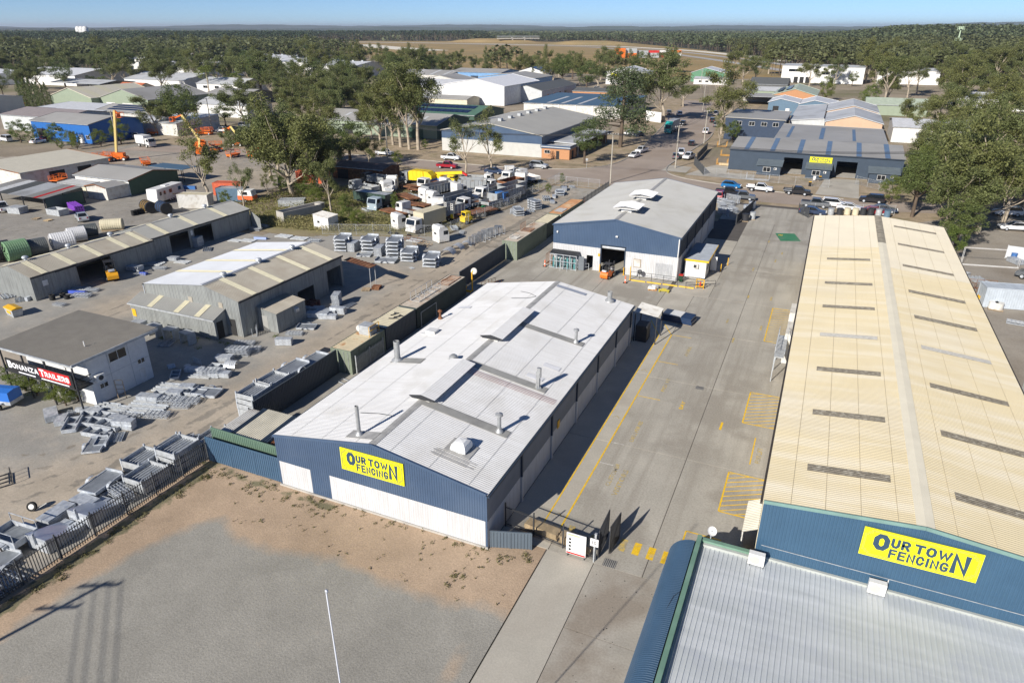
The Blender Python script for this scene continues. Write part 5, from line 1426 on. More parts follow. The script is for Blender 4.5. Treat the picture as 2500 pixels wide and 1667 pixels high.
part(G,"door",MB().box(gw,gw + .05,4.9,5.5,0,1.5),WHITE); part(G,"vent_pipe",MB().tube([(6.9,1.5,5.1),(6.9,1.5,5.6)],.05,8),WHITE)
handrail("weathered timber and pipe rack standing against the two-storey office",[(-41.1,4.6),(-40.4,4.9)],1.9,TIMBER,n_mid=3)
# ---- galvanised trailer pieces
TFL = mat("shaded_floor_steel",(.23,.25,.27),rough=.5,metal=.2,var=.2,scale=2)  # floor colour darkened: shade inside trays and frames is put into it
def mk_chassis():
 t = thing("trailer_chassis","x","trailer chassis")
 for s in (-1,1): part(t,"side_rail",MB().box(s * .8 - .05,s * .8 + .05,-1.3,1.3,.05,.32),GALV)
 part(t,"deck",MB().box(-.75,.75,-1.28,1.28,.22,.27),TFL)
 for i in range(5): part(t,"cross_member",MB().box(-.8,.8,-1.25 + i * .62,-1.17 + i * .62,.05,.2),GALV)
 part(t,"head_board",MB().box(-.8,.8,1.26,1.32,.05,.5),GALV); part(t,"tail_bar",MB().box(-.85,.85,-1.36,-1.28,.1,.3),GALV)
 for s in (-1,1):
  k = MB(); pr = [(.5 * math.cos(a),.05 + .42 * math.sin(a)) for a in np.linspace(0,PI,7)]
  for (a,b) in zip(pr[:-1],pr[1:]): k.quad((s * .86,a[0],a[1]),(s * .86,b[0],b[1]),(s * 1.1,b[0],b[1]),(s * 1.1,a[0],a[1]))
  part(t,"mudguard",k,GALV)
 return t
def mk_tray():
 t = thing("trailer_tray","x","trailer tray")
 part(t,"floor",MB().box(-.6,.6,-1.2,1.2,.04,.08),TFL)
 for s in (-1,1):
  part(t,"side",MB().box(s * .6 - .02,s * .6 + .02,-1.2,1.2,.02,.42),GALV); part(t,"rim",MB().box(s * .6 - .05,s * .6 + .05,-1.22,1.22,.42,.47),GALV)
  part(t,"end",MB().box(-.58,.58,s * 1.2 - .02,s * 1.2 + .02,.02,.4),GALV)
 part(t,"divider",MB().box(-.58,.58,-.03,.03,.08,.36),GALV)
 return t
def mk_frame_tray():
 t = thing("ribbed_trailer","x","trailer body")
 for s in (-1,1):
  part(t,"side",MB().box(s * .95 - .03,s * .95 + .03,-1.15,1.15,.05,.5),GALV); part(t,"end",MB().box(-.92,.92,s * 1.15 - .03,s * 1.15 + .03,.05,.5),GALV2)
  part(t,"corner_post",MB().box(s * .93 - .06,s * .93 + .06,1.08,1.2,.05,.68),GALV); part(t,"corner_post",MB().box(s * .93 - .06,s * .93 + .06,-1.2,-1.08,.05,.68),GALV)
 for i in range(7): part(t,"floor_bar",MB().box(-.92 + i * .28,-.84 + i * .28,-1.12,1.12,.2,.26),GALV)
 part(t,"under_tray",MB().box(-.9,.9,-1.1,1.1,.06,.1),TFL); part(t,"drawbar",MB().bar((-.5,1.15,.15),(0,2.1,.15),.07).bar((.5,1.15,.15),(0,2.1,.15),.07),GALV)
 return t
def mk_channels():
 t = thing("channel_bundle","x","steel section")
 for i in range(4):
  x = -.6 + i * .4
  part(t,"channel",MB().box(x,x + .32,-1.3,1.3,.02,.05).box(x,x + .03,-1.3,1.3,.05,.2).box(x + .29,x + .32,-1.3,1.3,.05,.2),GALV if i % 2 else GALV2)
 part(t,"bearer",MB().box(-.65,.65,.3,.38,0,.02),TIMBER)
 return t
def mk_tubes():
 t = thing("tube_lattice","x","tube frame")
 for j in range(2):
  for i in range(5): part(t,"tube",MB().bar((-.5 + i * .25,-1.2,.06 + j * .28),(-.5 + i * .25,1.2,.06 + j * .28),.05),GALV)
 for i in range(6): part(t,"cross_tube",MB().bar((-.55,-1.15 + i * .46,.12),(.55,-1.15 + i * .46,.12),.045).bar((-.55,-1.15 + i * .46,.38),(.55,-1.15 + i * .46,.38),.045),GALV)
 return t
def mk_panels():
 t = thing("panel_stack","x","panel stack")
 for i in range(9): part(t,"panel",MB().box(-.6 + .02 * (i % 3),.6 + .02 * (i % 2),-1.1,1.1,.05 + i * .075,.1 + i * .075),GALV)
 return t
def mk_box():
 t = thing("steel_toolbox","x","toolbox")
 part(t,"body",MB().box(-.45,.45,-1.2,1.2,.03,.5),GALV); part(t,"lid",MB().box(-.47,.47,-1.22,1.22,.5,.56),GALV); part(t,"seam",MB().box(-.48,.48,-.02,.02,.03,.57),GALV2)
 return t
def mk_cage():
 t = thing("cage_side","x","cage panel")
 part(t,"frame",MB().box(-.02,.02,-1.2,1.2,0,.05).box(-.02,.02,-1.2,1.2,1.0,1.05).box(-.02,.02,-1.2,-1.15,.05,1.0).box(-.02,.02,1.15,1.2,.05,1.0),GALV)
 for i in range(16): part(t,"mesh_bar",MB().box(-.015,.015,-1.08 + i * .14,-1.04 + i * .14,.05,1.0),GALV)
 for i in range(5): part(t,"mesh_bar",MB().box(-.02,.02,-1.15,1.15,.16 + i * .17,.195 + i * .17),GALV)
 part(t,"return_leg",MB().box(-.5,0,-1.2,-1.16,0,.05).box(-.5,-.46,-1.2,-1.16,.05,1.0).box(-.5,0,1.16,1.2,0,.05).box(-.5,-.46,1.16,1.2,.05,1.0),GALV)
 return t
def mk_ribs():
 t = thing("mudguard_set","x","mudguard")
 for i in range(6):
  k = MB(); pr = [(.75 * math.cos(a),.72 * math.sin(a)) for a in np.linspace(.1,PI - .3,8)]
  for (a,b) in zip(pr[:-1],pr[1:]): k.quad((i * .2 - .5,a[0],a[1]),(i * .2 - .5,b[0],b[1]),(i * .2 - .34,b[0],b[1]),(i * .2 - .34,a[0],a[1]))
  part(t,"mudguard",k,GALV)
 return t
def mk_tipper():
 t = thing("sloped_tipper","x","tipper body")
 SH = mat("bright_sheet_steel",(0.62,0.66,0.72),rough=0.28,metal=0.6,var=0.12,scale=1.2)
 part(t,"sloped_sheet",MB().prism([(-1.15,.35),(1.15,1.1),(1.15,1.16),(-1.15,.41)],-.95,.95,'x'),SH)
 for s in (-1,1): part(t,"side",MB().prism([(-1.15,.0),(1.15,.0),(1.15,1.1),(-1.15,.35)],s * .95 - .02,s * .95 + .02,'x'),GALV2)
 part(t,"back",MB().box(-.93,.93,1.12,1.16,0,1.1),GALV); part(t,"winch_post",MB().box(-.05,.05,1.16,1.3,.6,1.5),GALV)
 for s in (-1,1): part(t,"front_bin",MB().box(s * .5 - .42,s * .5 + .42,-1.6,-1.16,0,.4),GALV)
 return t
def mk_boxt():
 t = thing("box_trailer","x","trailer")
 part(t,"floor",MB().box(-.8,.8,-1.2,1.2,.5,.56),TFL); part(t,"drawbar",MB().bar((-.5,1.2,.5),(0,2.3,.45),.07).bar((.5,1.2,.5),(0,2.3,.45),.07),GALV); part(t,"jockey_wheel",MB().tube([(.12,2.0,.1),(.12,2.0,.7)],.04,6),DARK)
 for s in (-1,1):
  part(t,"side",MB().box(s * .8 - .02,s * .8 + .02,-1.2,1.2,.5,.95),GALV); part(t,"end",MB().box(-.78,.78,s * 1.2 - .02,s * 1.2 + .02,.5,.95),GALV); part(t,"cage_rail",MB().box(s * .8 - .02,s * .8 + .02,-1.2,1.2,1.5,1.55).box(s * .8 - .02,s * .8 + .02,-1.2,-1.16,.95,1.5).box(s * .8 - .02,s * .8 + .02,1.16,1.2,.95,1.5).box(s * .8 - .02,s * .8 + .02,-.02,.02,.95,1.5),GALV); part(t,"mudguard",MB().box(s * 1.0 - .14,s * 1.0 + .14,-.45,.45,.68,.73).box(s * 1.0 - .14,s * 1.0 + .14,.45,.6,.5,.68).box(s * 1.0 - .14,s * 1.0 + .14,-.6,-.45,.5,.68),GALV)
  o = part(t,"wheel",MB().lathe([(0,-.1),(.26,-.1),(.31,-.05),(.31,.05),(.26,.1),(0,.1)],12).xf(Matrix.Translation((s * 1.0,0,.31)) @ Matrix.Rotation(PI / 2,4,'Y')),BLACK); part(o,"rim",MB().lathe([(0,.11),(.17,.11)],10).xf(Matrix.Translation((s * 1.0,0,.31)) @ Matrix.Rotation(s * PI / 2,4,'Y')),WHITE)
 return t
PR = {k: Proto(f) for k,f in dict(chassis=mk_chassis,tray=mk_tray,body=mk_frame_tray,channel=mk_channels,tube=mk_tubes,panel=mk_panels,box=mk_box,cage=mk_cage,ribs=mk_ribs,tipper=mk_tipper,boxt=mk_boxt).items()}
KN = dict(chassis="galvanised chassis frame",tray="grey open tray",body="ribbed trailer body",channel="bundle of steel channels",tube="welded tube frame",panel="stack of steel panels",box="long steel toolbox",cage="mesh cage side",ribs="set of curved mudguards",tipper="sloped bright sheet body",boxt="wheeled box trailer with cage rails")
LAYER = ["bottom","second layer","third layer","fourth layer","fifth layer"]
def lay(where,items,group):
 """items: (kind, (x,y), rz deg, layers, scale). Each piece and each layer of a stack is a thing of its own."""
 by = {}
 for it in items: by.setdefault(it[0],[]).append(it)
 for kind,lst in by.items():
  lst.sort(key=lambda it: imgx(it[1])); n = len(lst)
  for i,it in enumerate(lst):
   _,p,rz,layers,s = (list(it) + [1,1.0])[:5] if len(it) < 5 else it
   which = "" if n == 1 else ("leftmost " if i == 0 else "rightmost " if i == n - 1 else ordn(i) + " from left, ")
   dz = dict(chassis=.5,body=.52,tray=.48,panel=.7).get(kind,.5) * s
   for k in range(layers):
    lb = "%s%s %s" % (which,KN[kind],where) + ("" if layers == 1 else ", " + LAYER[k])
    PR[kind].place((p[0] + .04 * math.sin(7 * k + i),p[1] + .04 * math.cos(5 * k + i),k * dz),R(rz + 2 * math.sin(i * 3 + k * 2)),lb,None,group,s)
lay("beside the palisade fence",[("body",(-27.15,-.75),0,3,1.08),("body",(-27.3,2.6),4,1,.95),("body",(-27.2,-3.9),3,2,1.05),("tube",(-27.3,-6.1),80,2,.9),("tipper",(-27.4,-8.3),184,1,1.0),("tipper",(-27.5,-11.2),183,1,1.0),
 ("chassis",(-28.6,-14.6),8,1,1.05),("chassis",(-26.9,-16.7),85,2,1.1),("tray",(-27.6,-18.7),85,2,1.2),("tube",(-26.7,-15.1),92,1,1.1),("body",(-29.4,-2.4),2,2,1.0),("chassis",(-29.6,-5.9),5,2,1.0),("panel",(-29.5,-9.6),5,1,1.0),("tray",(-29.4,-17.5),85,2,1.2),("body",(-29.3,.6),3,1,1.0),("body",(-26.9,7.6),0,5,1.0),("body",(-26.9,10.2),0,5,1.0),("chassis",(-26.9,13.0),0,5,1.05),("chassis",(-26.9,15.9),0,4,1.05),("body",(-26.6,5.4),0,1,.9),("boxt",(-29.6,-12.4),95,1,1.05),("boxt",(-29.8,-20.2),100,1,1.1),("boxt",(-31.6,-15.2),60,1,1.0),("boxt",(-27.2,-21.5),90,1,1.1),("panel",(-29.0,-7.8),90,1,.9),("boxt",(-32.2,-18.8),80,1,1.0)],"trailer pieces along the palisade fence")
lay("in front of the two-storey office",[("panel",(-43.42,-0.41),60,1,.9),("tube",(-42.21,0.12),20,1,.7),("ribs",(-42.12,1.37),40,1,.6),("tray",(-40.26,-0.69),40,1,.95),("tray",(-40.19,0.6),35,1,.9),("tray",(-38.48,0.52),100,1,.9),("tray",(-38.75,1.56),100,1,.8),
 ("tray",(-37.1,0.61),98,1,.95),("tray",(-37.23,-0.65),100,1,.9),("box",(-35.89,1.05),105,2,.8),("tray",(-35.56,-1.18),38,1,.8),("channel",(-35.15,-0.32),40,1,.6),("chassis",(-35.48,-2.08),35,1,.85),("channel",(-40.61,2.71),105,1,.85),("channel",(-39.3,2.74),105,1,.9),("box",(-40.81,1.62),105,1,.8),("panel",(-41.84,-0.56),40,1,.7),("tube",(-37.31,2.31),105,1,.8),("channel",(-37.44,3.12),105,1,.9),("box",(-37.52,1.79),100,1,.7)],"steel pieces in front of the office")
lay("beside the gravel lane",[("channel",(-37.92,4.48),105,1,.9),("channel",(-36.37,4.15),105,1,.95),("tube",(-35.86,6.09),110,1,1.05),("tube",(-34.88,3.61),112,1,.9),("tube",(-34.32,5.74),110,1,.7),("channel",(-38.24,7.82),105,1,1.05),("panel",(-36.54,8.58),110,1,.65),("tray",(-35.03,8.13),105,1,.8),
 ("chassis",(-34.05,8.57),105,1,.95),("box",(-38.83,11.64),110,1,.8),("channel",(-37.48,11.15),108,1,.9),("tube",(-36.54,11.56),110,2,.85),("ribs",(-36.19,13.94),20,1,1.0),("tube",(-37.62,16.54),110,2,1.0),("tube",(-38.97,18.79),112,1,.9),("channel",(-47.32,15.73),20,1,.9),("box",(-38.15,5.54),105,1,.9),("tray",(-37.53,6.54),105,1,.8),("panel",(-36.63,7.18),108,1,.7),("tube",(-34.41,6.74),110,1,.9),("box",(-35.71,11.93),110,1,.9),("panel",(-38.02,14.86),110,1,.8),("tray",(-37.16,13.22),108,1,.8),("tube",(-37.34,17.91),112,1,.9)],"steel pieces beside the lane")
lay("in the shade by the office",[("ribs",(-41.72,11.19),60,1,.6),("ribs",(-40.13,11.76),120,1,.55),("tray",(-39.81,10.11),40,1,.7),("cage",(-40,13.1),80,1,.6)],"steel pieces in the office's shade")
lay("against the trailer workshop",[("panel",(-36.94,32.67),25,3,.78),("box",(-38.31,29.98),110,1,1.0),("box",(-36.76,28.67),110,1,1.1),("box",(-36.44,30),110,1,1.0),("box",(-35.24,28.76),110,1,.9),("box",(-35.12,30.59),100,2,.8),("chassis",(-35.75,25.34),110,1,.8),("tube",(-35.77,23.2),112,1,.8),("box",(-34.97,20.57),112,2,.75),("cage",(-40.11,21.97),40,1,1.0),("channel",(-35.64,33.25),0,1,.7)],"steel stock against the workshop")
lay("stacked by the wreckers' fence",[("chassis",(-50.99,53.03),15,4,1.15),("panel",(-49.16,53.18),10,2,1.0),("chassis",(-46.72,54.26),12,4,1.15),("panel",(-44.17,52.81),20,2,1.0),("chassis",(-41.67,53.6),14,5,1.15),("chassis",(-45.97,51.37),110,1,.8),("chassis",(-41.25,50.41),105,1,1.15),("chassis",(-38.59,52.8),14,3,1.15),("chassis",(-34.18,51.79),14,3,1.15)],"stacked chassis frames")
lay("along the wreckers' wire fence",[("ribs",(-34.33,56.87),100,1,1.5),("ribs",(-34.32,59.78),95,1,1.4),("ribs",(-33.93,62.31),110,1,1.2),("cage",(-33.24,64.35),160,1,1.35),("cage",(-33.23,65.77),155,1,1.4),("cage",(-33.12,67.64),158,1,1.4),("cage",(-33.02,69.17),150,1,1.4),("cage",(-32.45,70.18),155,1,1.35),("channel",(-34.59,75.18),20,1,.7),("channel",(-36.16,49.18),60,1,.35)],"steel pieces along the wire fence")
lay("near the blue-gabled warehouse",[("chassis",(-34.49,84.45),40,3,.95),("channel",(-33.74,88.12),30,1,.9),("chassis",(-33.54,90.19),60,4,.95),("channel",(-34.46,98.18),30,2,1.0),("box",(-33.51,100.85),20,1,.8),("panel",(-32.03,96.01),30,1,.7),("chassis",(-33.37,103.8),25,2,.95),("panel",(-34.02,108.33),20,1,.9),("channel",(-35.44,111.5),15,1,.9),("tube",(-33.43,111.75),45,1,.8),("tube",(-36,85.19),20,2,.8)],"trailer pieces in the side lane")
lay("outside the long shed",[("box",(-72.73,32.06),100,1,1.25),("tube",(-69.83,31.16),110,1,.7),("channel",(-72.09,35.2),105,1,1.0),("tube",(-69.43,34.09),108,1,.8),("panel",(-70.97,37.78),100,1,.8),("channel",(-68.92,37.49),100,1,.8),("panel",(-73.28,44.79),15,3,.75),("channel",(-70.66,43.94),40,1,.8),("tube",(-70.16,23.7),108,1,.8),("tube",(-69.44,21.71),108,1,1.0),("channel",(-72.21,23.26),108,1,.9),("tube",(-69.07,18.36),95,1,.7),("channel",(-75.73,17.56),60,1,.8),("channel",(-78.57,17.64),70,1,.9),("box",(-74.4,18.15),10,2,.5),
 ("cage",(-75.21,52.3),60,1,.9),("channel",(-70.1,49.36),100,1,.8),("channel",(-68.24,50.19),95,1,.9),("tube",(-71.82,56.17),90,1,.9),("tube",(-72.14,58.46),80,1,.8),("channel",(-64.64,54.72),95,1,1.0),("channel",(-61.32,54.72),95,1,1.0),("tube",(-58.08,54.71),95,1,.9)],"steel pieces outside the long shed")
BLUEPL = paint("blue_plastic",(0.06,0.11,0.5),rough=.4)
for i,(p,s,lb) in enumerate((((-71.15,22.32),1.3,"long blue wrapped bundle outside the tan-roofed long shed"),((-69.54,31.29),.5,"small blue wrapped bundle by the open bay"),((-67.13,52.13),1.1,"pale blue sheet crate beside the workshop roof"))):
 solo("wrapped_bundle",MB().prism([(-.25,0),(.3,0),(.25,.3),(-.2,.38)],-s,s,'y'),BLUEPL if i < 2 else paint("pale_blue",(0.3,0.38,0.6)),lb,"bundle",(*p,0),R(105))
# wheels and axles in piles
tyre_me = MB().lathe([(.2,-.1),(.33,-.11),(.36,-.06),(.36,.06),(.33,.11),(.2,.1),(.2,-.1)],14).mesh("tyre",BLACK)
def tyres(where,spots,group):
 spots = sorted(spots,key=lambda q: imgx(q))
 for i,(x,y,n) in enumerate(spots):
  for k in range(n):
   tag(ob("tyre",tyre_me,None,(x,y,.12 + k * .23)),"black tyre %s, %s, pile %s" % (where,LAYER[min(k,4)],ordn(i)),"tyre",group)
random.seed(8)
tyres("heaped at the long shed corner",[(*(-71.75,19.34),3),(*(-71.72,20.69),2),(*(-70.41,20.38),2),(*(-75.61,56.92),2),(*(-74.07,56.37),3),(*(-74.89,58.91),3),(*(-73.98,54.41),2)],"tyres heaped by the long shed")
tyres("stacked behind the grey-roofed shed",[(*(-100.12,54.76),4),(*(-100.13,55.5),4),(*(-100.1,56.18),4),(*(-99.95,56.72),4)],"tyres stacked behind the long shed")
FORK2 = Proto(lambda: make_forklift(paint("fork_yellow",(0.75,0.36,0.02))))
FORK2.place((*(-72.13,28.29),0),R(60),"yellow forklift in the open bay of the tan-roofed long shed","forklift",None,1.25)
# skip bin, box trailer, machinery
t = thing("skip_bin","grey skip with yellow lid on the gravel near the long shed","skip bin",(*(-70.99,14.02),0),R(-10))
part(t,"body",MB().loft([[(-.9,-.5,0),(.9,-.5,0),(.9,.5,0),(-.9,.5,0)],[(-1.1,-.6,.95),(1.1,-.6,.95),(1.1,.6,.95),(-1.1,.6,.95)]]),GALV2); part(t,"lid",MB().prism([(-.65,.95),(.65,.95),(.6,1.05),(0,1.2),(-.6,1.05)],-1.12,1.12,'x'),YELLOW); part(t,"label_plate",MB().box(-.5,.5,-.6,-.56,.4,.75),YELLOW)
t = thing("box_trailer","box trailer with blue tarpaulin cover parked in front of the two-storey office","trailer",(*(-49.39,-0.63),0),R(-75))
part(t,"tray",MB().box(-.75,.75,-1.3,1.3,.5,.85),GALV); part(t,"cover",MB().prism([(-.75,.85),(.75,.85),(.72,1.75),(0,1.85),(-.72,1.75)],-1.28,1.28,'y'),paint("tarp_blue",(0.03,0.16,0.55),rough=.4)); part(t,"drawbar",MB().bar((-.5,-1.3,.5),(0,-2.3,.45),.07).bar((.5,-1.3,.5),(0,-2.3,.45),.07),GALV)
for s in (-1,1):
 wh = part(t,"wheel",MB().lathe([(0,-.1),(.3,-.1),(.32,0),(.3,.1),(0,.1)],14).xf(Matrix.Translation((s * .9,.1,.32)) @ Matrix.Rotation(PI / 2,4,'Y')),BLACK); part(wh,"rim",MB().lathe([(0,.0),(.17,.0),(.15,.06),(0,.07)],12).xf(Matrix.Translation((s * .99,.1,.32)) @ Matrix.Rotation(s * PI / 2,4,'Y')),WHITE)
 part(t,"mudguard",MB().box(s * .9 - .14,s * .9 + .14,-.35,.55,.68,.74),GALV)
t = thing("spare_wheel_stand","white jockey wheel stand lying on the gravel beside the bright sheet bodies","wheel",(*(-32.01,-9.69),0)); part(t,"tyre",tyre_me,BLACK,loc=(0,0,.36),rot=(PI / 2 - .4,0,.5)); part(t,"hub",MB().lathe([(0,-.12),(.2,-.1),(.2,.1),(0,.12)],12),WHITE,loc=(0,0,.36),rot=(PI / 2 - .4,0,.5)); part(t,"handle",MB().bar((.2,.1,.1),(.8,.6,.5),.05),OFFWHITE)
pipe_frame("dark towing frame casting a long shadow at the edge of the yard",*(-36.91,-8.84),0,1.8,1.3,4,DARK,h=.6,rz=R(60))
for i,(p,rz,lb) in enumerate((((-36.91,38.98),.4,"pale timber pallet lying in front of the trailer workshop"),((-35.92,39.9),.2,"rusty orange pallet lying beside the pale one"),((-114.3,45.71),.3,"pale pallet on the gravel beyond the long shed"),((-111.14,45.79),.1,"yellowish pallet beside another on the far gravel"))):
 pallet(lb,*p,rz,m=[TIMBER,RUST,TIMBER,PINE][i])
pallet("second rusty pallet stacked on the rusty orange one",*(-36.02,40.1),.25,.15,RUST)
# drums of gas by the workshop, awning with post
DR = paint("oxide_drum",(0.12,0.05,0.04)); dm = MB().lathe([(.25,0),(.26,.02),(.25,.45),(.26,.47),(.25,.88),(0,.88)],12).mesh("drum",DR)
for i in range(9):
 tag(ob("drum",dm,None,(-39.9 + .55 * (i % 3),30.2 + .6 * (i // 3),-0.03)),"%s dark red drum in the cluster against the workshop wall" % ordn(i),"drum","drums against the workshop")
aw = thing("rusty_awning","rusty ribbed awning sheet on a thin post at the workshop corner","awning",(-40.4,39.2,0)); part(aw,"roof",MB().corrq((0,0,3.6),(4.2,0,3.0),(4.2,1.6,3.0),(0,1.6,3.6),8,.05),RUST); part(aw,"post",MB().tube([(4.0,.2,0),(4.0,.2,3.0)],.05,6),GALV2); part(aw,"post",MB().tube([(4.0,1.4,0),(4.0,1.4,3.0)],.05,6),GALV2)
wire_fence("wire_fence","galvanised chain wire fence between the trailer yard and the wrecked trucks",(-59.5,58.6),(-40.5,66.0),1.8)
wire_fence("wire_fence","chain wire fence running up the lane past the wrecked trucks",(-40.5,66.0),(-38.6,92.0),1.8)
wire_fence("wire_fence","chain wire fence with timber stays nearest the cross street",(-38.6,92.0),(-38.4,117.0),1.8)
wire_fence("wire_fence","chain wire fence across the end of the side lane",(-38.0,113.5),(-27.5,113.0),1.9)
bars_fence("palisade_fence","dark palisade fence at the head of the side lane by the blue-gabled warehouse",(-25.3,93.0),(-25.3,112.5),2.0,FENCEG,singles=False)
# ================================================================== vehicles
def slab(k,outline,w,ins=.9,edge=.1):
 """Side outline (y,z) given width with eased edges."""
 cy_ = sum(p[0] for p in outline) / len(outline); cz_ = sum(p[1] for p in outline) / len(outline)
 def ring(x,f): return [(x,cy_ + (p[0] - cy_) * f,cz_ + (p[1] - cz_) * f) for p in outline]
 k.loft([ring(-w / 2,ins),ring(-w / 2 + edge,1),ring(w / 2 - edge,1),ring(w / 2,ins)])
 return k
def wheel(t,x,y,r,wd=.2,rimm=None,dual=False):
 s = 1 if x > 0 else -1
 o = part(t,"wheel",MB().lathe([(0,-wd / 2),(r * .8,-wd / 2),(r,-wd * .35),(r,wd * .35),(r * .8,wd / 2),(0,wd / 2)],14).xf(Matrix.Translation((x,y,r)) @ Matrix.Rotation(PI / 2,4,'Y')),BLACK)
 part(o,"rim",MB().lathe([(0,wd / 2 + .02),(r * .58,wd / 2 + .02),(r * .6,wd / 2 - .03)],12).xf(Matrix.Translation((x,y,r)) @ Matrix.Rotation(s * PI / 2,4,'Y')),rimm or GALV)
HL = mat("headlight_glass",(0.75,0.75,0.72),rough=0.1,var=0); TL = mat("tail_light",(0.35,0.01,0.01),rough=0.2,var=0)
CAR = {  # lower body, cabin (y,z), length, width, wheel radius, wheelbase
 'sedan': ([(-2.35,.32),(2.3,.3),(2.38,.55),(2.2,.76),(1.0,.95),(-1.6,1.0),(-2.3,.96),(-2.4,.6)],[(1.05,.93),(.25,1.4),(-.95,1.44),(-1.8,.98)],1.8,.33,1.4),
 'hatch': ([(-2.05,.32),(2.05,.3),(2.12,.6),(1.95,.8),(1.05,.98),(-1.9,1.02),(-2.1,.7)],[(1.1,.95),(.35,1.47),(-1.4,1.5),(-1.98,1.0)],1.75,.32,1.28),
 'suv': ([(-2.3,.38),(2.3,.36),(2.38,.7),(2.2,.98),(1.1,1.12),(-2.2,1.14),(-2.36,.8)],[(1.15,1.1),(.5,1.7),(-1.9,1.74),(-2.28,1.12)],1.88,.38,1.38),
 'ute': ([(-2.6,.5),(2.6,.45),(2.68,.8),(2.5,1.05),(1.35,1.15),(-2.6,1.12),(-2.66,.8)],[(1.4,1.12),(.8,1.75),(-.55,1.78),(-.85,1.12)],1.85,.39,1.55),
 'trayute': ([(-.95,.5),(2.6,.45),(2.68,.8),(2.5,1.05),(1.35,1.15),(-.9,1.15)],[(1.4,1.12),(.8,1.72),(-.55,1.75),(-.85,1.12)],1.8,.38,1.55),
 'van': ([(-2.4,.35),(2.35,.35),(2.42,.75),(2.25,1.05),(1.6,1.2),(-2.4,1.25)],[(1.65,1.15),(1.0,1.95),(-2.35,2.0),(-2.42,1.2)],1.85,.34,1.5),
}
def make_car(kind,pm):
 lo,cab,w,r,wb = CAR[kind]
 t = thing({'sedan': 'car','hatch': 'car','suv': 'suv','ute': 'utility_truck','trayute': 'utility_truck','van': 'van'}[kind],"x",{'sedan': 'car','hatch': 'car','suv': 'car','ute': 'ute','trayute': 'ute','van': 'van'}[kind])
 part(t,"body",slab(MB(),lo,w),pm)
 part(t,"windows",slab(MB(),cab,w - .16,.82,.16),GLASS)
 top = [p for p in cab if p[1] > 1.3]
 part(t,"roof_panel",MB().prism([(top[0][0] + .02,top[0][1] - .02),(top[1][0] - .02,top[1][1] - .02),(top[1][0],top[1][1] + .03),(top[0][0] - .05,top[0][1] + .03)],-w / 2 + .22,w / 2 - .22,'x'),pm)
 for s in (-1,1):
  x = s * (w / 2 - .13)
  part(t,"pillar",MB().bar((x,cab[0][0],cab[0][1]),(s * (w / 2 - .24),cab[1][0],cab[1][1]),.07).bar((x,cab[3][0],cab[3][1]),(s * (w / 2 - .24),cab[2][0],cab[2][1]),.1).bar((x,(cab[1][0] + cab[2][0]) / 2,cab[0][1]),(s * (w / 2 - .22),(cab[1][0] + cab[2][0]) / 2,cab[1][1]),.08),pm)
  for y in (-wb,wb): wheel(t,s * (w / 2 - .09),y,r)
  yf = max(p[0] for p in lo); yb = min(p[0] for p in lo) if kind != 'trayute' else -2.6
  part(t,"headlight",MB().box(s * (w / 2 - .38) - .17,s * (w / 2 - .38) + .17,yf - .14,yf - .01,.62,.8),HL); part(t,"tail_light",MB().box(s * (w / 2 - .3) - .1,s * (w / 2 - .3) + .1,yb - .0,yb + .08,.7,.95),TL)
 part(t,"bumper",MB().box(-w / 2 + .2,w / 2 - .2,max(p[0] for p in lo) - .1,max(p[0] for p in lo) + .02,.3,.48),DARK)
 if kind == 'ute':
  part(t,"tub",MB().box(-w / 2 + .14,w / 2 - .14,-2.5,-1.0,1.08,1.16),DARK)
 if kind == 'trayute':
  part(t,"tray",MB().box(-.92,.92,-2.75,-1.0,.85,.95),GALV); part(t,"tray_side",MB().box(-.95,-.9,-2.75,-1.0,.95,1.2).box(.9,.95,-2.75,-1.0,.95,1.2).box(-.9,.9,-2.78,-2.73,.95,1.2),pm if pm is not DARKCAR else DARK); part(t,"head_board",MB().box(-.9,.9,-1.05,-1.0,.95,1.7),DARK); part(t,"chassis",MB().box(-.4,.4,-2.6,-.9,.45,.85),DARK)
 return t
def cp(k,c): return mat("car_" + k,c,rough=0.25,var=0.03,coat=0.4,spec=.5)
CW_,CS,CB,CBL,CR,CG,CN = cp("white",(0.74,0.74,0.74)),cp("silver",(0.42,0.44,0.46)),cp("black",(0.02,0.02,0.023)),cp("blue",(0.01,0.14,0.36)),cp("red",(0.32,0.015,0.03)),cp("grey",(0.12,0.13,0.14)),cp("navy",(0.03,0.05,0.10))
DARKCAR = CB
CP = {}
def car(kind,pm,p,rz,label,group=None):
 key = (kind,pm.name)
 if key not in CP: CP[key] = Proto(lambda: make_car(kind,pm))
 return CP[key].place((p[0],p[1],0),R(rz),label,None,group)
# heading 90 = facing -X, -90 = facing +X, 0 = up the yard, 180 = toward the viewer
car('hatch',CBL,(-1.35,125.39),-92,"bright blue hatchback parked on the cross street verge beyond the blue-gabled warehouse")
car('trayute',CW_,(4.76,124.37),-92,"white tray-back ute parked beside the bright blue hatchback")
car('trayute',CB,(12.28,124.12),-91,"black tray-back ute parked outside the far office fence")
car('suv',CB,(26.46,122.59),85,"black four-wheel drive half hidden by the shrub at the concrete driveway")
car('suv',CS,(-48.62,129.91),-92,"silver car with its back toward the corner tree on the cross street")
car('hatch',CBL,(-49.56,119.7),-95,"teal blue car parked by the trucks near the cross street"); car('ute',CR,(-69.45,120.31),-85,"dark red car beyond the yellow garbage truck")
car('sedan',CN,(-55.86,119.17),-90,"dark blue sedan behind the two slender trees"); car('ute',CW_,(-94.41,130.13),-93,"white ute passing on the street before the tall gum trees"); car('ute',CW_,(-74.34,131.32),-88,"white ute half hidden behind the slender tree on the street")
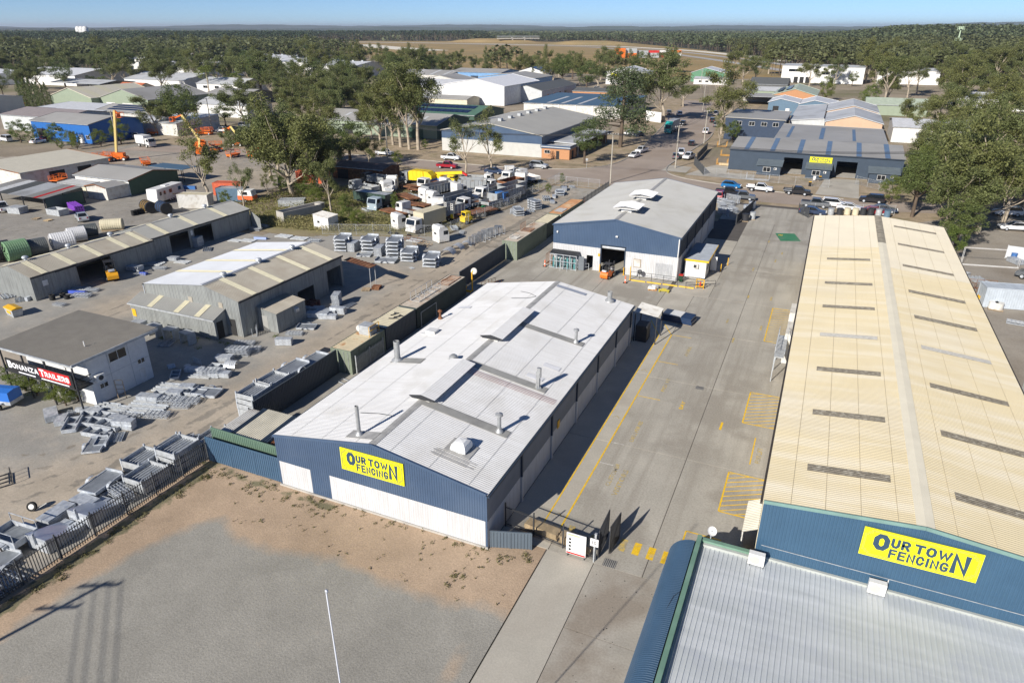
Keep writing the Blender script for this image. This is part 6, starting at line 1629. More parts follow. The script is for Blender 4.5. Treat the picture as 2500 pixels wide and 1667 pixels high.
car('ute',CB,(-0.86,117.69),-88,"dark ute nose-in at the fenced mesh yard"); car('ute',CG,(2.27,114.53),-85,"grey ute beside the fenced mesh yard nearest the driveway"); car('suv',CR,(-2.09,113.71),0,"dark red car tucked behind the blue-gabled warehouse corner")
car('ute',CG,(16.19,113.84),-92,"grey dual-cab ute parked behind the wire drums"); car('suv',CW_,(19.61,115.36),-90,"white wagon parked behind the wire drums"); car('sedan',CN,(16.04,107.42),-92,"dark blue sedan inside the charcoal fence corner"); car('sedan',CN,(28.3,114.78),-90,"navy sedan under the tree at the end of the drum row"); car('sedan',CR,(26.68,112.15),-88,"red sedan glimpsed between the drums and the tree"); car('sedan',CW_,(22.43,113.62),-90,"white sedan hidden behind the cream drums")
car('sedan',CW_,(-30.95,155.42),172,"pale sedan parked at the corner of the far street"); car('ute',CW_,(-30.99,163.49),168,"white ute parked behind the pale sedan on the far street")
car('hatch',CB,(-20.64,182.57),3,"black hatchback driving in the middle of the far street"); car('ute',CW_,(-20.11,164.22),10,"white ute parked on the verge by the corner pole"); car('sedan',CG,(-20.26,158.24),8,"dark grey sedan in front of the white ute by the corner pole"); car('ute',CW_,(-16.92,158.77),170,"white ute facing down the street before the far office fence")
car('ute',CW_,(-21.16,209.93),5,"white ute parked below the roadside gum"); car('suv',CB,(-23.96,241.36),3,"black wagon parked under the roadside gum"); car('suv',CG,(-20.66,228.87),0,"dark wagon in deep shade under the roadside gum"); car('ute',CS,(-26.36,263.91),2,"silver ute furthest along under the roadside gum"); car('hatch',CB,(-32.52,228.67),178,"black hatchback following the teal truck")
car('suv',CW_,(-39.71,257.97),20,"white wagon beside the white hoarding up the far street"); car('suv',CG,(-44.47,260.14),20,"grey wagon in tree shade beside the white hoarding"); car('ute',CW_,(-42.97,195.91),160,"white ute under the pine tree off the far street"); car('sedan',CN,(-39.97,194.44),160,"dark blue sedan under the pine tree off the far street"); car('suv',CW_,(-108.61,365.38),150,"white wagon parked among trees behind the blue roof")
car('sedan',CS,(-105.8,48.61),62,"silver sedan alone on the gravel beyond the long shed"); car('ute',CW_,(-125.97,47.06),70,"white ute at the open end of the striped-roof shed")
car('suv',CW_,(-172.07,159.8),-75,"white wagon on the road beside the round bushy tree"); car('suv',CB,(-158.8,145.76),100,"black wagon on the road below the white one"); car('ute',CW_,(-169.58,146.8),100,"white ute in front of the round bushy tree"); car('suv',CN,(-138.53,128.9),100,"dark blue wagon among the orange lifts")
car('suv',CW_,(-188.33,177.6),30,"white car beside the white gabled shed"); car('suv',CS,(-185.66,125.49),60,"silver van parked beside the vivid blue building"); car('sedan',CR,(-206.51,110.93),10,"dark red car outside the vivid blue building"); car('sedan',CW_,(-203.44,106),10,"white car outside the vivid blue building"); car('van',CW_,(-215.68,104.29),80,"white van at the edge of the road by the vivid blue building")
car('suv',CW_,(49.34,121.31),100,"white wagon seen through the trees on the neighbouring lot"); car('sedan',CW_,(48.46,109.72),100,"white sedan in front of the wagon on the neighbouring lot"); car('suv',CW_,(-119.49,130.55),90,"white car glimpsed below the big spreading gum")
# ---- trucks
def cab_over(t,m,y,w=2.3,h=2.6,d=1.8,z=.75):
 c = part(t,"cab",slab(MB(),[(y - d,z),(y,z),(y + .05,z + .9),(y - .25,z + h - .75),(y - d,z + h - .7)],w,.93,.12),m)
 part(c,"windscreen",MB().quad((-w / 2 + .18,y + .06,z + .92),(w / 2 - .18,y + .06,z + .92),(w / 2 - .25,y - .2,z + h - .85),(-w / 2 + .25,y - .2,z + h - .85)),GLASS)
 for s in (-1,1):
  part(c,"side_window",MB().box(s * w / 2 - .01,s * w / 2 + .015,y - d * .62,y - .28,z + .95,z + h - .95),GLASS); part(c,"headlight",MB().box(s * .8 - .18,s * .8 + .18,y,y + .07,z + .15,z + .35),HL); part(c,"mirror",MB().box(s * (w / 2 + .1) - .06,s * (w / 2 + .1) + .06,y - .2,y - .1,z + .9,z + 1.4),DARK)
 part(c,"bumper",MB().box(-w / 2,w / 2,y - .1,y + .12,z - .3,z),m)
def bonnet_cab(t,m,y,sleeper=True):
 part(t,"bonnet",slab(MB(),[(y - 1.9,.7),(y,.6),(y + .05,1.35),(y - 1.9,1.75)],1.7,.93),m); part(t,"grille",MB().box(-.6,.6,y + .03,y + .08,.75,1.35),GALV); part(t,"mudguard",MB().box(-1.15,-.8,y - 1.35,y - .1,.95,1.05).box(.8,1.15,y - 1.35,y - .1,.95,1.05),m)
 c = part(t,"cab",slab(MB(),[(y - 3.4,.8),(y - 1.85,.8),(y - 1.9,1.75),(y - 2.2,2.65),(y - 3.4,2.75)],2.2,.93),m)
 part(c,"windscreen",MB().quad((-.85,y - 1.86,1.78),(.85,y - 1.86,1.78),(.8,y - 2.16,2.5),(-.8,y - 2.16,2.5)),GLASS)
 for s in (-1,1):
  part(c,"side_window",MB().box(s * 1.1 - .01,s * 1.1 + .015,y - 3.1,y - 2.25,1.8,2.4),GALV if False else GLASS); part(t,"exhaust_stack",MB().tube([(s * 1.05,y - 3.7,.9),(s * 1.05,y - 3.7,3.5)],.09,8),GALV); part(t,"fuel_tank",MB().tube([(s * .85,y - 3.6,.7),(s * .85,y - 2.2,.7)],.32,10),GALV); part(c,"headlight",MB().box(s * .95 - .12,s * .95 + .12,y - .15,y - .02,.8,1.0),HL)
 if sleeper: part(t,"sleeper",slab(MB(),[(y - 4.7,.9),(y - 3.42,.9),(y - 3.42,2.8),(y - 3.8,3.25),(y - 4.7,3.2)],2.3,.93),m)
def running(t,y0,y1,axles,r=.5):
 part(t,"chassis",MB().box(-.5,-.35,y0,y1,.6,.85).box(.35,.5,y0,y1,.6,.85),DARK)
 for y in axles:
  for s in (-1,1): wheel(t,s * 1.05,y,r,.35,OFFWHITE)
def ribbed_box(t,m,y0,y1,z0,z1,w=2.4,inner=RUST,name="tipper_tray",lid=False):
 k = MB()
 for s in (-1,1): k.box(min(s * w / 2,s * (w / 2 - .08)),max(s * w / 2,s * (w / 2 - .08)),y0,y1,z0,z1)
 k.box(-w / 2 + .08,w / 2 - .08,y0,y0 + .08,z0,z1).box(-w / 2 + .08,w / 2 - .08,y1 - .08,y1,z0,z1)
 o = part(t,name,k,m); part(o,"floor",MB().box(-w / 2 + .08,w / 2 - .08,y0 + .08,y1 - .08,z0,z0 + .12),inner)
 n = max(3,int((y1 - y0) / .8))
 for i in range(n + 1):
  y = y0 + (y1 - y0) * i / n
  for s in (-1,1): part(o,"rib",MB().box(min(s * w / 2,s * (w / 2 + .07)),max(s * w / 2,s * (w / 2 + .07)),y - .05,y + .05,z0,z1),m)
 part(o,"rim",MB().box(-w / 2 - .06,-w / 2 + .06,y0,y1,z1,z1 + .08).box(w / 2 - .06,w / 2 + .06,y0,y1,z1,z1 + .08),m)
 if lid: part(o,"cover",MB().box(-w / 2 + .1,w / 2 - .1,y0 + .1,y1 - .1,z1 - .1,z1 + .02),lid)
TW,TG,TGR,TY,TB = paint("truck_white",(0.70,0.70,0.68),c2=(0.52,0.49,0.43),s2=1.0),paint("truck_grey",(0.33,0.35,0.36),c2=(0.25,0.23,0.2),s2=1.0),paint("truck_dark_green",(0.045,0.075,0.06)),paint("truck_yellow",(0.80,0.58,0.02),var=.1),paint("truck_blue",(0.05,0.15,0.38))
def truck(label,p,rz,build,cat="truck",name="truck"):
 t = thing(name,label,cat,(p[0],p[1],0),R(rz)); build(t); return t
def rigid(cm,bm,L=5.5,z1=2.1,box=False,inner=RUST,cabm=None):
 def f(t):
  running(t,-L + .5,2.4,(1.3,-L + 1.6,-L + 2.8)); cab_over(t,cm,2.6)
  if box: part(t,"box_body",MB().box(-1.2,1.2,-L + .3,.5,1.0,3.4),bm); part(t,"box_roof",MB().corrq((-1.2,-L + .3,3.41),(-1.2,.5,3.41),(1.2,.5,3.41),(1.2,-L + .3,3.41),12,.03),CREAMC)
  else: ribbed_box(t,bm,-L + .3,.5,1.0,z1,inner=inner)
 return f
def bonneted(cm,bm=None,L=5.0):
 def f(t):
  running(t,-L - .8,3.2,(2.2,-L + .5,-L + 1.8)); bonnet_cab(t,cm,3.3,sleeper=bm is None)
  if bm: ribbed_box(t,bm,-L - .7,-.3,1.1,2.4)
 return f
def trailer_tip(m,L=8.5,lid=None,inner=RUST):
 def f(t):
  running(t,-L / 2,L / 2,(-L / 2 + 1,-L / 2 + 2.2,-L / 2 + 3.4)); ribbed_box(t,m,-L / 2,L / 2,1.1,2.7,inner=inner,lid=lid); part(t,"leg",MB().box(-.8,-.7,L / 2 - 2,L / 2 - 1.9,0,1.1).box(.7,.8,L / 2 - 2,L / 2 - 1.9,0,1.1),DARK)
 return f
def shell(m):
 def f(t):
  part(t,"cab_shell",slab(MB(),[(-1.0,.1),(1.0,.1),(1.05,1.3),(.75,2.3),(.2,2.75),(-.8,2.8),(-1.0,2.4)],2.3,.92,.15),m); part(t,"rear_window",MB().box(-.35,.35,-1.02,-.97,1.35,1.65),DARK)
  for s in (-1,1): part(t,"side_window",MB().box(s * 1.15 - .02,s * 1.15 + .01,-.1,.75,1.35,2.0),GLASS)
  part(t,"windscreen",MB().quad((-.95,1.0,1.35),(.95,1.0,1.35),(.85,.76,2.22),(-.85,.76,2.22)),GLASS)
 return f
def garbage(t):
 running(t,-4.5,2.4,(1.3,-3.3,-2.1)); cab_over(t,TG,2.6)
 part(t,"hopper_body",slab(MB(),[(-3.4,.95),(.5,.95),(.5,2.9),(-.2,3.1),(-3.2,3.1)],2.4,.96),TY); part(t,"tailgate",slab(MB(),[(-5.4,.8),(-3.45,.9),(-3.3,3.1),(-4.4,3.0),(-5.3,2.2)],2.4,.95),TY)
 for y in (-2.6,-1.6,-.6): part(t,"rib",MB().box(-1.24,1.24,y - .06,y + .06,.95,3.12),TY)
def crane_truck(t):
 running(t,-4.5,3.5,(2.6,-2.5,-3.6)); cab_over(t,TY,3.7,h=2.2); part(t,"deck",MB().box(-1.2,1.2,-4.5,1.8,.9,1.15),TY); part(t,"turret",MB().box(-.9,.9,-2.2,.2,1.15,2.0),TY)
 part(t,"boom",MB().bar((0,-1.8,2.2),(0,5.2,2.9),.55,.6),TY); part(t,"boom_tip",MB().bar((0,5.2,2.9),(0,6.3,2.3),.4,.4),RED); part(t,"outrigger",MB().box(-1.5,1.5,-4.3,-4.0,.4,.8),WHITE)
def lowloader(t):
 running(t,-4.5,4.5,(-3.6,-2.5,-1.4),.42); part(t,"deck",MB().box(-1.25,1.25,-4.5,4.5,.85,1.0),RUST)
 for s in (-1,1):
  k = MB().box(s * .85 - .32,s * .85 - .22,-4.65,-4.5,.9,3.6).box(s * .85 + .22,s * .85 + .32,-4.65,-4.5,.9,3.6)
  for i in range(8): k.box(s * .85 - .22,s * .85 + .22,-4.62,-4.54,1.1 + i * .33,1.2 + i * .33)
  o = part(t,"loading_ramp",k,OFFWHITE); part(o,"ramp_foot",MB().box(s * .85 - .3,s * .85 + .3,-4.7,-4.65,.9,1.7),TY)
def dog_flat(t):
 running(t,-3,3,(-2,-.8),.42); part(t,"deck",MB().box(-1.2,1.2,-3,3,.85,1.05),RUST)
truck("yellow garbage truck parked side-on at the back of the wrecking yard",(-67.55,101.17),92,garbage); truck("yellow crane truck with red-tipped boom beside the garbage truck",(-61.45,103.21),-85,crane_truck)
truck("white bonneted prime mover with exhaust stacks before the garbage truck",(-67.42,92.23),-160,bonneted(TW)); truck("white truck with blue door facing the wrecked sleepers",(-61.29,97.44),170,rigid(TW,TB,4.5,1.5)); truck("grey steel tipper trailer left of the white prime movers",(-55.74,92.09),-20,trailer_tip(TG,7.5))
truck("white high-roof prime mover beside the grey tipper trailer",(-51.4,92.88),-25,bonneted(TW)); truck("white bonneted tipper truck with rusty tray in the middle of the wrecks",(-46.03,93.03),165,bonneted(TW,TG)); truck("long grey tipper trailer nearest the lane fence",(-40.59,92.73),-12,trailer_tip(TG,9.5),"trailer","tipper_trailer")
truck("grey covered tipper trailer behind the cream box truck",(-48.26,84.64),-14,trailer_tip(TG,8,DARK),"trailer","tipper_trailer"); truck("dark green tipper body lying side-on among weeds",(-63.31,79.47),84,trailer_tip(TGR,8,GALV2),"trailer","tipper_trailer"); truck("small cab-over truck with blue-tinted windscreen facing the weeds",(-60.52,77.67),175,rigid(paint("truck_pale_blue",(0.35,0.42,0.46)),DARK,3.5,1.5))
truck("white day-cab prime mover beside the covered tipper",(-48.65,79.56),20,bonneted(TW)); truck("low white tray truck with rusty bed behind the cab shell",(-50.2,75.15),75,dog_flat,"trailer","flatbed_trailer"); truck("cream box truck with green windscreen facing the trailer stacks",(-45.22,67.21),168,rigid(TW,paint("box_cream",(0.52,0.47,0.34)),5.5,box=True))
truck("white cab shell standing on the ground left of the cream box truck",(-49.67,67.23),-25,shell(TW),"cab shell","truck_cab"); truck("white cab shell standing on the ground right of the cream box truck",(-39.07,63.18),-30,shell(TW),"cab shell","truck_cab"); truck("white sleeper cab shell in the second row of wrecks",(-55.96,86.97),-20,shell(TW),"cab shell","truck_cab"); truck("white sleeper cab shell beside another in the second row",(-53.28,85.49),-22,shell(TW),"cab shell","truck_cab")
truck("rusty low-loader trailer with two upright white ramps",(-42.22,78.71),-18,lowloader,"trailer","low_loader"); truck("white crew-cab truck behind the upright ramps",(-44.51,84.31),160,rigid(TW,TG,3.8,1.4)); truck("rusty flat trailer right of the upright ramps",(-40.49,81.31),-24,dog_flat,"trailer","flatbed_trailer")
truck("pale grey tray truck near the back fence of the wreckers",(-52.6,105.82),-80,rigid(TW,TG,5,1.9)); truck("white bonneted truck at the back corner of the wreckers",(-48.1,110.5),170,bonneted(TW,TG)); truck("rusty deck trailer in the middle of the wreckers",(-63.74,94.48),80,dog_flat,"trailer","flatbed_trailer"); truck("grey tipper truck behind the white bonneted prime mover",(-74.84,95.92),78,rigid(DARK,TG,5,2.3))
truck("white conventional truck facing up the lane by the trailer stacks",(-44.07,108.31),10,bonneted(TW)); truck("rust-lined tipper trailer beside the lane fence",(-41.8,98.3),-12,trailer_tip(TG,7),"trailer","tipper_trailer"); truck("old cab-over truck with pale tray near the teal car",(-49.93,115.29),30,rigid(TW,TG,4,1.6)); truck("white wrecked truck front between the lane fence and the street",(-45.07,113.22),60,rigid(TW,TW,4,1.7))
truck("rusty chassis lying before the white sleeper shells",(-59.55,85.91),60,dog_flat,"trailer","flatbed_trailer"); truck("bare dark chassis near the grey covered tipper",(-54.6,80.81),85,dog_flat,"trailer","flatbed_trailer")
for i,(p,rz,fn,nm,ct,lb) in enumerate((((-57.37,97.93),-20,shell(TW),"truck_cab","cab shell","white cab shell between the grey tipper and the high-roof prime mover"),((-51.28,98.81),-70,trailer_tip(TG,6),"tipper_trailer","trailer","short grey tipper trailer behind the rusty-tray tipper"),((-47.36,101.78),160,rigid(TW,RUST,4.5,1.7),"truck","truck","white truck with rust-red tray near the back corner"),((-60.33,92.98),100,dog_flat,"flatbed_trailer","trailer","rusty trailer deck behind the sleeper shells"),((-52.35,75.11),75,rigid(TW,TG,4,1.5),"truck","truck","white tray truck behind the cab shell in the weeds"),((-55.03,73.92),70,dog_flat,"flatbed_trailer","trailer","bare rusty chassis in the weeds"),((-67.6,90.34),60,shell(TW),"truck_cab","cab shell","white cab shell beside the stacked-exhaust prime mover"),((-44.68,76.71),-18,trailer_tip(TG,5),"tipper_trailer","trailer","small grey tipper tray beside the upright ramps"),((-41.03,88.87),-15,rigid(TB,TG,4,1.6),"truck","truck","blue cab truck beside the lane fence"),((-72.4,88.2),80,rigid(TG,TG,4.5,1.8),"truck","truck","dull grey truck at the weedy edge of the yard"),((-43.8,102.14),-15,trailer_tip(RUST,6),"tipper_trailer","trailer","rust-coloured tipper trailer at the yard's back corner"))): truck(lb,p,rz,fn,ct,nm)
TEALT = paint("truck_teal",(0.03,0.40,0.36))
def teal(t):
 running(t,-7,2.4,(1.3,-3,-5.6,-6.6)); cab_over(t,TEALT,2.8,h=3.0); part(t,"wind_deflector",slab(MB(),[(1.0,3.0),(2.2,3.0),(1.3,3.9),(1.0,3.9)],2.2,.93),TEALT); part(t,"curtain_body",MB().box(-1.22,1.22,-7.2,.7,1.0,3.95),GALV2)
truck("teal curtain-sided truck stopped in the far street",(-32.37,206.41),176,teal)
def whitebox(t):
 running(t,-4,2.4,(1.3,-2.6)); cab_over(t,TW,2.6); b = part(t,"box_body",MB().box(-1.2,1.2,-4.2,.5,1.0,3.3),WHITE); part(b,"red_logo",MB().box(-1.215,-1.2,-3.2,-2.2,1.6,2.6).box(-1.215,-1.2,-2.0,-.6,1.9,2.2),RED)
truck("white box truck with red lettering beside the yellow boom lift",(-166.36,114.19),-100,whitebox)
t = thing("machine","yellow road machine with cab beside the upright white ramps","machine",(*(-40.55,75.05),0),R(-20)); part(t,"body",MB().box(-.7,.7,-.9,.9,.4,1.3),TY); part(t,"cab",MB().box(-.6,.6,-.6,.6,1.3,2.2),TY); part(t,"window",MB().box(-.5,.5,-.63,-.6,1.45,2.05),GLASS)
for s in (-1,1): wheel(t,s * .7,-.6,.35); wheel(t,s * .7,.6,.35)
t = thing("machine","dark green hydraulic arm attachment among the wrecked trucks","machine",(*(-41.84,86.49),0),R(60)); part(t,"arm",MB().bar((-1.5,0,.3),(0,0,1.1),.4).bar((0,0,1.1),(1.6,0,.5),.35),paint("arm_green",(0.02,0.15,0.07))); part(t,"bucket",MB().prism([(-2.1,0),(-1.4,0),(-1.3,.5),(-2.0,.4)],-.4,.4,'y'),paint("arm_green"))
lay("among the wrecked trucks",[("tube",(-67.05,96.14),40,1,1.0),("channel",(-61.87,90.52),70,1,1.0),("box",(-58.94,88.4),20,1,.9),("tube",(-57.14,90.33),80,2,.9),("channel",(-52.67,88.98),10,1,1.1),("tray",(-54.84,100.94),30,1,1.0),("channel",(-48.5,90.83),60,1,1.0),("box",(-45.44,95.54),100,1,1.0),("tube",(-48.19,106.47),20,1,1.0),("tray",(-62.13,75.48),60,1,1.0),("channel",(-57.8,75.49),20,1,1.0),("tube",(-45.7,71.91),70,1,.9),("tray",(-40.77,70.79),40,1,.9),("tube",(-38.17,68.79),20,1,.8),("channel",(-43.21,61.33),85,1,.9),("box",(-70.16,91.62),60,1,1.0)],"loose steel among the wrecked trucks")
random.seed(21)
tyres("scattered in the wrecking yard",[(*(-63.16,89.95),2),(*(-63.09,87.68),2),(*(-49.4,63.79),1),(*(-48.15,63.96),1),(*(-45.67,63.92),1),(*(-39.78,65.79),1),(*(-39.08,85.75),2)],"tyres in the wrecking yard")
for i,(p,rz,L,m,lb) in enumerate((((-57.8,69.98),100,4.5,DARK,"dark slatted deck frame lying in the weeds"),((-54.32,68.07),120,5,GALV2,"grey bent rails lying across the weeds"),((-60.39,85.54),75,4,RUST,"rusty beam set lying before the white shells"),((-41.52,61.37),80,4,RUST,"rusty axle and frame heap before the cream box truck"),((-39.37,60.23),85,3,TIMBER,"tangle of pale frames at the wire fence"))):
 pipe_frame(lb,*p,0,L,1.3,6,m,R(rz),h=.4 if i else 0.0)
hut = shed("site_hut","small white hut with ribbed roof standing in the weeds","hut",-63.4,-60.2,61.3,64.0,2.1,2.4,'y',walls=WHITE,roof=OFFWHITE,flat=True,pitch=.25,oh=.1); window(hut,'F',1.1,1.0,.6,.5,3.2,2.7,bars=0)
solo("concrete_trough",MB().box(-4.2,4.2,-1.1,-.95,0,1.9).box(-4.2,4.2,.95,1.1,0,1.9).box(-4.2,-4.05,-.95,.95,0,1.9).box(4.05,4.2,-.95,.95,0,1.9).box(-4.05,4.05,-.95,.95,.9,1.0),CONC,"long grey concrete trough in the weeds beside the wing wall","trough",(-70.5,66.2,0),R(75))
solo("concrete_trough",MB().box(-3.4,3.4,-.8,.8,0,1.1).box(-3.5,3.5,-.9,.9,1.1,1.25),CONC,"lower capped concrete block behind the long trough","block",(-72.3,70.5,0),R(75))
# ================================================================== neighbours, streets, far buildings
DG = mat("charcoal_roof",(0.12,0.125,0.12),rough=.6,var=.1); LGREEN = mat("pale_green_cladding",(0.27,0.32,0.235),rough=.6,var=.05,rib=(1,.5,.3)); GREENW = mat("dark_green_cladding",(0.05,0.10,0.07),rough=.6)
VBLUE = mat("vivid_blue_cladding",(0.02,0.13,0.42),rough=.5,var=.06); SKYB = mat("sky_blue_cladding",(0.17,0.33,0.55),rough=.5); PEACH = mat("peach_render",(0.58,0.40,0.27),rough=.8,var=.05); BRICK = mat("orange_brick",(0.47,0.24,0.12),rough=.85,var=.15,scale=4)
STEELB = mat("steel_blue_cladding",(0.11,0.18,0.25),rough=.5,var=.06); ROOFL = mat("pale_grey_roof",(0.52,0.53,0.53),rough=.5,var=.07,scale=.2,c2=(.38,.38,.37),s2=.15); ROOFBK = mat("blue_deck_roof",(0.075,0.135,0.20),rough=.5,var=.06); ROOFM = mat("stone_grey_roof",(0.37,0.36,0.335),rough=.55,var=.08,scale=.2,c2=(.31,.30,.275),s2=.1); TERRA = mat("terracotta_roof",(0.50,0.15,0.07),rough=.7)
SOLAR = mat("solar_panel",(0.012,0.018,0.04),rough=.15,var=0,spec=.6); WALLG = mat("grey_block_wall",(0.50,0.50,0.47),rough=.7,var=.06); CREAMW = mat("cream_wall",(0.60,0.55,0.42),rough=.7)
def fb(label,x0,x1,y0,y1,eave,ridge,axis,wall,roof,doors=(),wins=(),vents=0,sky=None,flat=False,name="industrial_building",rpos=.5,barge=None,door=DARKIN,cap=None,skym=CRSTRIP):
 """Distant building: walls, roof, door and window pieces on its long sides. doors/wins: (side, a, w, h[, z])."""
 t = shed(name,label,"building",x0,x1,y0,y1,eave,ridge,axis,rpos=rpos,walls=wall,roof=roof,oh=.25,flat=flat,sky=sky,skym=skym,barge=barge or roof if not isinstance(roof,tuple) else roof[0],gutter=GALV2,cap=cap)
 W,Ln = (x1 - x0,y1 - y0) if axis == 'y' else (y1 - y0,x1 - x0)
 for d in doors: panel(t,"door",d[0],d[1] - d[2] / 2,d[1] + d[2] / 2,0,d[3],W,Ln,d[4] if len(d) > 4 else door)
 for w in wins: window(t,w[0],w[1],w[4] if len(w) > 4 else 1.2,w[2],w[3],W,Ln)
 for i in range(vents): part(t,"roof_vent",MB().box(-.5,.5,-.7,.7,0,.7),GALV2,loc=(W * rpos,Ln * (i + 1) / (vents + 1),ridge))
 return t
# opposite corner: block building with slate blue gable
HB = fb("pale block warehouse with slate blue gable on the street corner",-84.2,-53.6,144.2,192,5.7,8.1,'y',{'F': [(0,3.5,WALLG),(3.5,None,BLUEW)],'R': BLUEW,'L': WALLG,'K': BLUEW},mat("pale_stone_roof",(0.44,0.425,0.375),rough=.55,var=.06,scale=.2),vents=6)
o = fb("small orange brick office with blue fascia on the street corner",-53.5,-45.6,144.0,149.5,3.0,3.05,'y',BRICK,ROOFL,doors=(('F',4.6,.9,2.1),('R',2.5,1.6,2.1)),wins=(('F',1.6,1.6,.9,1.3),),flat=True); part(o,"fascia",MB().box(-.3,8.2,-.3,-.15,2.7,3.5).box(8.05,8.2,-.15,5.5,2.7,3.5),BLUEW)
o = fb("flat awning roof beside the slate blue gable",-53.4,-45.5,150,178,3.3,3.6,'y',{'K': BRICK},ROOFL,flat=True)
for y in (1,10,19,27): part(o,"post",MB().box(7.7,7.85,y,y + .15,0,3.2),WHITE)
SLATE = mat("slate_cladding",(.042,.062,.09),rough=.5,var=.08)
rp = (-74.27,98.17); fb("low rusty-roofed shed under the dark tree behind the wrecked trucks",rp[0] - 15,rp[0],rp[1] + 1,rp[1] + 8,2.8,3.4,'x',RUST,mat("dull_rust_roof",(.17,.12,.10),rough=.8,var=.3,scale=1),doors=(('R',4,3,2.2),))
# across the cross street: second sign building
o2 = shed("fencing_shop","low slate blue fencing shop with grey roof, two open doors and yellow sign","building",-5.2,33,148,163,4.9,5.9,'x',walls=SLATE,roof=ROOFM,flat=True,pitch=None,oh=.2,openings={'R': [(12.7,17.0,0,3.7),(24.4,28.8,0,3.6)]},skym=mat("blue_sheet",(0.12,0.19,0.30)),sky=[(0,a,a + 1.1,0,1) for a in (3.2,9.2,15.3,21.6,28.2,34.2)],gutter=BLUED,floor=CONC)
sgn = thing("shop_sign","yellow fencing sign mounted on the far slate blue shop","sign",(13.2,147.9,0)); town_sign(sgn,0,4.9,3.0,4.3,-.12); part(sgn,"bracket",MB().box(.5,.6,-.07,.1,3.1,4.2).box(4.3,4.4,-.07,.1,3.1,4.2),BLUED)
for i,(x,w) in enumerate(((2.0,5.3),(12.9,5.2),(26.2,6.0))):
 a = shed("entry_annexe","slate blue annexe with sloped roof, %s from the street corner" % ordn(i),"annexe",x,x + w,143.6,147.9,2.2,2.95,'x',walls=SLATE,roof=mat("slate_roof",(0.13,0.16,0.18),rough=.6),flat=True,oh=.3); window(a,'R',w * .42,.8,1.7,1.1,4.3,w,bars=1); b = part(a,"air_conditioner",MB().box(4.3,4.55,w * .72,w * .72 + .6,1.4,1.85),WHITE); part(b,"grille",MB().box(4.55,4.56,w * .72 + .06,w * .72 + .4,1.46,1.79),DARK)
sheet("driveway",[((17.33,139.64)[0],146),(24.5,146),(24.2,125.2),(15.8,126.2)],-0.012,CONCL); sheet("driveway",[(-13.5,136.5),(-10,150),(-5.3,160),(-5.3,148),(-4.9,143),(2,143),(2,136)],-0.014,CONCL); sheet("driveway",[(-20,139.5),(-13.8,138.8),(-13.8,147),(-19.6,147.5)],-0.013,CONCL)
bars_fence("charcoal_fence","charcoal mesh fence along the far shop's side yard",(-14.0,150.5),(-9.5,138.0),2.1,FENCEG,spacing=.1,pick_w=.03,tip=False,singles=False); bars_fence("charcoal_fence","charcoal mesh fence further up the far street",(-15,176),(-14.3,156),2.1,FENCEG,spacing=.1,pick_w=.03,tip=False,singles=False)
wire_fence("wire_fence","wire fence in front of the far shop's first annexe",(-9.3,138.0),(7.8,134.6),1.8); wire_fence("wire_fence","wire fence in front of the far shop's signed annexe",(7.8,134.6),(18.2,134.3),1.8); wire_fence("wire_fence","wire fence right of the far shop's concrete driveway",(23.7,141),(30.5,134),1.8)
pipe_frame("galvanised crate of rails by the far shop fence",3.0,136.6,0,1.5,5.0,4,GALV,h=1.4)
for i,(p,m,lb) in enumerate((((15.02,141.36),WHITE,"white wheelie bin under the far yellow sign"),((16.2,141.89),BLACK,"black wheelie bin beside the white one under the far sign"),((14.36,134.32),BLACK,"black wheelie bin by the far wire fence"))): wheelie(lb,*p,m,YELLOW if i else WHITE)
for i,p in enumerate(((-12.02,182.91),(-8.63,167.32),(-7.53,152.96))): pipe_frame(["orange pallet rack furthest up the far shop's yard","orange pallet rack in the middle of the far shop's yard","orange pallet rack with timber nearest the far fence"][i],*p,0,2.4,2.6,4,mat("rack_orange",(0.72,0.36,0.05)),h=1.4)
timber_stack("timber bearers on the far orange rack",*(-7.93,151.92),0,2.4,8,6)
# right-hand row behind the shop
fb("white parapet building with grey roof behind the far shop",3.6,30,163.2,198,5.4,5.6,'y',mat("white_render",(.72,.71,.68),rough=.7),ROOFM,sky=[(0,6,30,.1,.13),(0,6,30,.4,.44),(0,6,30,.7,.73)],flat=True,skym=mat("blue_sheet"))
fb("dark navy two-storey building with three pale windows",-14,3.4,200,226,6.4,6.6,'y',mat("navy_cladding",(.03,.05,.09),rough=.5),ROOFM,wins=[('F',a,1.7,1.2,4.4) for a in (4.2,8.0,11.6,15)],flat=True)
fb("peach rendered shed with twin pale gabled roof",14.8,30.4,206,232,6.0,8.0,'y',PEACH,ROOFL); fb("second peach gable behind the first",14.6,30.2,236,262,6.2,8.2,'y',PEACH,ROOFL); fb("plain pale grey shed beside the peach gables",4.2,14.5,214,262,5.0,6.0,'y',mat("pale_grey_wall",(.52,.54,.54),rough=.6),ROOFL,rpos=.95)
fb("steel blue shed with pale roof beyond the peach gables",-8,3.4,276,294,4.8,6.2,'y',STEELB,mat("white_roof",(.62,.63,.64),rough=.5),doors=(('F',3,2.2,3.4),('F',7.5,1.5,2.6,WHITE)),rpos=.4); fb("second steel blue shed with white roof beside the first",3.6,17.5,274,294,4.6,6.2,'y',STEELB,mat("white_roof"),rpos=.4)
s_ = fb("pale green shed with solar panels and orange gable end",-10,8.4,318,352,4.4,7.0,'y',{'F': BRICK,'L': LGREEN,'R': BRICK,'K': LGREEN},mat("pale_green_roof",(.42,.48,.38),rough=.6))
for i in range(2): part(s_,"solar_array",MB().quad((1.2 + i * 3.6,4,5.3 + i * .95),(1.2 + i * 3.6,28,5.3 + i * .95),(3.6 + i * 3.6,28,5.95 + i * .95),(3.6 + i * 3.6,4,5.95 + i * .95)),SOLAR)
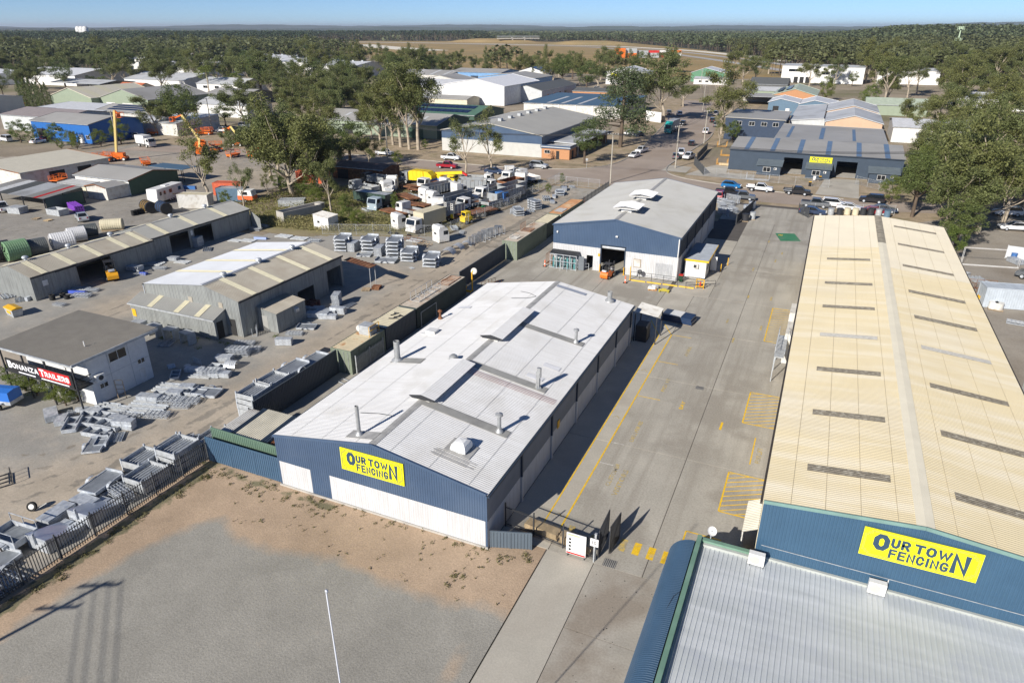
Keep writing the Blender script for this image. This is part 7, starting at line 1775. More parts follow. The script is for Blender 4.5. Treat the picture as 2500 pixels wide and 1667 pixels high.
fb("charcoal gabled shed beyond the roadside gum",-27,-8,378,400,4.6,7.4,'x',DG,DG); fb("low pale shed in front of the charcoal gabled one",-26,-9,352,366,3.4,4.8,'x',LGREEN,ROOFL); fb("grey awning shed with stored tanks beyond the roadside gum",-24,-6,312,330,3.8,4.4,'x',{'L': ROOFM},ROOFM)
fb("large white two-storey office beyond the far trees",-18,30,470,500,9.5,10,'y',mat("bright_white_wall",(.76,.76,.74),rough=.6),ROOFL,doors=[('F',a,2.5,3.5) for a in (9,12.5,16,30)],wins=(('F',8,8,1.6,6.5),('F',26,5,2,5)),flat=True); fb("long white wall of a warehouse behind the right-hand trees",38,72,482,510,8,9,'x',mat("bright_white_wall"),ROOFL)
fb("long white shed glimpsed through the right-hand trees",62,100,330,350,5,6.5,'x',mat("bright_white_wall"),mat("white_roof")); fb("pale green roof shed glimpsed through the right-hand trees",28,50,292,310,4,6,'x',LGREEN,mat("pale_green_roof")); fb("white shed with blue awning behind the right-hand trees",34,58,214,236,4.6,6,'x',WHITE,mat("white_roof")); fb("green-roofed house at the far edge of the trees",96,116,210,226,4,6,'x',WHITE,LGREEN)
for i,(x,y) in enumerate(((18,308),(24,304),(31,300))): container(["white container standing between the orange gable and the bare tree","second white container in the row beyond the peach gables","third white container in the row beyond the peach gables"][i],x,y,12.19,R(-60),WHITE,OFFWHITE)
# middle: sheds behind the corner building
g1 = fb("dark green shed with grey roof behind the gum trees",-142,-96,162,184,4.2,6.4,'x',{'F': GREENW,'K': GREENW,'L': GREENW,'R': LGREEN},ROOFM,doors=(('R',38,6,3.2,GREENW),('R',12,4,3)),sky=[(1,8,9.2,.4,.7),(1,30,31.2,.4,.7),(1,38,39.2,.4,.7)],skym=ROOFL)
g2 = fb("green shed with rows of solar panels",-124,-95,186,210,4.8,6.8,'x',GREENW,mat("green_roof",(.10,.19,.13),rough=.5))
for r_ in range(2):
 for i in range(9): part(g2,"solar_panel",MB().quad((13.2 + r_ * 5,3 + i * 2.5,6.75 - r_ * .84),(13.2 + r_ * 5,5.3 + i * 2.5,6.75 - r_ * .84),(16.8 + r_ * 5,5.3 + i * 2.5,6.15 - r_ * .84),(16.8 + r_ * 5,3 + i * 2.5,6.15 - r_ * .84)),SOLAR)
fb("tall bright white shed with low gable",-150,-119,263,304,8.2,11,'y',mat("pale_white_wall",(.68,.69,.69),rough=.6,rib=(0,.4,.2)),paint("brilliant_white_roof",(.8,.8,.8)),rpos=.55); fb("lower white shed left of the tall bright one",-196,-155,284,312,6.0,8.0,'x',mat("pale_white_wall"),mat("white_roof"),doors=(('R',6,4,4,WHITE),)); fb("small stone-roofed shed below the white sheds",-150,-131,250,262,3.4,4.4,'x',CREAMW,ROOFM)
fb("grey shed with pale stripes on its roof far behind",-240,-198,356,384,6,8,'x',OFFWHITE,ROOFM,sky=[(1,a,a + 2,0,1) for a in (6,17,28,37)],skym=ROOFL,doors=(('R',26,10,4),)); fb("small striped gable below the grey shed",-204,-176,330,350,5,7.5,'y',OFFWHITE,ROOFM,sky=[(0,a,a + 1,0,1) for a in (2,5,8,11,14)]); fb("sky blue shed with dark roller doors",-202,-168,366,392,7.5,9,'x',SKYB,ROOFM,doors=[('R',a,5,5.5,BLUED) for a in (8,16,24)]); fb("second sky blue shed in front of the other",-168,-134,336,362,7,9,'y',SKYB,ROOFM)
fb("grey walled shed with dark slate roof behind the blue deck roof",-124.5,-108.5,282,330,5.4,7.6,'y',mat("pale_grey_wall"),DG,wins=[('R',a,3,1.4,2) for a in (8,16,24,32)]); fb("low brick and dark roof building beside the grey walled shed",-104,-84,312,326,3.4,4.6,'x',BRICK,DG)
bd = fb("long white shed with blue deck roof behind the corner warehouse",-98,-58,236,276,4.6,5.4,'x',{'F': CREAMW,'K': CREAMW,'L': CREAMW,'R': OFFWHITE},ROOFBK,sky=[(0,a,a + 1.4,.35,.95) for a in (9,15,22)],flat=True,skym=ROOFL)
for a in (8,15,22,29,36): panel(bd,"pilaster",'R',a - .3,a + .3,0,4.4,40,40,WHITE,.2)
fb("white shed with solar panels beside a cypress",-178,-160,414,436,6,8.5,'y',WHITE,SOLAR); w_ = fb("white gabled shed with yellow sign among the trees",-116,-92,408,430,7,10,'y',WHITE,mat("white_roof")); panel(w_,"sign_board",'F',3,9,4.5,6.5,24,22,BRIGHTY)
solo("hoarding",MB().box(0,8.2,-.1,.1,0,3.6),WHITE,"plain white hoarding wall beside the far street","wall",(-48.0,236.5,0),R(-34)); fb("green walled shed with white roof at the end of the far street",-72,-50,452,474,5.5,8.5,'y',mat("mid_green_wall",(.10,.24,.14),rough=.6),mat("white_roof"),rpos=.4); fb("small white office below the green walled shed",-66,-46,430,442,3.2,4.2,'x',WHITE,ROOFL,wins=[('R',a,2,1.2) for a in (4,8,12,16)])
# left-hand side
fb("white workshop with cream roof and two dark doors",-154.5,-139.4,60,81,3.9,4.9,'y',OFFWHITE,mat("cream_grey_roof",(.60,.56,.45),rough=.6,var=.05),doors=(('R',8,3.6,3.1),('R',14.6,3.4,3.1)),rpos=.05,barge=RUST)
ss = thing("striped_shed","open shed roofed with mixed grey, white and red sheets","shed",(-137,49.8,0))
for i,(a,b,m) in enumerate(((0,3,ROOFM),(3,5.5,WHITE),(5.5,9,DG),(9,14,ROOFL),(14,16.5,ROOFM),(16.5,17.5,RED),(17.5,19.5,ROOFM))): part(ss,"roof_sheet",MB().corrq((a,0,2.5),(b,0,2.5),(b,8.4,3.2),(a,8.4,3.2),int((b - a) / .4),.05),m)
for x in (.2,6.5,13,19.3):
 for y in (.2,8.2): part(ss,"post",MB().box(x - .08,x + .08,y - .08,y + .08,0,2.5),DARK)
part(ss,"end_wall",MB().box(19.3,19.4,.4,8,0,2.5),GREENW); part(ss,"back_wall",MB().box(0,19.3,8.25,8.35,0,3.0),ZINC)
fb("grey-roofed shed with dark green gable behind the caravan",-131.5,-115,66.5,79,3.1,4.2,'x',{'F': WHITE,'R': WHITE,'K': GREENW,'L': GREENW},ROOFM,barge=RUST); fb("low white hut with grey roof beside the caravan",-121.2,-115.4,61.4,68.5,2.5,3.0,'y',OFFWHITE,ROOFM,barge=RUST)
po2 = fb("cream portable building beside the low white hut",-129.5,-121.6,61.5,64.5,2.5,2.6,'x',CREAMW,OFFWHITE,doors=(('R',6,.9,2),),wins=(('R',2.5,1.2,.8),),flat=True)
aw = thing("blue_awning","dark blue flat awning over machinery behind the green gable","awning",(-126,80.5,0)); part(aw,"roof",MB().box(0,11,0,4.5,2.9,3.0),ROOFBK)
for x in (.2,5.5,10.8): part(aw,"post",MB().box(x - .06,x + .06,.1,.22,0,2.9).box(x - .06,x + .06,4.2,4.32,0,2.9),DARK)
fb("vivid blue building with pale grey roof on the far-left road",-213,-186.5,111.5,130,5.6,7.2,'x',VBLUE,ROOFM,doors=(('R',4,4,3.4),('R',18,3,3),('R',22,2,2.4,WHITE)),wins=(('R',25,1.6,1.2,1.2),('R',12,3,1,3))); fb("pale grey building left of the vivid blue one",-245,-214,122,142,5,6.5,'x',mat("pale_grey_wall"),mat("mauve_roof",(.30,.26,.25),rough=.6)); fb("white fenced annexe right of the vivid blue building",-200,-176,134,152,4,5,'x',OFFWHITE,mat("white_roof"),flat=True)
fb("long pale green factory with cream striped roof",-292,-266,172,204,5.4,9,'y',LGREEN,mat("cream_grey_roof"),sky=[(1,a,a + 3,0,1) for a in (3,12,21)]); fb("second bay of the pale green factory with grey roof",-266,-238,176,208,5.4,9,'y',LGREEN,ROOFM,doors=(('F',6,5,3.6,WHITE),('F',16,6,3.6,WHITE)))
fb("terracotta roofed house behind the pale green factory",-320,-304,226,236,4.5,6.5,'x',CREAMW,TERRA); fb("white long shed at the left edge behind the cypress row",-335,-288,130,158,6.5,8,'x',WALLG,ROOFL); fb("low grey-roofed row in front of the pale green factory",-262,-226,144,160,4.2,5.2,'x',OFFWHITE,mat("white_roof"),flat=True)
s2 = fb("low shed with dark solar panels behind the vivid blue building",-232,-204,148,164,4.4,6,'x',OFFWHITE,ROOFM)
for i in range(3): part(s2,"solar_array",MB().quad((9 + i * 2,4,5.9 - i * .4),(9 + i * 2,24,5.9 - i * .4),(10.4 + i * 2,24,5.6 - i * .4),(10.4 + i * 2,4,5.6 - i * .4)),SOLAR)
fb("white gabled shed with small windows past the round bushy tree",-216,-190,180,194,4.7,6.6,'x',WHITE,ROOFL,wins=[('K',a,1.2,1.2,1.0) for a in (3,6,9)]); fb("stone-roofed shed behind the white gabled one",-252,-228,218,240,4,6,'x',DG,ROOFM); fb("white house with long verandah beside the palm",-292,-262,252,272,5.5,8,'x',WHITE,ROOFL,wins=[('R',a,3,1.3,3.2) for a in (6,14,22)]); fb("pale roofed shed left of the palm",-366,-318,268,300,5,8,'x',WHITE,ROOFL); fb("open-sided pale shed further left of the palm",-390,-350,240,262,4,5.4,'x',{'L': WHITE},ROOFL)
fb("white roof gable behind the left-hand cypresses",-455,-400,262,300,6,9,'x',WHITE,mat("white_roof")); fb("white shed at the far left edge behind trees",-500,-450,244,290,6,8,'x',WHITE,mat("white_roof"))
for i,(x0,x1,y0) in enumerate(((-700,-655,590),(-650,-560,612),(-770,-700,560),(-590,-520,500),(-900,-830,560),(-1180,-1100,800),(-470,-420,470),(-540,-490,410),(-390,-345,420),(-330,-290,390),(-430,-385,345))): fb("%s long white roof with small vents among the distant trees" % ordn(i),x0,x1,y0,y0 + 40,8,10,'x',WHITE,mat("white_roof"),vents=4,name="distant_warehouse")
t = thing("silo","twin white silos rising above the distant treeline","silo",(-1500,1075,0))
for i in range(3): part(t,"silo_barrel",MB().lathe([(6,0),(6,30),(4,34),(0,35)],14),WHITE,loc=(i * 11,0,0))
# far yard with stacked coloured containers by the motorway
CM = [ORANGE,ORANGE,GALV2,GALV2,RED,WHITE]
for i in range(20): container("%s container from left, row %s of the stacks by the motorway" % (ordn(i % 6),ordn(i // 6)),-225 + 11 * (i % 6),800 + 9 * (i % 6),12.19,R(-70),CM[(i % 6 + (i // 12)) % 6],CM[(i % 6 + (i // 12)) % 6],z=2.6 * (i // 6),group="far stacked containers")
# ---- items on the far-left yards
def poly_tank(label,p,m,rz,r=1.3,L=2.6,group=None):
 t = thing("water_tank",label,"tank",(*p,0),R(rz),group); prof = [(0,-L / 2),(r * .92,-L / 2)]
 for i in range(10): prof += [(r,-L / 2 + L * (i + .2) / 10),(r,-L / 2 + L * (i + .7) / 10),(r * .97,-L / 2 + L * (i + .95) / 10)]
 prof += [(r * .9,L / 2),(0,L / 2 + .2)]
 part(t,"shell",MB().lathe(prof,20).xf(Matrix.Translation((0,0,r)) @ Matrix.Rotation(PI / 2,4,'X')),m)
 for i in range(8): part(t,"end_rib",MB().bar((0,L / 2 + .2,r),(r * .85 * math.cos(i * PI / 4),L / 2 + .08,r + r * .85 * math.sin(i * PI / 4)),.12,.12),m)
 part(t,"chock",MB().box(-.6,-.4,-L / 2,L / 2,0,.25).box(.4,.6,-L / 2,L / 2,0,.25),TIMBER)
TKG,TKB,TKW,TKD = paint("tank_green",(.17,.29,.16)),paint("tank_black",(.03,.03,.032)),paint("tank_white",(.66,.66,.66)),paint("tank_slate",(.10,.11,.11))
poly_tank("black ribbed water tank lying at the end of the row behind the long shed",(-94.47,27.31),TKB,160,1.5); poly_tank("sage green ribbed water tank lying behind the long shed",(-92.86,28.64),TKG,165,1.5,3); poly_tank("dark grey ribbed water tank beside the sage green one",(-92.27,31.39),TKD,160,1.3); poly_tank("white wrapped water tank behind the long shed",(-91.72,35.22),TKW,155,1.35,3.2); poly_tank("second white wrapped tank beside the first",(-93.59,38.9),TKW,155,1.2,2.6); poly_tank("charcoal tank at the far end of the row behind the long shed",(-94.35,41.49),TKD,150,1.1); poly_tank("cream boat-like tank close to the grey-roofed long shed",(-94.49,46.07),CREAMC,130,1.0,3.4)
for i,p in enumerate(((-99.62,57.82),(-96.25,58.36))):
 t = thing("pipe_coil",["black strapped coil with yellow bands behind the grey-roofed shed","black strapped coil with blue bands beside the yellow-banded one"][i],"coil",(*p,0),R(70)); part(t,"coil",MB().tube([(0,-1.6,1.1),(0,1.6,1.1)],1.1,14),TKB)
 for y in (-.9,0,.9): part(t,"strap",MB().lathe([(1.12,-.06),(1.12,.06)],14).xf(Matrix.Translation((0,y,1.1)) @ Matrix.Rotation(PI / 2,4,'X')),YELLOW if i == 0 else TB)
t = thing("purple_pipe_bundle","bundle of purple plastic pipes on the far gravel yard","pipe bundle",(*(-114.01,53.37),0),R(70))
for i in range(12): part(t,"pipe",MB().tube([((i % 4) * .42 - .7,-2.6,.22 + (i // 4) * .4),((i % 4) * .42 - .6,2.4,.22 + (i // 4) * .4)],.2,8),paint("purple_pipe",(.20,.06,.42),rough=.4))
solo("steel_crate",MB().box(-1.8,1.8,-1,-.9,0,1.1).box(-1.8,1.8,.9,1,0,1.1).box(-1.8,-1.7,-.9,.9,0,1.1).box(1.7,1.8,-.9,.9,0,1.1).box(-1.7,1.7,-.9,.9,.0,.6),GALV2,"open grey crate of orange scrap before the purple pipes","crate",(*(-113.82,49.6),0)); solo("steel_crate",MB().box(-1.4,1.4,-1,1,0,1.1).box(-1.5,1.5,-1.1,1.1,1.1,1.2),GALV2,"closed grey crate under the striped shed roof edge","crate",(*(-121.99,47.38),0),R(10))
t = thing("caravan","long white caravan with dark windows beside the hire sheds","caravan",(-104.6,66.5,0),R(12)); part(t,"body",slab(MB(),[(-4.2,.5),(3.9,.5),(4.2,1.2),(3.7,3.0),(-4.1,3.0),(-4.3,1.5)],2.5,.96),paint("van_white",(.74,.73,.70)))
for y,w in ((-3.2,.6),(-2.0,.6),(-.2,.9),(2.6,.9)): part(t,"window",MB().box(1.24,1.27,y - w / 2,y + w / 2,1.7,2.4),GLASS)
part(t,"stripe",MB().bar((1.26,.2,1.3),(1.26,3.8,.8),.02,.14),mat("bronze_stripe",(.5,.33,.08))); part(t,"roof_hatch",MB().box(-.5,.5,-.6,.6,3.0,3.15),WHITE); part(t,"door",MB().box(1.24,1.26,-2.6,-1.9,.6,2.3),OFFWHITE)
for y in (-.6,.1,.8): wheel(t,1.1,y,.36); wheel(t,-1.1,y,.36)
container("tan container with pipe frames leaning on it",*(-97.59,63.69),6.06,R(-70),OFFWHITE,CREAMC); container("faded red container beyond the caravan",*(-99.77,74.82),6.06,R(-72),mat("faded_red"),mat("faded_red")); container("blue-grey container beside the faded red one",*(-95.16,71.16),6.06,R(-72),STEELB,ROOFL); container("orange container under the big spreading gum",*(-92.43,92.13),6.06,R(-75),mat("faded_red"),mat("faded_red")); container("low pale sheet crate by the blue tank among weeds",*(-80.65,72.26),5,R(-60),GALV2,GALV2,h=1.2)
t = thing("camper","small orange and white camper trailer beyond the blue-grey container","camper",(*(-88.82,72.34),0),R(-75)); part(t,"lower_body",MB().box(-1,1,-1.6,1.6,.5,1.3),paint("camper_orange",(.72,.15,.05))); part(t,"upper_body",slab(MB(),[(-1.6,1.3),(1.6,1.3),(1.4,2.4),(-1.4,2.45)],2.0,.95),WHITE); part(t,"window",MB().box(.96,1.02,-.6,.6,1.5,2.1),GLASS); wheel(t,.95,0,.32); wheel(t,-.95,0,.32)
# lifts of the hire yard
BOOMY = paint("boom_cream",(.70,.55,.20))
def boom_lift(label,p,rz,h,reach,s=1.0):
 t = thing("boom_lift",label,"boom lift",(*p,0),R(rz),None,s); part(t,"base",MB().box(-1.1,1.1,-1.6,1.6,.5,1.1),ORANGE); part(t,"turret",slab(MB(),[(-1.9,1.1),(1.2,1.1),(1.2,2.0),(-1.9,2.2)],1.8,.93),ORANGE)
 for sx in (-1,1):
  for y in (-1.2,1.2): wheel(t,sx * 1.15,y,.5,.4,WHITE)
 part(t,"boom",MB().bar((0,-.8,1.9),(0,reach * .6,h),.5,.6),BOOMY); part(t,"jib",MB().bar((0,reach * .6,h),(0,reach,h - .8),.35,.4),ORANGE); b = part(t,"basket",MB().box(-1.1,1.1,reach,reach + .06,h - 1.6,h - .5).box(-1.1,1.1,reach,reach + 1,h - 1.7,h - 1.6),ORANGE)
 part(b,"basket_rail",MB().box(-1.1,-1.04,reach,reach + 1,h - .6,h - .5).box(1.04,1.1,reach,reach + 1,h - .6,h - .5).box(-1.1,1.1,reach + .94,reach + 1,h - .6,h - .5).box(-1.1,-1.04,reach + .94,reach + 1,h - 1.6,h - .6).box(1.04,1.1,reach + .94,reach + 1,h - 1.6,h - .6),ORANGE)
boom_lift("tall cream and orange boom lift standing upright beside the road",(-153.73,95.04),-60,12.6,1.8); boom_lift("orange boom lift with basket raised before the bushy trees",(-149.22,117.32),120,9.5,5.5); boom_lift("orange boom lift with low raised basket near the black wagon",(-143.42,126.73),100,5.5,3.0); boom_lift("orange boom lift half hidden by the slender gum",(-141.36,110.24),40,4,3)
def scissor(label,p,rz,h=2.2,s=1.0):
 t = thing("scissor_lift",label,"scissor lift",(*p,0),R(rz),None,s); part(t,"base",MB().box(-.9,.9,-1.6,1.6,.4,.9),ORANGE); part(t,"platform",MB().box(-.95,.95,-1.7,1.7,h - .9,h - .75),ORANGE)
 for sx in (-1,1):
  part(t,"scissor_arm",MB().bar((sx * .6,-1.3,.9),(sx * .6,1.3,h - .9),.12).bar((sx * .6,1.3,.9),(sx * .6,-1.3,h - .9),.12),DARK)
  for z in (h - .3,h + .1): part(t,"guard_rail",MB().box(sx * .95 - .03,sx * .95 + .03,-1.7,1.7,z,z + .05),ORANGE); part(t,"end_rail",MB().box(-.95,.95,sx * 1.68 - .03,sx * 1.68 + .03,z,z + .05),ORANGE)
  for y in (-1.7,0,1.67): part(t,"rail_post",MB().box(sx * .95 - .03,sx * .95 + .03,y,y + .05,h - .75,h + .1),ORANGE)
  for y in (-1.1,1.1): wheel(t,sx * .85,y,.4,.25)
SCI = [((-160.17,94.05),"orange scissor lift beside the tall upright boom lift"),((-155.49,92.42),"second orange scissor lift beside the upright boom lift"),((-142.58,68.44),"orange scissor lift at the first dark door of the cream-roofed workshop"),((-139.35,74.05),"orange scissor lift at the second dark door of the cream-roofed workshop"),((-141.99,74.3),"low orange lift beside another at the workshop's second door"),((-135.8,65.53),"low orange lift in front of the striped shed"),((-172.64,139.6),"orange lift on the road before the round bushy tree"),((-170.27,140.65),"second orange lift before the round bushy tree"),((-141.73,116.3),"red-orange lift behind the slender gum"),((-130.43,111.13),"orange lift right of the slender gum"),((-125.97,113.11),"orange lift nearest the big spreading gum"),((-132.35,122.63),"orange lift at the far side of the hire yard"),((-186.47,133.44),"orange lift beside the white box truck"),((-131.38,146.99),"orange lift glimpsed through the big spreading gum"),((-308.28,170.97),"orange lift before the cypress row"),((-142.19,93),"low orange trailer lift behind the green gable shed")]
for i,(p,lb) in enumerate(SCI): scissor(lb,p,40 * i,1.7 + (i % 3) * .5)
t = thing("boom_lift","long blue boom resting on a tan container beyond the caravan","boom lift",(*(-109.74,69.79),0),R(-78)); part(t,"boom",MB().bar((0,0,1.6),(0,8.2,1.8),.6,.7),TB); part(t,"chassis",MB().box(-1,1,2,5,.5,1.2),TB); wheel(t,1,2.6,.45); wheel(t,-1,2.6,.45); wheel(t,1,4.4,.45); wheel(t,-1,4.4,.45)
# ---- power poles and wires
def pole(label,p,h,rz=0.0,arms=1,lamp=False):
 t = thing("power_pole",label,"power pole",(p[0],p[1],0),R(rz)); part(t,"shaft",MB().tube([(0,0,0),(0,0,h)],[.17,.12],8),POLEW)
 for a in range(arms):
  z = h - .4 - a * 1.3; o = part(t,"cross_arm",MB().box(-1.25,1.25,.1,.22,z,z + .12),POLEW)
  for x in (-1.1,-.5,.5,1.1): part(o,"insulator",MB().lathe([(.05,0),(.07,.1),(.04,.2),(0,.21)],6),WHITE,loc=(x,.16,z + .12))
 if lamp: part(t,"lamp_arm",MB().tube([(0,0,h - 1.5),(.6,0,h - .9),(1.8,0,h - .8)],.04,6),GALV); part(t,"lamp",MB().box(1.6,2.2,-.12,.12,h - .86,h - .76),GALV)
 return t
PL = [((-27.08,119.86),10.9,20,"power pole with cross-arm at the corner before the cross street"),((-17.49,144.27),10.2,60,"power pole on the far side of the cross street by the far shop"),((-17.84,187.41),9.6,60,"power pole up the far street beside the black hatchback"),((-34.34,280.59),10,60,"third power pole up the far street"),((-55.9,397.51),10,60,"distant power pole at the green walled shed"),((-89.68,124.49),9.4,10,"power pole beside the passing white ute"),((-178.31,113.56),9.8,10,"power pole behind the tall upright boom lift"),((-173.03,145.27),10.9,10,"power pole by the round bushy tree"),((-27.0,-34.6),12.5,28,"power pole at the corner of the gravel lot, out of view but for its shadow")]
for p,h,rz,lb in PL: pole(lb,p,h,rz,2 if p[1] < -30 else 1)
def wire(label,a,b,sag=.8,offs=(-1.1,-.5,.5,1.1)):
 t = thing("power_line",label,"power line"); d = Vector((b[0] - a[0],b[1] - a[1],0)).normalized(); n = Vector((-d.y,d.x,0))
 for o_ in offs:
  A_,B_ = Vector(a) + n * o_,Vector(b) + n * o_
  part(t,"cable",MB().tube([A_.lerp(B_,f) - Vector((0,0,4 * sag * f * (1 - f))) for f in np.linspace(0,1,9)],.028,4,cap=False),DARK)
q = [(p[0],p[1],h - .2) for p,h,_,_ in PL]
wire("wires between the corner pole and the pole by the far shop",q[0],q[1]); wire("wires from the far shop pole up the far street",q[1],q[2]); wire("wires along the far street past the teal truck",q[2],q[3]); wire("wires from the corner pole along the cross street",q[0],q[5],1.2); wire("wires across the hire yard to the boom lift pole",q[5],q[6],1.5); wire("wires from the corner pole across to the right-hand trees",q[0],(34,128,9.5),1.4); wire("wires overhead of the gravel lot whose shadows fall on it",q[8],(26,-70,11),1.0,(-1.1,-.4,.4,1.1))
solo("light_pole",MB().tube([(0,0,0),(0,0,8),(-.04,0,16.0)],[.035,.03,.022],8).box(-.06,.02,-.03,.03,15.95,16.05),paint("pole_white",(.55,.57,.62)),"thin white pole standing tall before the gravel lot","pole",(4.45,-19.98,0),smooth=True)
solo("street_sign",MB().tube([(0,0,0),(0,0,2.4)],.04,6).box(-.3,.3,-.02,.02,1.9,2.4),GALV2,"small road sign post on the verge below the corner tree","sign",(-37.6,134.49))
# ---- fenced stores behind the two yard sheds
bars_fence("charcoal_fence","charcoal fence across the store beside the blue-gabled warehouse",((3.86,93.97)[0],(3.86,93.97)[1]),(5.4,108),1.9,FENCEG,spacing=.1,pick_w=.03,tip=False,singles=False)
lay("in the fenced store behind the blue-gabled warehouse",[("tube",(-0.33,104.97),20,2,1.2),("tube",(0.46,108.38),60,2,1.1),("tube",(0.8,101.58),100,2,1.1),("tube",(2.04,103.08),30,2,1.1),("tube",(-1.26,109.71),80,2,1.1),("cage",(0.87,111.73),60,1,1.4),("cage",(1.44,99.98),20,1,1.2)],"steel mesh in the fenced store")
def drum(label,p,m,r=.55,h=1.25,group=None):
 t = thing("wire_drum",label,"drum",(*p,0),0,group); part(t,"coil",MB().lathe([(r,.12),(r,h)],16),m); part(t,"flange",MB().lathe([(0,h),(r * 1.05,h),(r * 1.05,h + .06),(r * .3,h + .06),(0,h + .02)],16),m); part(t,"pallet",MB().box(-r,r,-r,r,0,.12),TIMBER)
DRK = [GALV2,DARK,CREAMC,CREAMC,DARK,DARK,GALV2,STEELB]
for i,p in enumerate(((19.15,108.05),(20.65,108.72),(21.94,109.57),(23.35,109.92),(24.63,110.31),(25.92,110.69),(27.31,111.04),(28.7,110.46))): drum("%s wire drum from the fence corner behind the cream-roofed warehouse" % ordn(i),p,DRK[i],group="wire drums behind the cream-roofed warehouse")
for i,(p,m,r) in enumerate((((5.04,97.07),DARK,.6),((6.11,98.88),GALV2,.5),((4.39,104.13),GALV,.6),((5.05,107.37),GALV,.65))): drum(["black coil stack outside the charcoal fence","grey coil beside the black one outside the charcoal fence","silver wrapped coil leaning by the charcoal fence","silver wrapped coil at the end of the charcoal fence"][i],p,m,r,1.3)
bars_fence("charcoal_fence","charcoal fence corner behind the cream-roofed warehouse",(15.4,104.09),(13.51,107.23),1.9,FENCEG,spacing=.1,pick_w=.03,tip=False,singles=False); wire_fence("wire_fence","wire fence behind the row of wire drums",(13.51,107.23),(30,112.5),1.9)
# ---- lot beyond the cream-roofed warehouse
sheet("gravel_yard",[(33.2,3),(120,3),(140,125),(52,128),(33,108)],-.05,mat("pale_lot_gravel",(.33,.295,.245),rough=.95,var=.15,scale=.3,c2=(.25,.215,.17),s2=.15,fine=.1,fscale=5))
fb("white shed at the edge of the neighbouring lot",37.2,52,16,40,4.4,4.8,'y',mat("bright_white_wall"),paint("brilliant_white_roof"),flat=True); container("pale blue container on the neighbouring lot",37.4,66.5,6.06,R(-80),mat("pale_blue_box",(.45,.50,.55)),mat("pale_blue_box"))
pipe_frame("rusty steel rack behind the pale blue container",36.5,72.0,0,4,1.6,6,RUST,R(-80),h=1.2); pipe_frame("rusty beams stacked by the pale blue container",39.6,72.6,0,3.5,1.2,7,RUST,R(-85),h=.7); pipe_frame("pale goal-like frame on the neighbouring lot",37.5,84,0,7.5,.4,2,WHITE,R(-80),h=2.6)
for i,(p,m) in enumerate((((37.68,66.96),YELLOW),((38.69,65.08),WHITE),((39.27,64.93),OFFWHITE))): drum(["yellow coil beside the pale blue container","white canister on the trailer by the container","second canister on the trailer by the container"][i],p,m,.5,.9)
drum("blue barrel by the white gate panel",(45.02,89.73),TB,.4,1.0); solo("mesh_gate",MB().box(0,8,-.03,.03,.1,2.0).box(0,.1,-.05,.05,0,2.1),mat("white_mesh",(.55,.57,.58)),"white mesh gate panel on the neighbouring lot","gate",(*(44.02,90.19),0),R(-8))
lay("on the neighbouring lot",[("channel",(38.5,76.5),20,1,1.2),("tube",(36.8,79),60,1,1.0),("box",(40.5,69.8),15,1,.9),("channel",(36.2,63),95,1,1.0),("tube",(40.5,60.5),80,1,.9),("panel",(45,88),30,1,1.0)],"steel pieces on the neighbouring lot"); car('suv',CG,(46,80),60,"grey wagon parked on the neighbouring lot behind the cream roof"); car('trayute',CW_,(43,50),20,"white tray ute beside the white shed on the neighbouring lot"); container("white container at the far side of the neighbouring lot",52,92,6.06,R(-70),OFFWHITE,OFFWHITE)
# ---- open fields and motorway
FIELD = mat("dry_grass_field",(.345,.25,.12),rough=.95,var=.15,scale=.02,c2=(.27,.215,.11),s2=.012,fine=.08,fscale=.6,spec=.1)
sheet("field",[(-1150,1400),(-1150,1640),(-700,1720),(-420,1620),(-200,1180),(-40,830),(10,540),(-60,480),(-240,520),(-420,620),(-700,900)],-.03,FIELD)
SAND = mat("pale_sand",(.74,.69,.58),rough=.9,var=.1)
def road_strip(name,line,w,z,m):
 k = MB(); L,Rr = [],[]
 for i,p in enumerate(line):
  a,b = Vector((*line[max(0,i - 1)],0)),Vector((*line[min(len(line) - 1,i + 1)],0)); d = (b - a).normalized(); n = Vector((-d.y,d.x,0)) * w / 2
  L.append((p[0] + n.x,p[1] + n.y,z)); Rr.append((p[0] - n.x,p[1] - n.y,z))
 for i in range(len(line) - 1): k.quad(L[i],L[i + 1],Rr[i + 1],Rr[i])
 return struct(name,k,m)
mw = curve_pts([(-1150,1470),(-800,1430),(-619,1374),(-415,1311),(-300,1190),(-210,1073),(-95,850),(0,640)])
road_strip("motorway",mw,12,.02,mat("pale_asphalt",(.40,.39,.37),rough=.9)); road_strip("motorway",[(x + 26,y + 22) for x,y in mw],22,.03,SAND); road_strip("motorway",[(x - 26,y - 30) for x,y in mw[12:]],12,.02,mat("pale_asphalt")); road_strip("track",curve_pts([(-900,1250),(-760,1120),(-560,960)]),60,.015,SAND)
k = MB()
for (cx_,cy_,rx_,ry_,h) in ((-760,1600,130,50,8),(-470,1470,110,40,7)):
 n = 20; k.loft([[(cx_ + rx_ * f * math.cos(2 * PI * i / n),cy_ + ry_ * f * math.sin(2 * PI * i / n),z) for i in range(n)] for f,z in ((1,-.5),(.7,h * .6),(.35,h),(.02,h * 1.02))])
struct("hills",k,FIELD)
br = thing("road_bridge","distant road bridge crossing between grassy embankments","bridge",(-690,1590,0),R(35)); part(br,"deck",MB().box(-50,50,-6,6,8,10),CONC); part(br,"pier",MB().box(-16,-13,-5,5,0,11),CONC); part(br,"pier",MB().box(13,16,-5,5,0,11),CONC); part(br,"railing",MB().box(-50,50,-6.3,-6,13,14).box(-50,50,6,6.3,13,14),GALV2)
ct = thing("cell_tower","pale green phone mast with two antenna rings above the right-hand forest","mast",(118,830,0)); PGR = paint("mast_green",(.45,.55,.38)); part(ct,"shaft",MB().tube([(0,0,0),(0,0,33)],[1.0,.55],10),PGR)
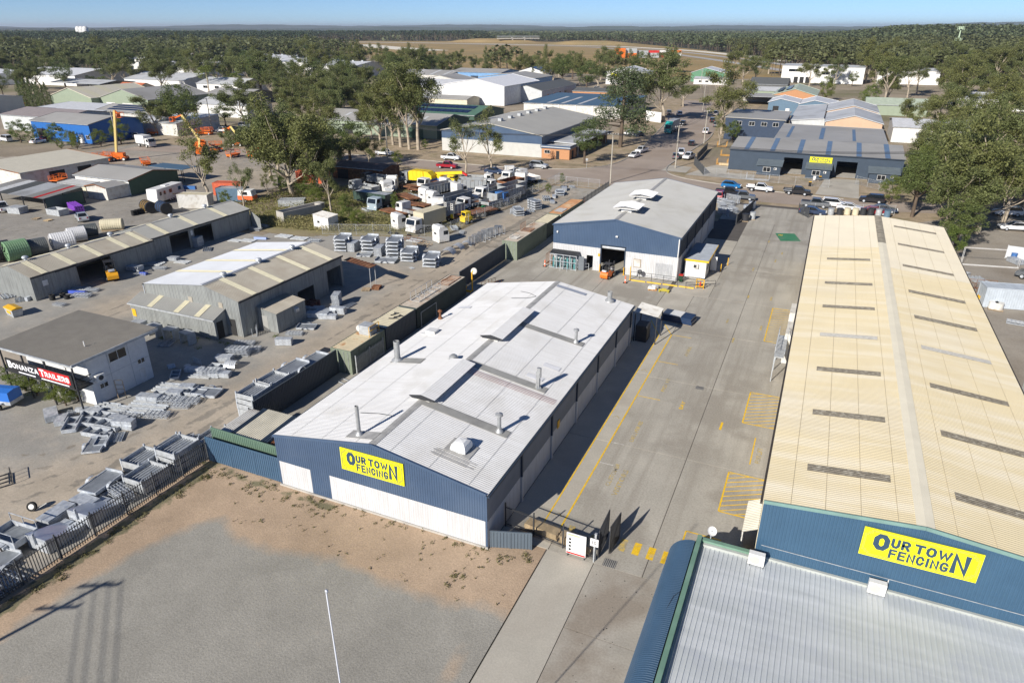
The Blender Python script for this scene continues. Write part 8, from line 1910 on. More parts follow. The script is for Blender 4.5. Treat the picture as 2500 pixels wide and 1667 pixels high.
for z in (20.5,31):
 part(ct,"platform",MB().lathe([(.5,z - .3),(2.8,z - .3),(2.8,z),(.5,z)],10),PGR)
 for i in range(6): part(ct,"antenna",MB().box(-.3,.3,-.15,.15,z - 1.4,z + 2.2),PGR,loc=(2.9 * math.cos(i * PI / 3),2.9 * math.sin(i * PI / 3),0),rz=i * PI / 3 + PI / 2)
# ================================================================== vegetation
def leaf_mat(key,c,c2,tr=.22,isl=(.72,1.32)):
 m = bpy.data.materials.new(key); m.use_nodes = True; N,L = m.node_tree.nodes,m.node_tree.links
 b = N["Principled BSDF"]; b.inputs["Roughness"].default_value = .55; b.inputs["Specular IOR Level"].default_value = .25
 g = N.new("ShaderNodeNewGeometry"); oi = N.new("ShaderNodeObjectInfo"); tc = N.new("ShaderNodeTexCoord")
 no = N.new("ShaderNodeTexNoise"); no.inputs["Scale"].default_value = .45; no.inputs["Detail"].default_value = 2; L.new(tc.outputs["Object"],no.inputs["Vector"])
 def mix(f,a,bb,mode='MIX'):
  x = N.new("ShaderNodeMix"); x.data_type = 'RGBA'; x.blend_type = mode
  for s_,v in ((x.inputs[0],f),(x.inputs[6],a),(x.inputs[7],bb)):
   if hasattr(v,"is_output"): L.new(v,s_)
   elif isinstance(v,(int,float)): s_.default_value = v
   else: s_.default_value = hexc(v)
  return x.outputs[2]
 def rng(v,lo,hi,a=0.0,bb=1.0):
  r = N.new("ShaderNodeMapRange"); r.inputs[1].default_value,r.inputs[2].default_value,r.inputs[3].default_value,r.inputs[4].default_value = lo,hi,a,bb; L.new(v,r.inputs[0]); return r.outputs[0]
 o = mix(rng(no.outputs[0],.35,.65),c,c2); o = mix(rng(oi.outputs["Random"],0,1,0,.5),o,tuple(x * y for x,y in zip(c,(1.2,.98,.75))))
 f = rng(g.outputs["Random Per Island"],0,1,*isl); cm = N.new("ShaderNodeCombineColor")
 for i in range(3): L.new(f,cm.inputs[i])
 o = mix(1.0,o,cm.outputs[0],'MULTIPLY'); L.new(o,b.inputs["Base Color"])
 t = N.new("ShaderNodeBsdfTranslucent"); L.new(o,t.inputs[0]); ms = N.new("ShaderNodeMixShader"); ms.inputs[0].default_value = tr
 L.new(b.outputs[0],ms.inputs[1]); L.new(t.outputs[0],ms.inputs[2]); L.new(ms.outputs[0],N["Material Output"].inputs[0]); return m
LEAF = leaf_mat("gum_leaves",(.185,.215,.085),(.135,.162,.062),.32); LEAFD = leaf_mat("dark_leaves",(.14,.185,.064),(.105,.145,.05),.32); LEAFB = leaf_mat("bright_leaves",(.16,.21,.05),(.125,.175,.045),.34); LEAFP = leaf_mat("pine_needles",(.12,.15,.07),(.09,.12,.055),.3); LEAFY = leaf_mat("dry_weeds",(.30,.275,.13),(.20,.215,.085),.3); LEAFG = leaf_mat("green_weeds",(.22,.235,.085),(.15,.175,.06),.3); FORL = leaf_mat("forest_leaves",(.145,.175,.09),(.125,.155,.08),.32,(.88,1.14)); FORP = leaf_mat("plantation_needles",(.07,.105,.068),(.06,.092,.06),.25,(.86,1.16))
BARK = mat("pale_gum_bark",(.40,.34,.26),rough=.85,var=.25,scale=2,c2=(.24,.19,.14),s2=1.5); BARKD = mat("dark_bark",(.12,.09,.065),rough=.9,var=.25)
rng_ = np.random.default_rng(7)
def leaf_quads(P_,size,up=.3,aspect=.55):
 """Quads centred on the points P_, random in turn and tilt."""
 n = len(P_); d = rng_.normal(size=(n,3)); d /= np.linalg.norm(d,axis=1)[:,None]; nr = rng_.normal(size=(n,3)); nr[:,2] += up * 3; a = np.cross(d,nr); a /= np.linalg.norm(a,axis=1)[:,None] + 1e-9; b = np.cross(nr,a); b /= np.linalg.norm(b,axis=1)[:,None] + 1e-9
 s = (size if np.ndim(size) else np.full(n,size)) * rng_.uniform(.6,1.4,n); a *= (s * .5)[:,None]; b *= (s * .5 * aspect)[:,None]
 return np.stack([P_ - a - b * .3,P_ - b,P_ + a,P_ + b],1)
def quads_mesh(name,Q_,m):
 n = len(Q_); me = bpy.data.meshes.new(name); me.vertices.add(4 * n); me.vertices.foreach_set("co",Q_.reshape(-1).astype(np.float32)); me.loops.add(4 * n); me.loops.foreach_set("vertex_index",np.arange(4 * n,dtype=np.int32)); me.polygons.add(n); me.polygons.foreach_set("loop_start",np.arange(0,4 * n,4,dtype=np.int32)); me.polygons.foreach_set("loop_total",np.full(n,4,np.int32)); me.materials.append(m); me.update(calc_edges=True); return me
def ball(c,r,n,shell=.55):
 d = rng_.normal(size=(n,3)); d /= np.linalg.norm(d,axis=1)[:,None]; k = rng_.uniform(shell,1,n) ** .7
 return np.array(c) + d * k[:,None] * np.array(r)
def tree_meshes(kind,seed):
 """Trunk and crown for a tree one unit = 1 m, about 10 m high."""
 rs = random.Random(seed); tk = MB(); Qs = []; H_ = 10.0
 def limb(p,d,ln,r,depth,ends):
  pts = [p]; q = Vector(p); dd = Vector(d)
  for i in range(4): dd = (dd + Vector((rs.uniform(-.25,.25),rs.uniform(-.25,.25),rs.uniform(-.05,.22)))).normalized(); q = q + dd * ln / 4; pts.append(q.copy())
  tk.tube(pts,[r * (1 - .17 * i) for i in range(5)],6,cap=False)
  if depth == 0: ends.append(pts[-1]); ends.append(pts[3]); return
  for k in range(rs.choice((2,3))): limb(pts[rs.choice((2,3,4))],(dd + Vector((rs.uniform(-.9,.9),rs.uniform(-.9,.9),rs.uniform(-.1,.6)))).normalized(),ln * .62,r * .45,depth - 1,ends)
  ends.append(pts[-1])
 ends = []; m,bk,ls = LEAF,BARK,.27
 if kind in ('gum','tall','wide','sparse'):
  top_ = {'gum': 2.7,'tall': 3.8,'wide': 2.0,'sparse': 3.0}[kind]; tr_ = [Vector((0,0,-.1)),Vector((rs.uniform(-.2,.2),rs.uniform(-.2,.2),top_ * .5)),Vector((rs.uniform(-.4,.4),rs.uniform(-.4,.4),top_))]
  tk.tube(tr_,[.22,.17,.14],8,cap=False); sp = {'gum': .7,'tall': .45,'wide': 1.0,'sparse': .6}[kind]
  for k in range({'gum': 6,'tall': 5,'wide': 8,'sparse': 5}[kind]):
   a = 2 * PI * k / 6 + rs.uniform(-.4,.4); limb(tr_[2] - Vector((0,0,rs.uniform(0,1.2))),Vector((math.cos(a) * sp,math.sin(a) * sp,rs.uniform(.4,1.1))).normalized(),rs.uniform(2.2,3.9),.085,2,ends)
  limb(tr_[2],Vector((0,0,1)),3.9,.1,2,ends); dens = {'gum': 135,'tall': 130,'wide': 150,'sparse': 75}[kind]
  for e in ends:
   if rs.random() < .12: continue
   r = rs.uniform(.42,.95) * (.85 if kind == 'sparse' else 1); Qs.append(leaf_quads(ball((e[0],e[1],e[2] - r * .2),(r * 1.1,r * 1.1,r * .75),int(dens * r * 1.5),.2),.2,.3,.5))
 elif kind in ('round','bush'):
  base = .25 if kind == 'bush' else 2.4; m,bk = (LEAFB if kind == 'bush' else LEAFD),BARKD; tk.tube([(0,0,-.1),(.1,0,base + 2)],[.3,.18],7,cap=False)
  for k in range(7): a = 2 * PI * k / 7; limb(Vector((.1,0,base + .6)),Vector((math.cos(a),math.sin(a),.7)).normalized(),3,.1,0,ends)
  for k in range(52):
   d = Vector((rs.gauss(0,1),rs.gauss(0,1),rs.gauss(0,1))).normalized() * rs.uniform(.5,1); c = (d.x * 3.4,d.y * 3.4,base + (10 - base) * .5 + d.z * (10 - base) * .42); r = rs.uniform(.55,1.15); Qs.append(leaf_quads(ball(c,(r,r,r * .75),int(150 * r),.3),.24,.3))
 elif kind == 'pine':
  m,bk = LEAFP,BARKD; tk.tube([(0,0,-.1),(.1,0,6),(0,0,9.6)],[.26,.16,.04],7,cap=False)
  for k in range(100):
   z = rs.uniform(2.4,9.6); r0 = 3.9 * (1 - ((z - 2.6) / 7.6)) ** .6 + .3; a = rs.uniform(0,2 * PI); f = rs.uniform(.35,1); c = (r0 * f * math.cos(a),r0 * f * math.sin(a),z); Qs.append(leaf_quads(ball(c,(.9,.9,.6),110),.26,.1,.4))
   if k % 3 == 0: tk.tube([(0.05,0,z - .5),c],[.07,.02],4,cap=False)
 elif kind == 'cypress':
  m,bk = LEAFD,BARKD; tk.tube([(0,0,-.1),(0,0,8)],[.15,.05],6,cap=False)
  for k in range(44): z = .5 + 9.2 * k / 43; r0 = 1.25 * math.sin(PI * min(1,(z + 1.6) / 11.8)) ** .8; a = rs.uniform(0,2 * PI); Qs.append(leaf_quads(ball((r0 * .55 * math.cos(a),r0 * .55 * math.sin(a),z),(r0 * .7,r0 * .7,.5),60),.3,.1,.4))
 elif kind == 'palm':
  m = LEAFB; tk.tube([(0,0,-.1),(.1,.1,4),(0,.1,7.6)],[.28,.2,.17],8,cap=False)
  for k in range(22):
   a = rs.uniform(0,2 * PI); el = rs.uniform(-.2,1.1); pts = [Vector((0,.1,7.6)) + Vector((math.cos(a),math.sin(a),0)) * (3.0 * f) + Vector((0,0,math.sin(el) * 2.4 * f - 2.6 * f * f)) for f in np.linspace(0,1,8)]
   for p in pts[1:]: Qs.append(leaf_quads(np.array([p] * 9) + rng_.normal(size=(9,3)) * .18,.6,-.1,.2))
 return tk.mesh("trunk",bk),quads_mesh("crown",np.concatenate(Qs),m)
TREES = {(k,s): tree_meshes(k,31 * s + len(k)) for k,n in dict(gum=3,tall=2,wide=2,sparse=2,round=2,bush=2,pine=1,cypress=1,palm=1).items() for s in range(n)}
TN = dict(gum="gum_tree",tall="gum_tree",wide="gum_tree",sparse="gum_tree",round="broadleaf_tree",bush="shrub",pine="pine_tree",cypress="cypress_tree",palm="palm_tree")
TW_ = dict(gum="olive gum tree",tall="tall gum tree",wide="spreading gum tree",sparse="thin open gum tree",round="dense dark tree",bush="bright green shrub",pine="pine tree",cypress="narrow cypress",palm="palm tree")
def plant(kind,p,h,label,group=None,wide=1.0,i=0):
 v = len([1 for k in TREES if k[0] == kind]); tm,cm = TREES[(kind,i % v)]
 t = thing(TN[kind],label,"shrub" if kind == 'bush' else "tree",(p[0],p[1],0),(i * 2.4) % 6.28,group,(h / 10 * wide,h / 10 * wide,h / 10)); part(t,"trunk",tm,BARK); part(t,"crown",cm,LEAF); return t
def grove(where,items,group):
 """items: (kind, base, height[, width factor]); named from the left of the view."""
 by = {}
 for it in items: by.setdefault(it[0],[]).append(it)
 c = 0
 for kind,lst in by.items():
  lst.sort(key=lambda it: imgx(it[1]))
  for i,it in enumerate(lst):
   c += 1; plant(kind,it[1],it[2],("%s %s" % (TW_[kind],where)) if len(lst) == 1 else "%s %s, %s from left" % (TW_[kind],where,ordn(i)) if len(lst) > 1 else "",group,it[3] if len(it) > 3 else 1.0,c)
plant('wide',(-84.74,80.92),24,"big spreading gum tree between the trailer workshop and the hire yard",None,1.0,0); plant('gum',(-105.89,104.08),17,"pale gum tree leaning out beside the big spreading one",None,1.1,1); plant('tall',(-67.06,70.89),11,"young leafy gum in the weeds beside the white hut",None,.85,2); plant('round',(-93.36,113.02),13,"dark leafy tree overhanging the shed roof behind the wrecked trucks",None,1.2,3); plant('round',(-97.16,107.97),13,"dense dark tree right behind the big spreading gum",None,1.0,5); grove("around the big spreading gum",[('gum',(-102.86,94.65),17,1.0),('wide',(-84.4,88.42),16,.9),('gum',(-86.19,96.3),14,1.1),('round',(-94.83,98.22),13,1.0),('tall',(-90.65,83.74),17,1.1),('gum',(-122.47,138.42),15,1.1)],"trees around the big spreading gum"); plant('gum',(-88.93,114.99),9,"low branching gum at the edge of the wrecking yard",None,1.1,6)
grove("in the stand before the green sheds",[('tall',(-90.91,142.17),23,1.15),('tall',(-98.26,144.51),22,1.15),('gum',(-106.13,145.7),17,1.15),('tall',(-93.81,141.99),20,1.1),('gum',(-116.59,156.23),15),('gum',(-102.74,147.21),18,1.1)],"stand of gum trees before the green sheds")
plant('sparse',(-62.18,116.36),15.5,"slender open tree beside the street, the left of two",None,.9,0); plant('sparse',(-56.61,118.84),14.5,"slender open tree beside the street, the right of two",None,.95,1); plant('bush',(-89.8,143.77),3,"clipped green shrub in front of the green shed"); plant('bush',(-83.27,119.24),4,"loose shrub beside the street power pole",None,1.2,1); plant('bush',(-56.72,76.92),4.2,"young conical shrub beside the small cab-over truck",None,.6,1)
plant('round',(-40.37,140.97),11.5,"round bright tree on the verge of the street corner",None,1.0,1); plant('pine',(-39.24,170.79),22,"large spreading pine beside the far street",None,1.15,0); plant('gum',(-41.01,235.61),27,"tall gum with pale trunk behind the white hoarding",None,1.15,1); plant('gum',(-16.39,212.05),22,"roadside gum leaning over the parked wagons",None,1.05,2); plant('sparse',(-13.29,187.03),9,"small gum below the roadside gum",None,1.0,1); plant('gum',(-45.17,293.3),13,"low spreading gum near the third street pole",None,1.3,0); plant('bush',(-10.54,195.63),7,"flowering shrub beside the navy two-storey building",None,.9,1); plant('sparse',(-123.11,550.57),17,"bare-branched pale tree before the far stacked containers",None,1,0)
grove("in front of the hire yard",[('sparse',(-95.44,68.31),16,1.0),('sparse',(-86.04,68.32),10,.8),('gum',(-185.46,133.89),15,1.15),('round',(-176.69,137.8),17,1.1),('gum',(-183.23,137.77),13),('round',(-182.05,160.39),8.5,1.4),('gum',(-128.37,108.2),8)],"trees in front of the hire yard")
grove("along the vivid blue building",[('bush',(-209.26,104.64),7.5,1.25),('bush',(-205.81,106.18),6),('bush',(-192.89,104.7),7.5),('bush',(-186.93,105.04),5.5),('bush',(-181.58,102.91),4.5),('bush',(-180.98,110.01),5.5,1.3),('bush',(-178.34,114.74),8,1.0),('bush',(-185.74,101.06),3)],"shrubs along the blue building")
plant('palm',(-283.97,251.91),17,"palm tree before the white verandah house"); plant('palm',(-294.68,282.54),11,"smaller palm right of the white verandah house")
grove("in the row beside the pale green factory",[('cypress',(-308.95,170.67),13),('cypress',(-305.3,169.76),12),('cypress',(-303.95,170.36),13),('cypress',(-300.14,169.56),12.5),('cypress',(-298.58,170.25),11),('cypress',(-294.83,169.45),11.5),('cypress',(-293.28,170.14),10.5),('cypress',(-291.73,170.83),11)],"cypress row by the green factory"); plant('cypress',(-159.48,394.69),10,"single cypress beside the solar shed",None,1.1)
grove("behind the pale green factory",[('gum',(-522.56,297.93),19,1.2),('round',(-408.17,232.01),15,1.1),('gum',(-378.25,221.13),18,1.1),('round',(-383.14,243.15),17,1.1),('gum',(-461.39,287.89),23,1.2),('gum',(-745.46,443),26),('gum',(-726.93,451.25),30),('gum',(-465.02,310.57),22,1.2),('gum',(-388.46,277.46),20,1.3),('gum',(-373.21,274.56),19,1.2),('wide',(-515.02,376.07),23),('gum',(-665.15,478.76),27,1.3),('bush',(-376.99,254.55),8,1.5),('bush',(-370.47,257.46),7,1.5),('gum',(-631.17,493.89),22),('round',(-372.79,201.73),12)],"belt of trees behind the green factory")
grove("before the distant white roofs",[('gum',(-378.39,302.53),22,1.1),('gum',(-378.7,313.31),17,1.2),('gum',(-341.4,298.42),23,1.2),('gum',(-396.79,340.95),20),('gum',(-310.01,284.37),22),('gum',(-302.31,287.8),20),('gum',(-270.61,269.05),26,1.1),('round',(-261.33,265.66),20),('gum',(-606.46,504.89),25,1.3),('gum',(-575.57,518.64),27,1.3),('gum',(-544.68,532.39),27,1.3),('gum',(-522.03,542.48),25,1.3),('gum',(-802.49,704.05),26,1.2),('gum',(-775.28,627.5),26,1.3)],"trees before the distant white roofs")
grove("in the belt left of the tall gums",[('wide',(-246.75,257.85),18),('round',(-277.54,307.82),15),('gum',(-300,359.75),24,1.1),('gum',(-261.81,265.45),19),('gum',(-204.13,250.84),18,1.0),('gum',(-195.32,226.45),13,1.2),('gum',(-170.6,212.91),13),('round',(-244.75,313.43),16,.9),('pine',(-232.93,310.03),13),('gum',(-189.35,257.42),12),('gum',(-391.62,506.15),20,1.2),('gum',(-359.87,480.7),19,1.1),('gum',(-218.91,244.26),12,1.1),('round',(-182.02,217.24),11,1.1),('gum',(-168.76,243.61),15,1.1),('round',(-186.63,241.15),11),('gum',(-393.55,465.7),26,1.2)],"belt of trees left of the tall gums")
grove("along the edge of the dry field",[('gum',(-415.86,589.75),19),('gum',(-301.71,438.95),21,1.1),('gum',(-293.92,442.42),19),('gum',(-289.8,459.9),21),('gum',(-320.15,498.38),18),('gum',(-281.01,463.82),16),('gum',(-280.55,480.47),18,1.1),('gum',(-280.91,497.62),15),('gum',(-272.57,510.33),20,.8),('sparse',(-250.23,493.97),12),('gum',(-256.24,526.84),19,.7),('gum',(-226.67,488.01),17),('gum',(-193.15,444.59),16),('gum',(-185.88,447.83),17),('gum',(-154.28,402.31),22,.8),('round',(-131.95,372.64),20),('gum',(-139.82,378.47),18),('gum',(-127.93,393.46),20,1.0),('round',(-106.55,342.1),17,1.1),('gum',(-110.13,373.37),20,1.1),('gum',(-154.25,536.7),23,1.2),('gum',(-125.13,461.9),22,1.1),('gum',(-119.02,477.6),18),('gum',(-110,556.4),18),('gum',(-102.71,543.2),20)],"trees along the dry field")
grove("behind the white two-storey office",[('gum',(-36.95,433.97),22),('gum',(-60.01,578.66),22),('gum',(-32.18,456.67),20),('gum',(-33.4,558.41),25,1.2),('gum',(0.56,440.97),19,1.1),('gum',(13.94,456.63),18),('gum',(31.88,485.19),28,1.1),('sparse',(35.74,438.31),17),('gum',(20.94,784.23),24,1.2),('gum',(-26.42,763.14),24,1.2),('gum',(0.35,775.06),25,1.2),('gum',(51.54,628.32),25,1.2),('gum',(68.75,635.99),26,1.2),('gum',(73.96,550.54),24,1.1),('gum',(82.66,530.12),25,1.2),('gum',(92.61,512.23),24,1.2),('gum',(103.04,496.29),25,1.2),('gum',(114.96,501.6),26,1.2),('round',(23.95,451.38),9),('bush',(11.79,346.98),12,.9),('bush',(29.62,311.47),12,1.0)],"trees behind the white office")
grove("beyond the cream-roofed warehouse",[('wide',(42.5,105),22,1.0),('gum',(36.5,100),15,1.2),('round',(33.0,113),12,.95),('bush',(29.6,122.5),6.5,1.1),('round',(34.5,127),12.5,.9),('bush',(35.5,138),10,.9),('gum',(37,150),14,1.1),('gum',(46,140),19,1.1),('wide',(54,128),21),('gum',(62,138),20,1.1),('gum',(72,146),21,1.1),('round',(41,168),13),('gum',(50,172),18,1.1),('gum',(62,176),20,1.1),('gum',(76,180),20,1.2),('gum',(44,200),16,1.1),('gum',(58,212),19,1.1),('gum',(74,222),20,1.2),('gum',(90,206),21,1.1),('gum',(50,244),17,1.1),('gum',(68,258),20,1.1),('gum',(86,250),20,1.2),('gum',(104,268),22,1.2),('gum',(40,236),14),('gum',(60,292),18,1.1),('gum',(84,296),20,1.2),('gum',(110,310),22,1.2),('sparse',(66,112),16),('round',(74,128),16,1.1),('gum',(90,168),20,1.1),('gum',(39,116),17,1.1),('gum',(48,116),18),('round',(37.5,92),9,1.1),('bush',(36.2,86),6,1.0)],"trees beyond the cream-roofed warehouse")
grove("in front of the two-storey office",[('bush',(-52.31,2.19),2.8,1.3),('bush',(-50.59,1.95),2.8,1.3),('bush',(-48.71,1.8),2.7,1.3),('bush',(-45.79,1.67),3.0,1.2),('bush',(-44.32,1.63),2.7,1.1),('bush',(-44.06,2.67),2.3,1.4)],"shrubs in front of the two-storey office")
grove("in the weeds of the wrecking yard",[('bush',(-59.93,66.42),3.6,1.3),('bush',(-56.9,65.24),3.2,1.3),('bush',(-79.68,80.29),4.5,1.4),('bush',(-88.88,82.07),5,1.2),('sparse',(-87.54,76.79),6,.8),('bush',(-83.48,82.08),4,1.3),('bush',(-75.17,76.8),3.5,1.4),('bush',(-66.96,75.3),3,1.4),('bush',(-35.73,103.34),2.6,.8),('bush',(-36.71,114.23),2.6,.8),('bush',(-88.13,65.88),4,.9)],"shrubs in the wrecking yard")
def fill(where,poly,n,h,group,avoid=7,seed=1):
 rs = random.Random(seed); xs = [p[0] for p in poly]; ys = [p[1] for p in poly]; out = []; boxes = [(o.location.x,o.location.y,o) for o in col.objects if o.parent is None and o.get("category") == "building"]
 rects = []
 for _,_,o in boxes:
  ps = [c.matrix_basis @ Vector(v) for c in KIDS.get(o.name,[]) if c.name.startswith("roof") for v in c.bound_box]; ps = [Matrix.Rotation(o.rotation_euler.z,4,'Z') @ p + o.location for p in ps]
  if ps: rects.append((min(p.x for p in ps),max(p.x for p in ps),min(p.y for p in ps),max(p.y for p in ps)))
 for _ in range(4000):
  if len(out) >= n: break
  p = (rs.uniform(min(xs),max(xs)),rs.uniform(min(ys),max(ys)))
  if not inpoly(p,poly) or any(a - 3 < p[0] < b + 3 and c - 3 < p[1] < d + 3 for a,b,c,d in rects) or any(math.dist(p,q[1]) < avoid for q in out): continue
  out.append((rs.choice(('gum','gum','gum','round','tall','wide')),p,h * rs.uniform(.75,1.2),rs.uniform(1,1.25)))
 grove(where,out,group)
index_kids()
fill("in the wood left of the palm",[(-520,230),(-300,230),(-280,300),(-330,420),(-560,420)],26,18,"wood left of the palm",15,1); fill("in the wood before the distant warehouses",[(-560,420),(-300,330),(-230,330),(-260,470),(-420,600),(-700,560)],34,18,"wood before the distant warehouses",16,2)
fill("among the sheds left of the tall gums",[(-270,240),(-160,215),(-160,262),(-205,280),(-205,330),(-290,330)],22,16,"trees among the left-hand sheds",10,3); fill("behind the hire yard road",[(-185,165),(-146,150),(-146,215),(-185,235)],14,15,"trees behind the hire yard",9,4); fill("in the wood right of the far street",[(36,310),(130,290),(180,520),(70,560),(36,520)],40,20,"wood right of the far street",12,5); fill("before the dry field edge",[(-230,400),(-120,440),(-80,470),(-240,510),(-330,520),(-300,430)],20,17,"trees before the dry field",13,6); fill("in the wood beside the neighbouring lot",[(60,125),(105,140),(135,300),(90,300),(66,200)],16,19,"wood beside the neighbouring lot",10,7)
# ---- weeds and tufts
def weeds(name,label,poly,n,hgt,size,m,z=0.0):
 xs = [p[0] for p in poly]; ys = [p[1] for p in poly]; x = rng_.uniform(min(xs),max(xs),n * 3); y = rng_.uniform(min(ys),max(ys),n * 3); k = in_poly(x,y,poly); x,y = x[k][:n],y[k][:n]
 cl = (np.sin(x * .7 + y * .4) + np.sin(y * .9 - x * .3) + 2) / 4; P_ = np.stack([x,y,z + rng_.uniform(.02,1,len(x)) * hgt * (.35 + cl)],1)
 o = ob(name,quads_mesh(name,leaf_quads(P_,size,-.05,.3),m)); tag(o,label,"weeds",kind="stuff")
weeds("weeds","tall dry and green weeds along the wreckers' fence",[(-76,58),(-60,60),(-44,67),(-42,72),(-52,73),(-62,70),(-78,68)],14000,1.0,.35,LEAFY); weeds("weeds","green scrub under the big spreading gum",[(-90,62),(-76,62),(-66,72),(-66,88),(-86,92)],12000,1.0,.35,LEAFG); weeds("weeds","dry grass among the wrecked trucks",[(-66,72),(-40,72),(-39,112),(-66,112)],12000,.45,.3,LEAFY); weeds("weeds","green weeds creeping between the wrecked trucks",[(-76,70),(-62,68),(-46,72),(-48,80),(-66,86),(-76,84)],9000,.7,.32,LEAFG)
def tufts(name,label,spots,m,seed):
 rs = random.Random(seed); P_ = []
 for (x,y,r,n) in spots: P_ += [(x + rs.gauss(0,r * .5),y + rs.gauss(0,r * .5),-.02 + abs(rs.gauss(0,.06))) for _ in range(n)]
 o = ob(name,quads_mesh(name,leaf_quads(np.array(P_),.12,.2,.45),m)); tag(o,label,"weeds",kind="stuff")
rs = random.Random(4); sp = [(-24.3 + rs.gauss(0,.5),rs.uniform(-19,.5),rs.uniform(.2,.5),45) for _ in range(34)] + [(rs.uniform(-24,-12),-.2 - rs.random() ** 2 * 1.6,rs.uniform(.1,.35),24) for _ in range(44)] + [(rs.uniform(-12,2.4),.0 - rs.random() ** 2 * 1.0,rs.uniform(.08,.2),12) for _ in range(40)] + [(rs.uniform(-20,3),rs.uniform(-4.8,-.5),rs.uniform(.03,.12),7) for _ in range(60)] + [(-.9,-3.0,.28,60),(-.3,-2.9,.2,35),(-.8,-3.9,.2,30),(2.6,.6,.3,60),(3.0,0.2,.25,50)]
tufts("ground_weeds","small green weed tufts dotted over the bare dirt strip",sp,leaf_mat("low_weeds",(.17,.165,.08),(.12,.125,.055),.2),3)
tufts("verge_weeds","green tufts around the precast frames and workshop wall",[(rs.uniform(-56,-38),rs.uniform(16,19),.4,60) for _ in range(40)] + [(-37.5,22,.4,80)],LEAFB,6)
# ---- forest to the horizon
def hgt(x,y): return 18 * np.clip((x + 60) / 160,0,1) * np.exp(-(((x - 210) / 420) ** 2 + ((y - 1500) / 380) ** 2)) + 70 * np.exp(-(((x + 4170) / 700) ** 2 + ((y - 2750) / 500) ** 2))
FPOLY = [(-1150,1380),(-1150,1640),(-700,1700),(-420,1600),(-200,1180),(-60,860),(-10,560),(-80,470),(-240,500),(-420,600),(-700,880)]
def forest(name,label,r0,r1,step,nq,cr,ht,m,a0=-40,a1=40,cond=None,qs=.5):
 C0 = np.array([16.36,-32.5]); n = int(math.pi * (r1 ** 2 - r0 ** 2) * (a1 - a0) / 360 / step ** 2); r = np.sqrt(rng_.uniform(r0 ** 2,r1 ** 2,n)); a = np.radians(rng_.uniform(a0,a1,n) - 24); x = C0[0] + r * np.sin(a); y = C0[1] + r * np.cos(a)
 k = ~in_poly(x,y,FPOLY) & ~((x > -70) & (x < 38) & (y < 520)); k &= ~((np.abs(x + 690) < 80) & (np.abs(y - 1590) < 50))
 if cond is not None: k &= cond(x,y)
 x,y = x[k],y[k]; n = len(x); h = ht * rng_.uniform(.75,1.15,n); c = np.stack([x,y,hgt(x,y)],1); d = rng_.normal(size=(n,nq,3)); d /= np.linalg.norm(d,axis=2)[...,None]; d[...,2] = np.abs(d[...,2]) * 1.25 - .75
 sc_ = cr * rng_.uniform(.8,1.25,n)[:,None,None]; P_ = c[:,None,:] + d * sc_ * np.array([1,1,.8]); P_[...,2] += (h[:,None] - cr * .7); Q_ = leaf_quads(P_.reshape(-1,3),cr * qs,.75,.75)
 tr_ = np.zeros((n,4,3)); tw = .16 + r1 * .00006
 for i,(dx,zz) in enumerate(((-tw,0),(tw,0),(tw * .6,1),(-tw * .6,1))): tr_[:,i] = c + np.stack([np.full(n,dx) * .9135,np.full(n,dx) * .4067,zz * h * .8],1)
 me = quads_mesh(name,np.concatenate([Q_,tr_]),m); me.materials.append(BARKD); mi = np.zeros(len(me.polygons),np.int32); mi[len(Q_):] = 1; me.polygons.foreach_set("material_index",mi); o = ob(name,me); tag(o,label,"forest",kind="stuff")
east = lambda x,y: x > -330 - (y - 500) * .45
forest("forest","gum forest filling the plain beyond the motorway",560,1100,8.5,52,5.2,19,FORL,-2,40,east); forest("forest","gum forest further out beyond the motorway",1100,2000,13,32,8.0,20,FORL,-12,40,east); forest("forest","mixed trees spreading over the left-hand distance",620,1300,12,40,6.4,19,FORL,-40,-4,lambda x,y: x < -480); forest("forest","pine plantation along the far side of the dry field",1300,2200,11.5,24,6.0,24,FORP,-40,-2,lambda x,y: x < -330 - (y - 500) * .3); forest("forest","wooded plain reaching to the horizon",2000,4200,32,20,18,20,FORL)
fl = mat("forest_floor",(.075,.078,.045),rough=.95,var=.2,scale=.02); k = MB(); N_ = 90
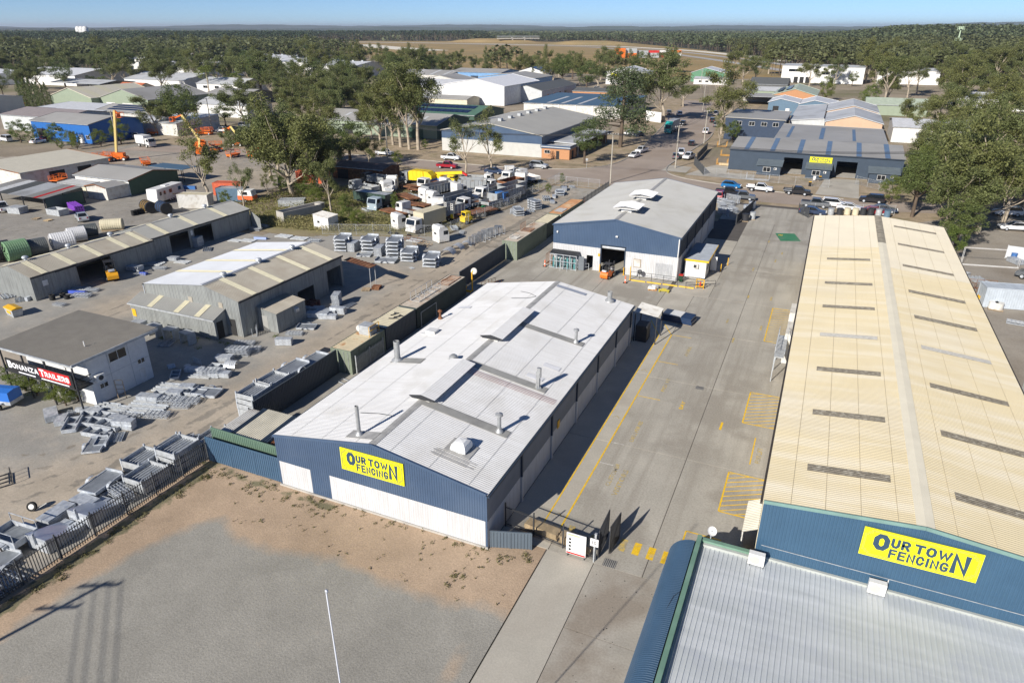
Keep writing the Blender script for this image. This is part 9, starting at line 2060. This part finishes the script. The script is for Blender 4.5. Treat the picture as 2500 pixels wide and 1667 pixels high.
for r0,r1 in [(560 + 60 * j,620 + 60 * j) for j in range(24)] + [(2000,2800),(2800,4200)]:
 for i in range(N_):
  q = []
  for r,j in ((r0,i),(r0,i + 1),(r1,i + 1),(r1,i)): a = R(-44 + 88 * j / N_ - 24); x,y = 16 + r * math.sin(a),-32 + r * math.cos(a); q.append((x,y,float(hgt(x,y)) - .045))
  cxm,cym = sum(p[0] for p in q) / 4,sum(p[1] for p in q) / 4
  if not (-120 < cxm < 80 and cym < 620) and not inpoly((cxm,cym),FPOLY): k.quad(*q)
struct("forest_floor",k,fl)
FH = mat("hazed_woodland",(.07,.095,.085),rough=1,var=.15,scale=.004,spec=0); k = MB(); rs = random.Random(9)  # woodland green with the blue of distant haze put into the colour
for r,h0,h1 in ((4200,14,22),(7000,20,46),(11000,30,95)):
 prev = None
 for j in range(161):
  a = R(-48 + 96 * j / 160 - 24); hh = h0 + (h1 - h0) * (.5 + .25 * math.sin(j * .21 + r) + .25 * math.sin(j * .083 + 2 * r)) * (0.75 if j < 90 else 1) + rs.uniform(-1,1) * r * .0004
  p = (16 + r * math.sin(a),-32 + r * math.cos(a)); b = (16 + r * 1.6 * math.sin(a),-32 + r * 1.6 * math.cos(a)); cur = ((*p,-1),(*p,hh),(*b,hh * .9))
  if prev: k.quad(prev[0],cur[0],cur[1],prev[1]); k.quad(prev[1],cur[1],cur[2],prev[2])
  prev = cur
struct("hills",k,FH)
# ================================================================== air
hz = MB().box(-25000,25000,-25000,25000,-1.5,112)
hm = bpy.data.materials.new("pale_air"); hm.use_nodes = True
hn = hm.node_tree; hn.nodes.remove(hn.nodes["Principled BSDF"])
pv = hn.nodes.new("ShaderNodeVolumePrincipled"); pv.inputs["Color"].default_value = (.80,.88,1,1); pv.inputs["Density"].default_value = 0.00007; pv.inputs["Anisotropy"].default_value = 0.2
hn.links.new(pv.outputs[0],hn.nodes["Material Output"].inputs["Volume"])
ho = ob("haze",hz.mesh("haze",hm)); tag(ho,"thin bluish haze over the plain","haze",kind="stuff")
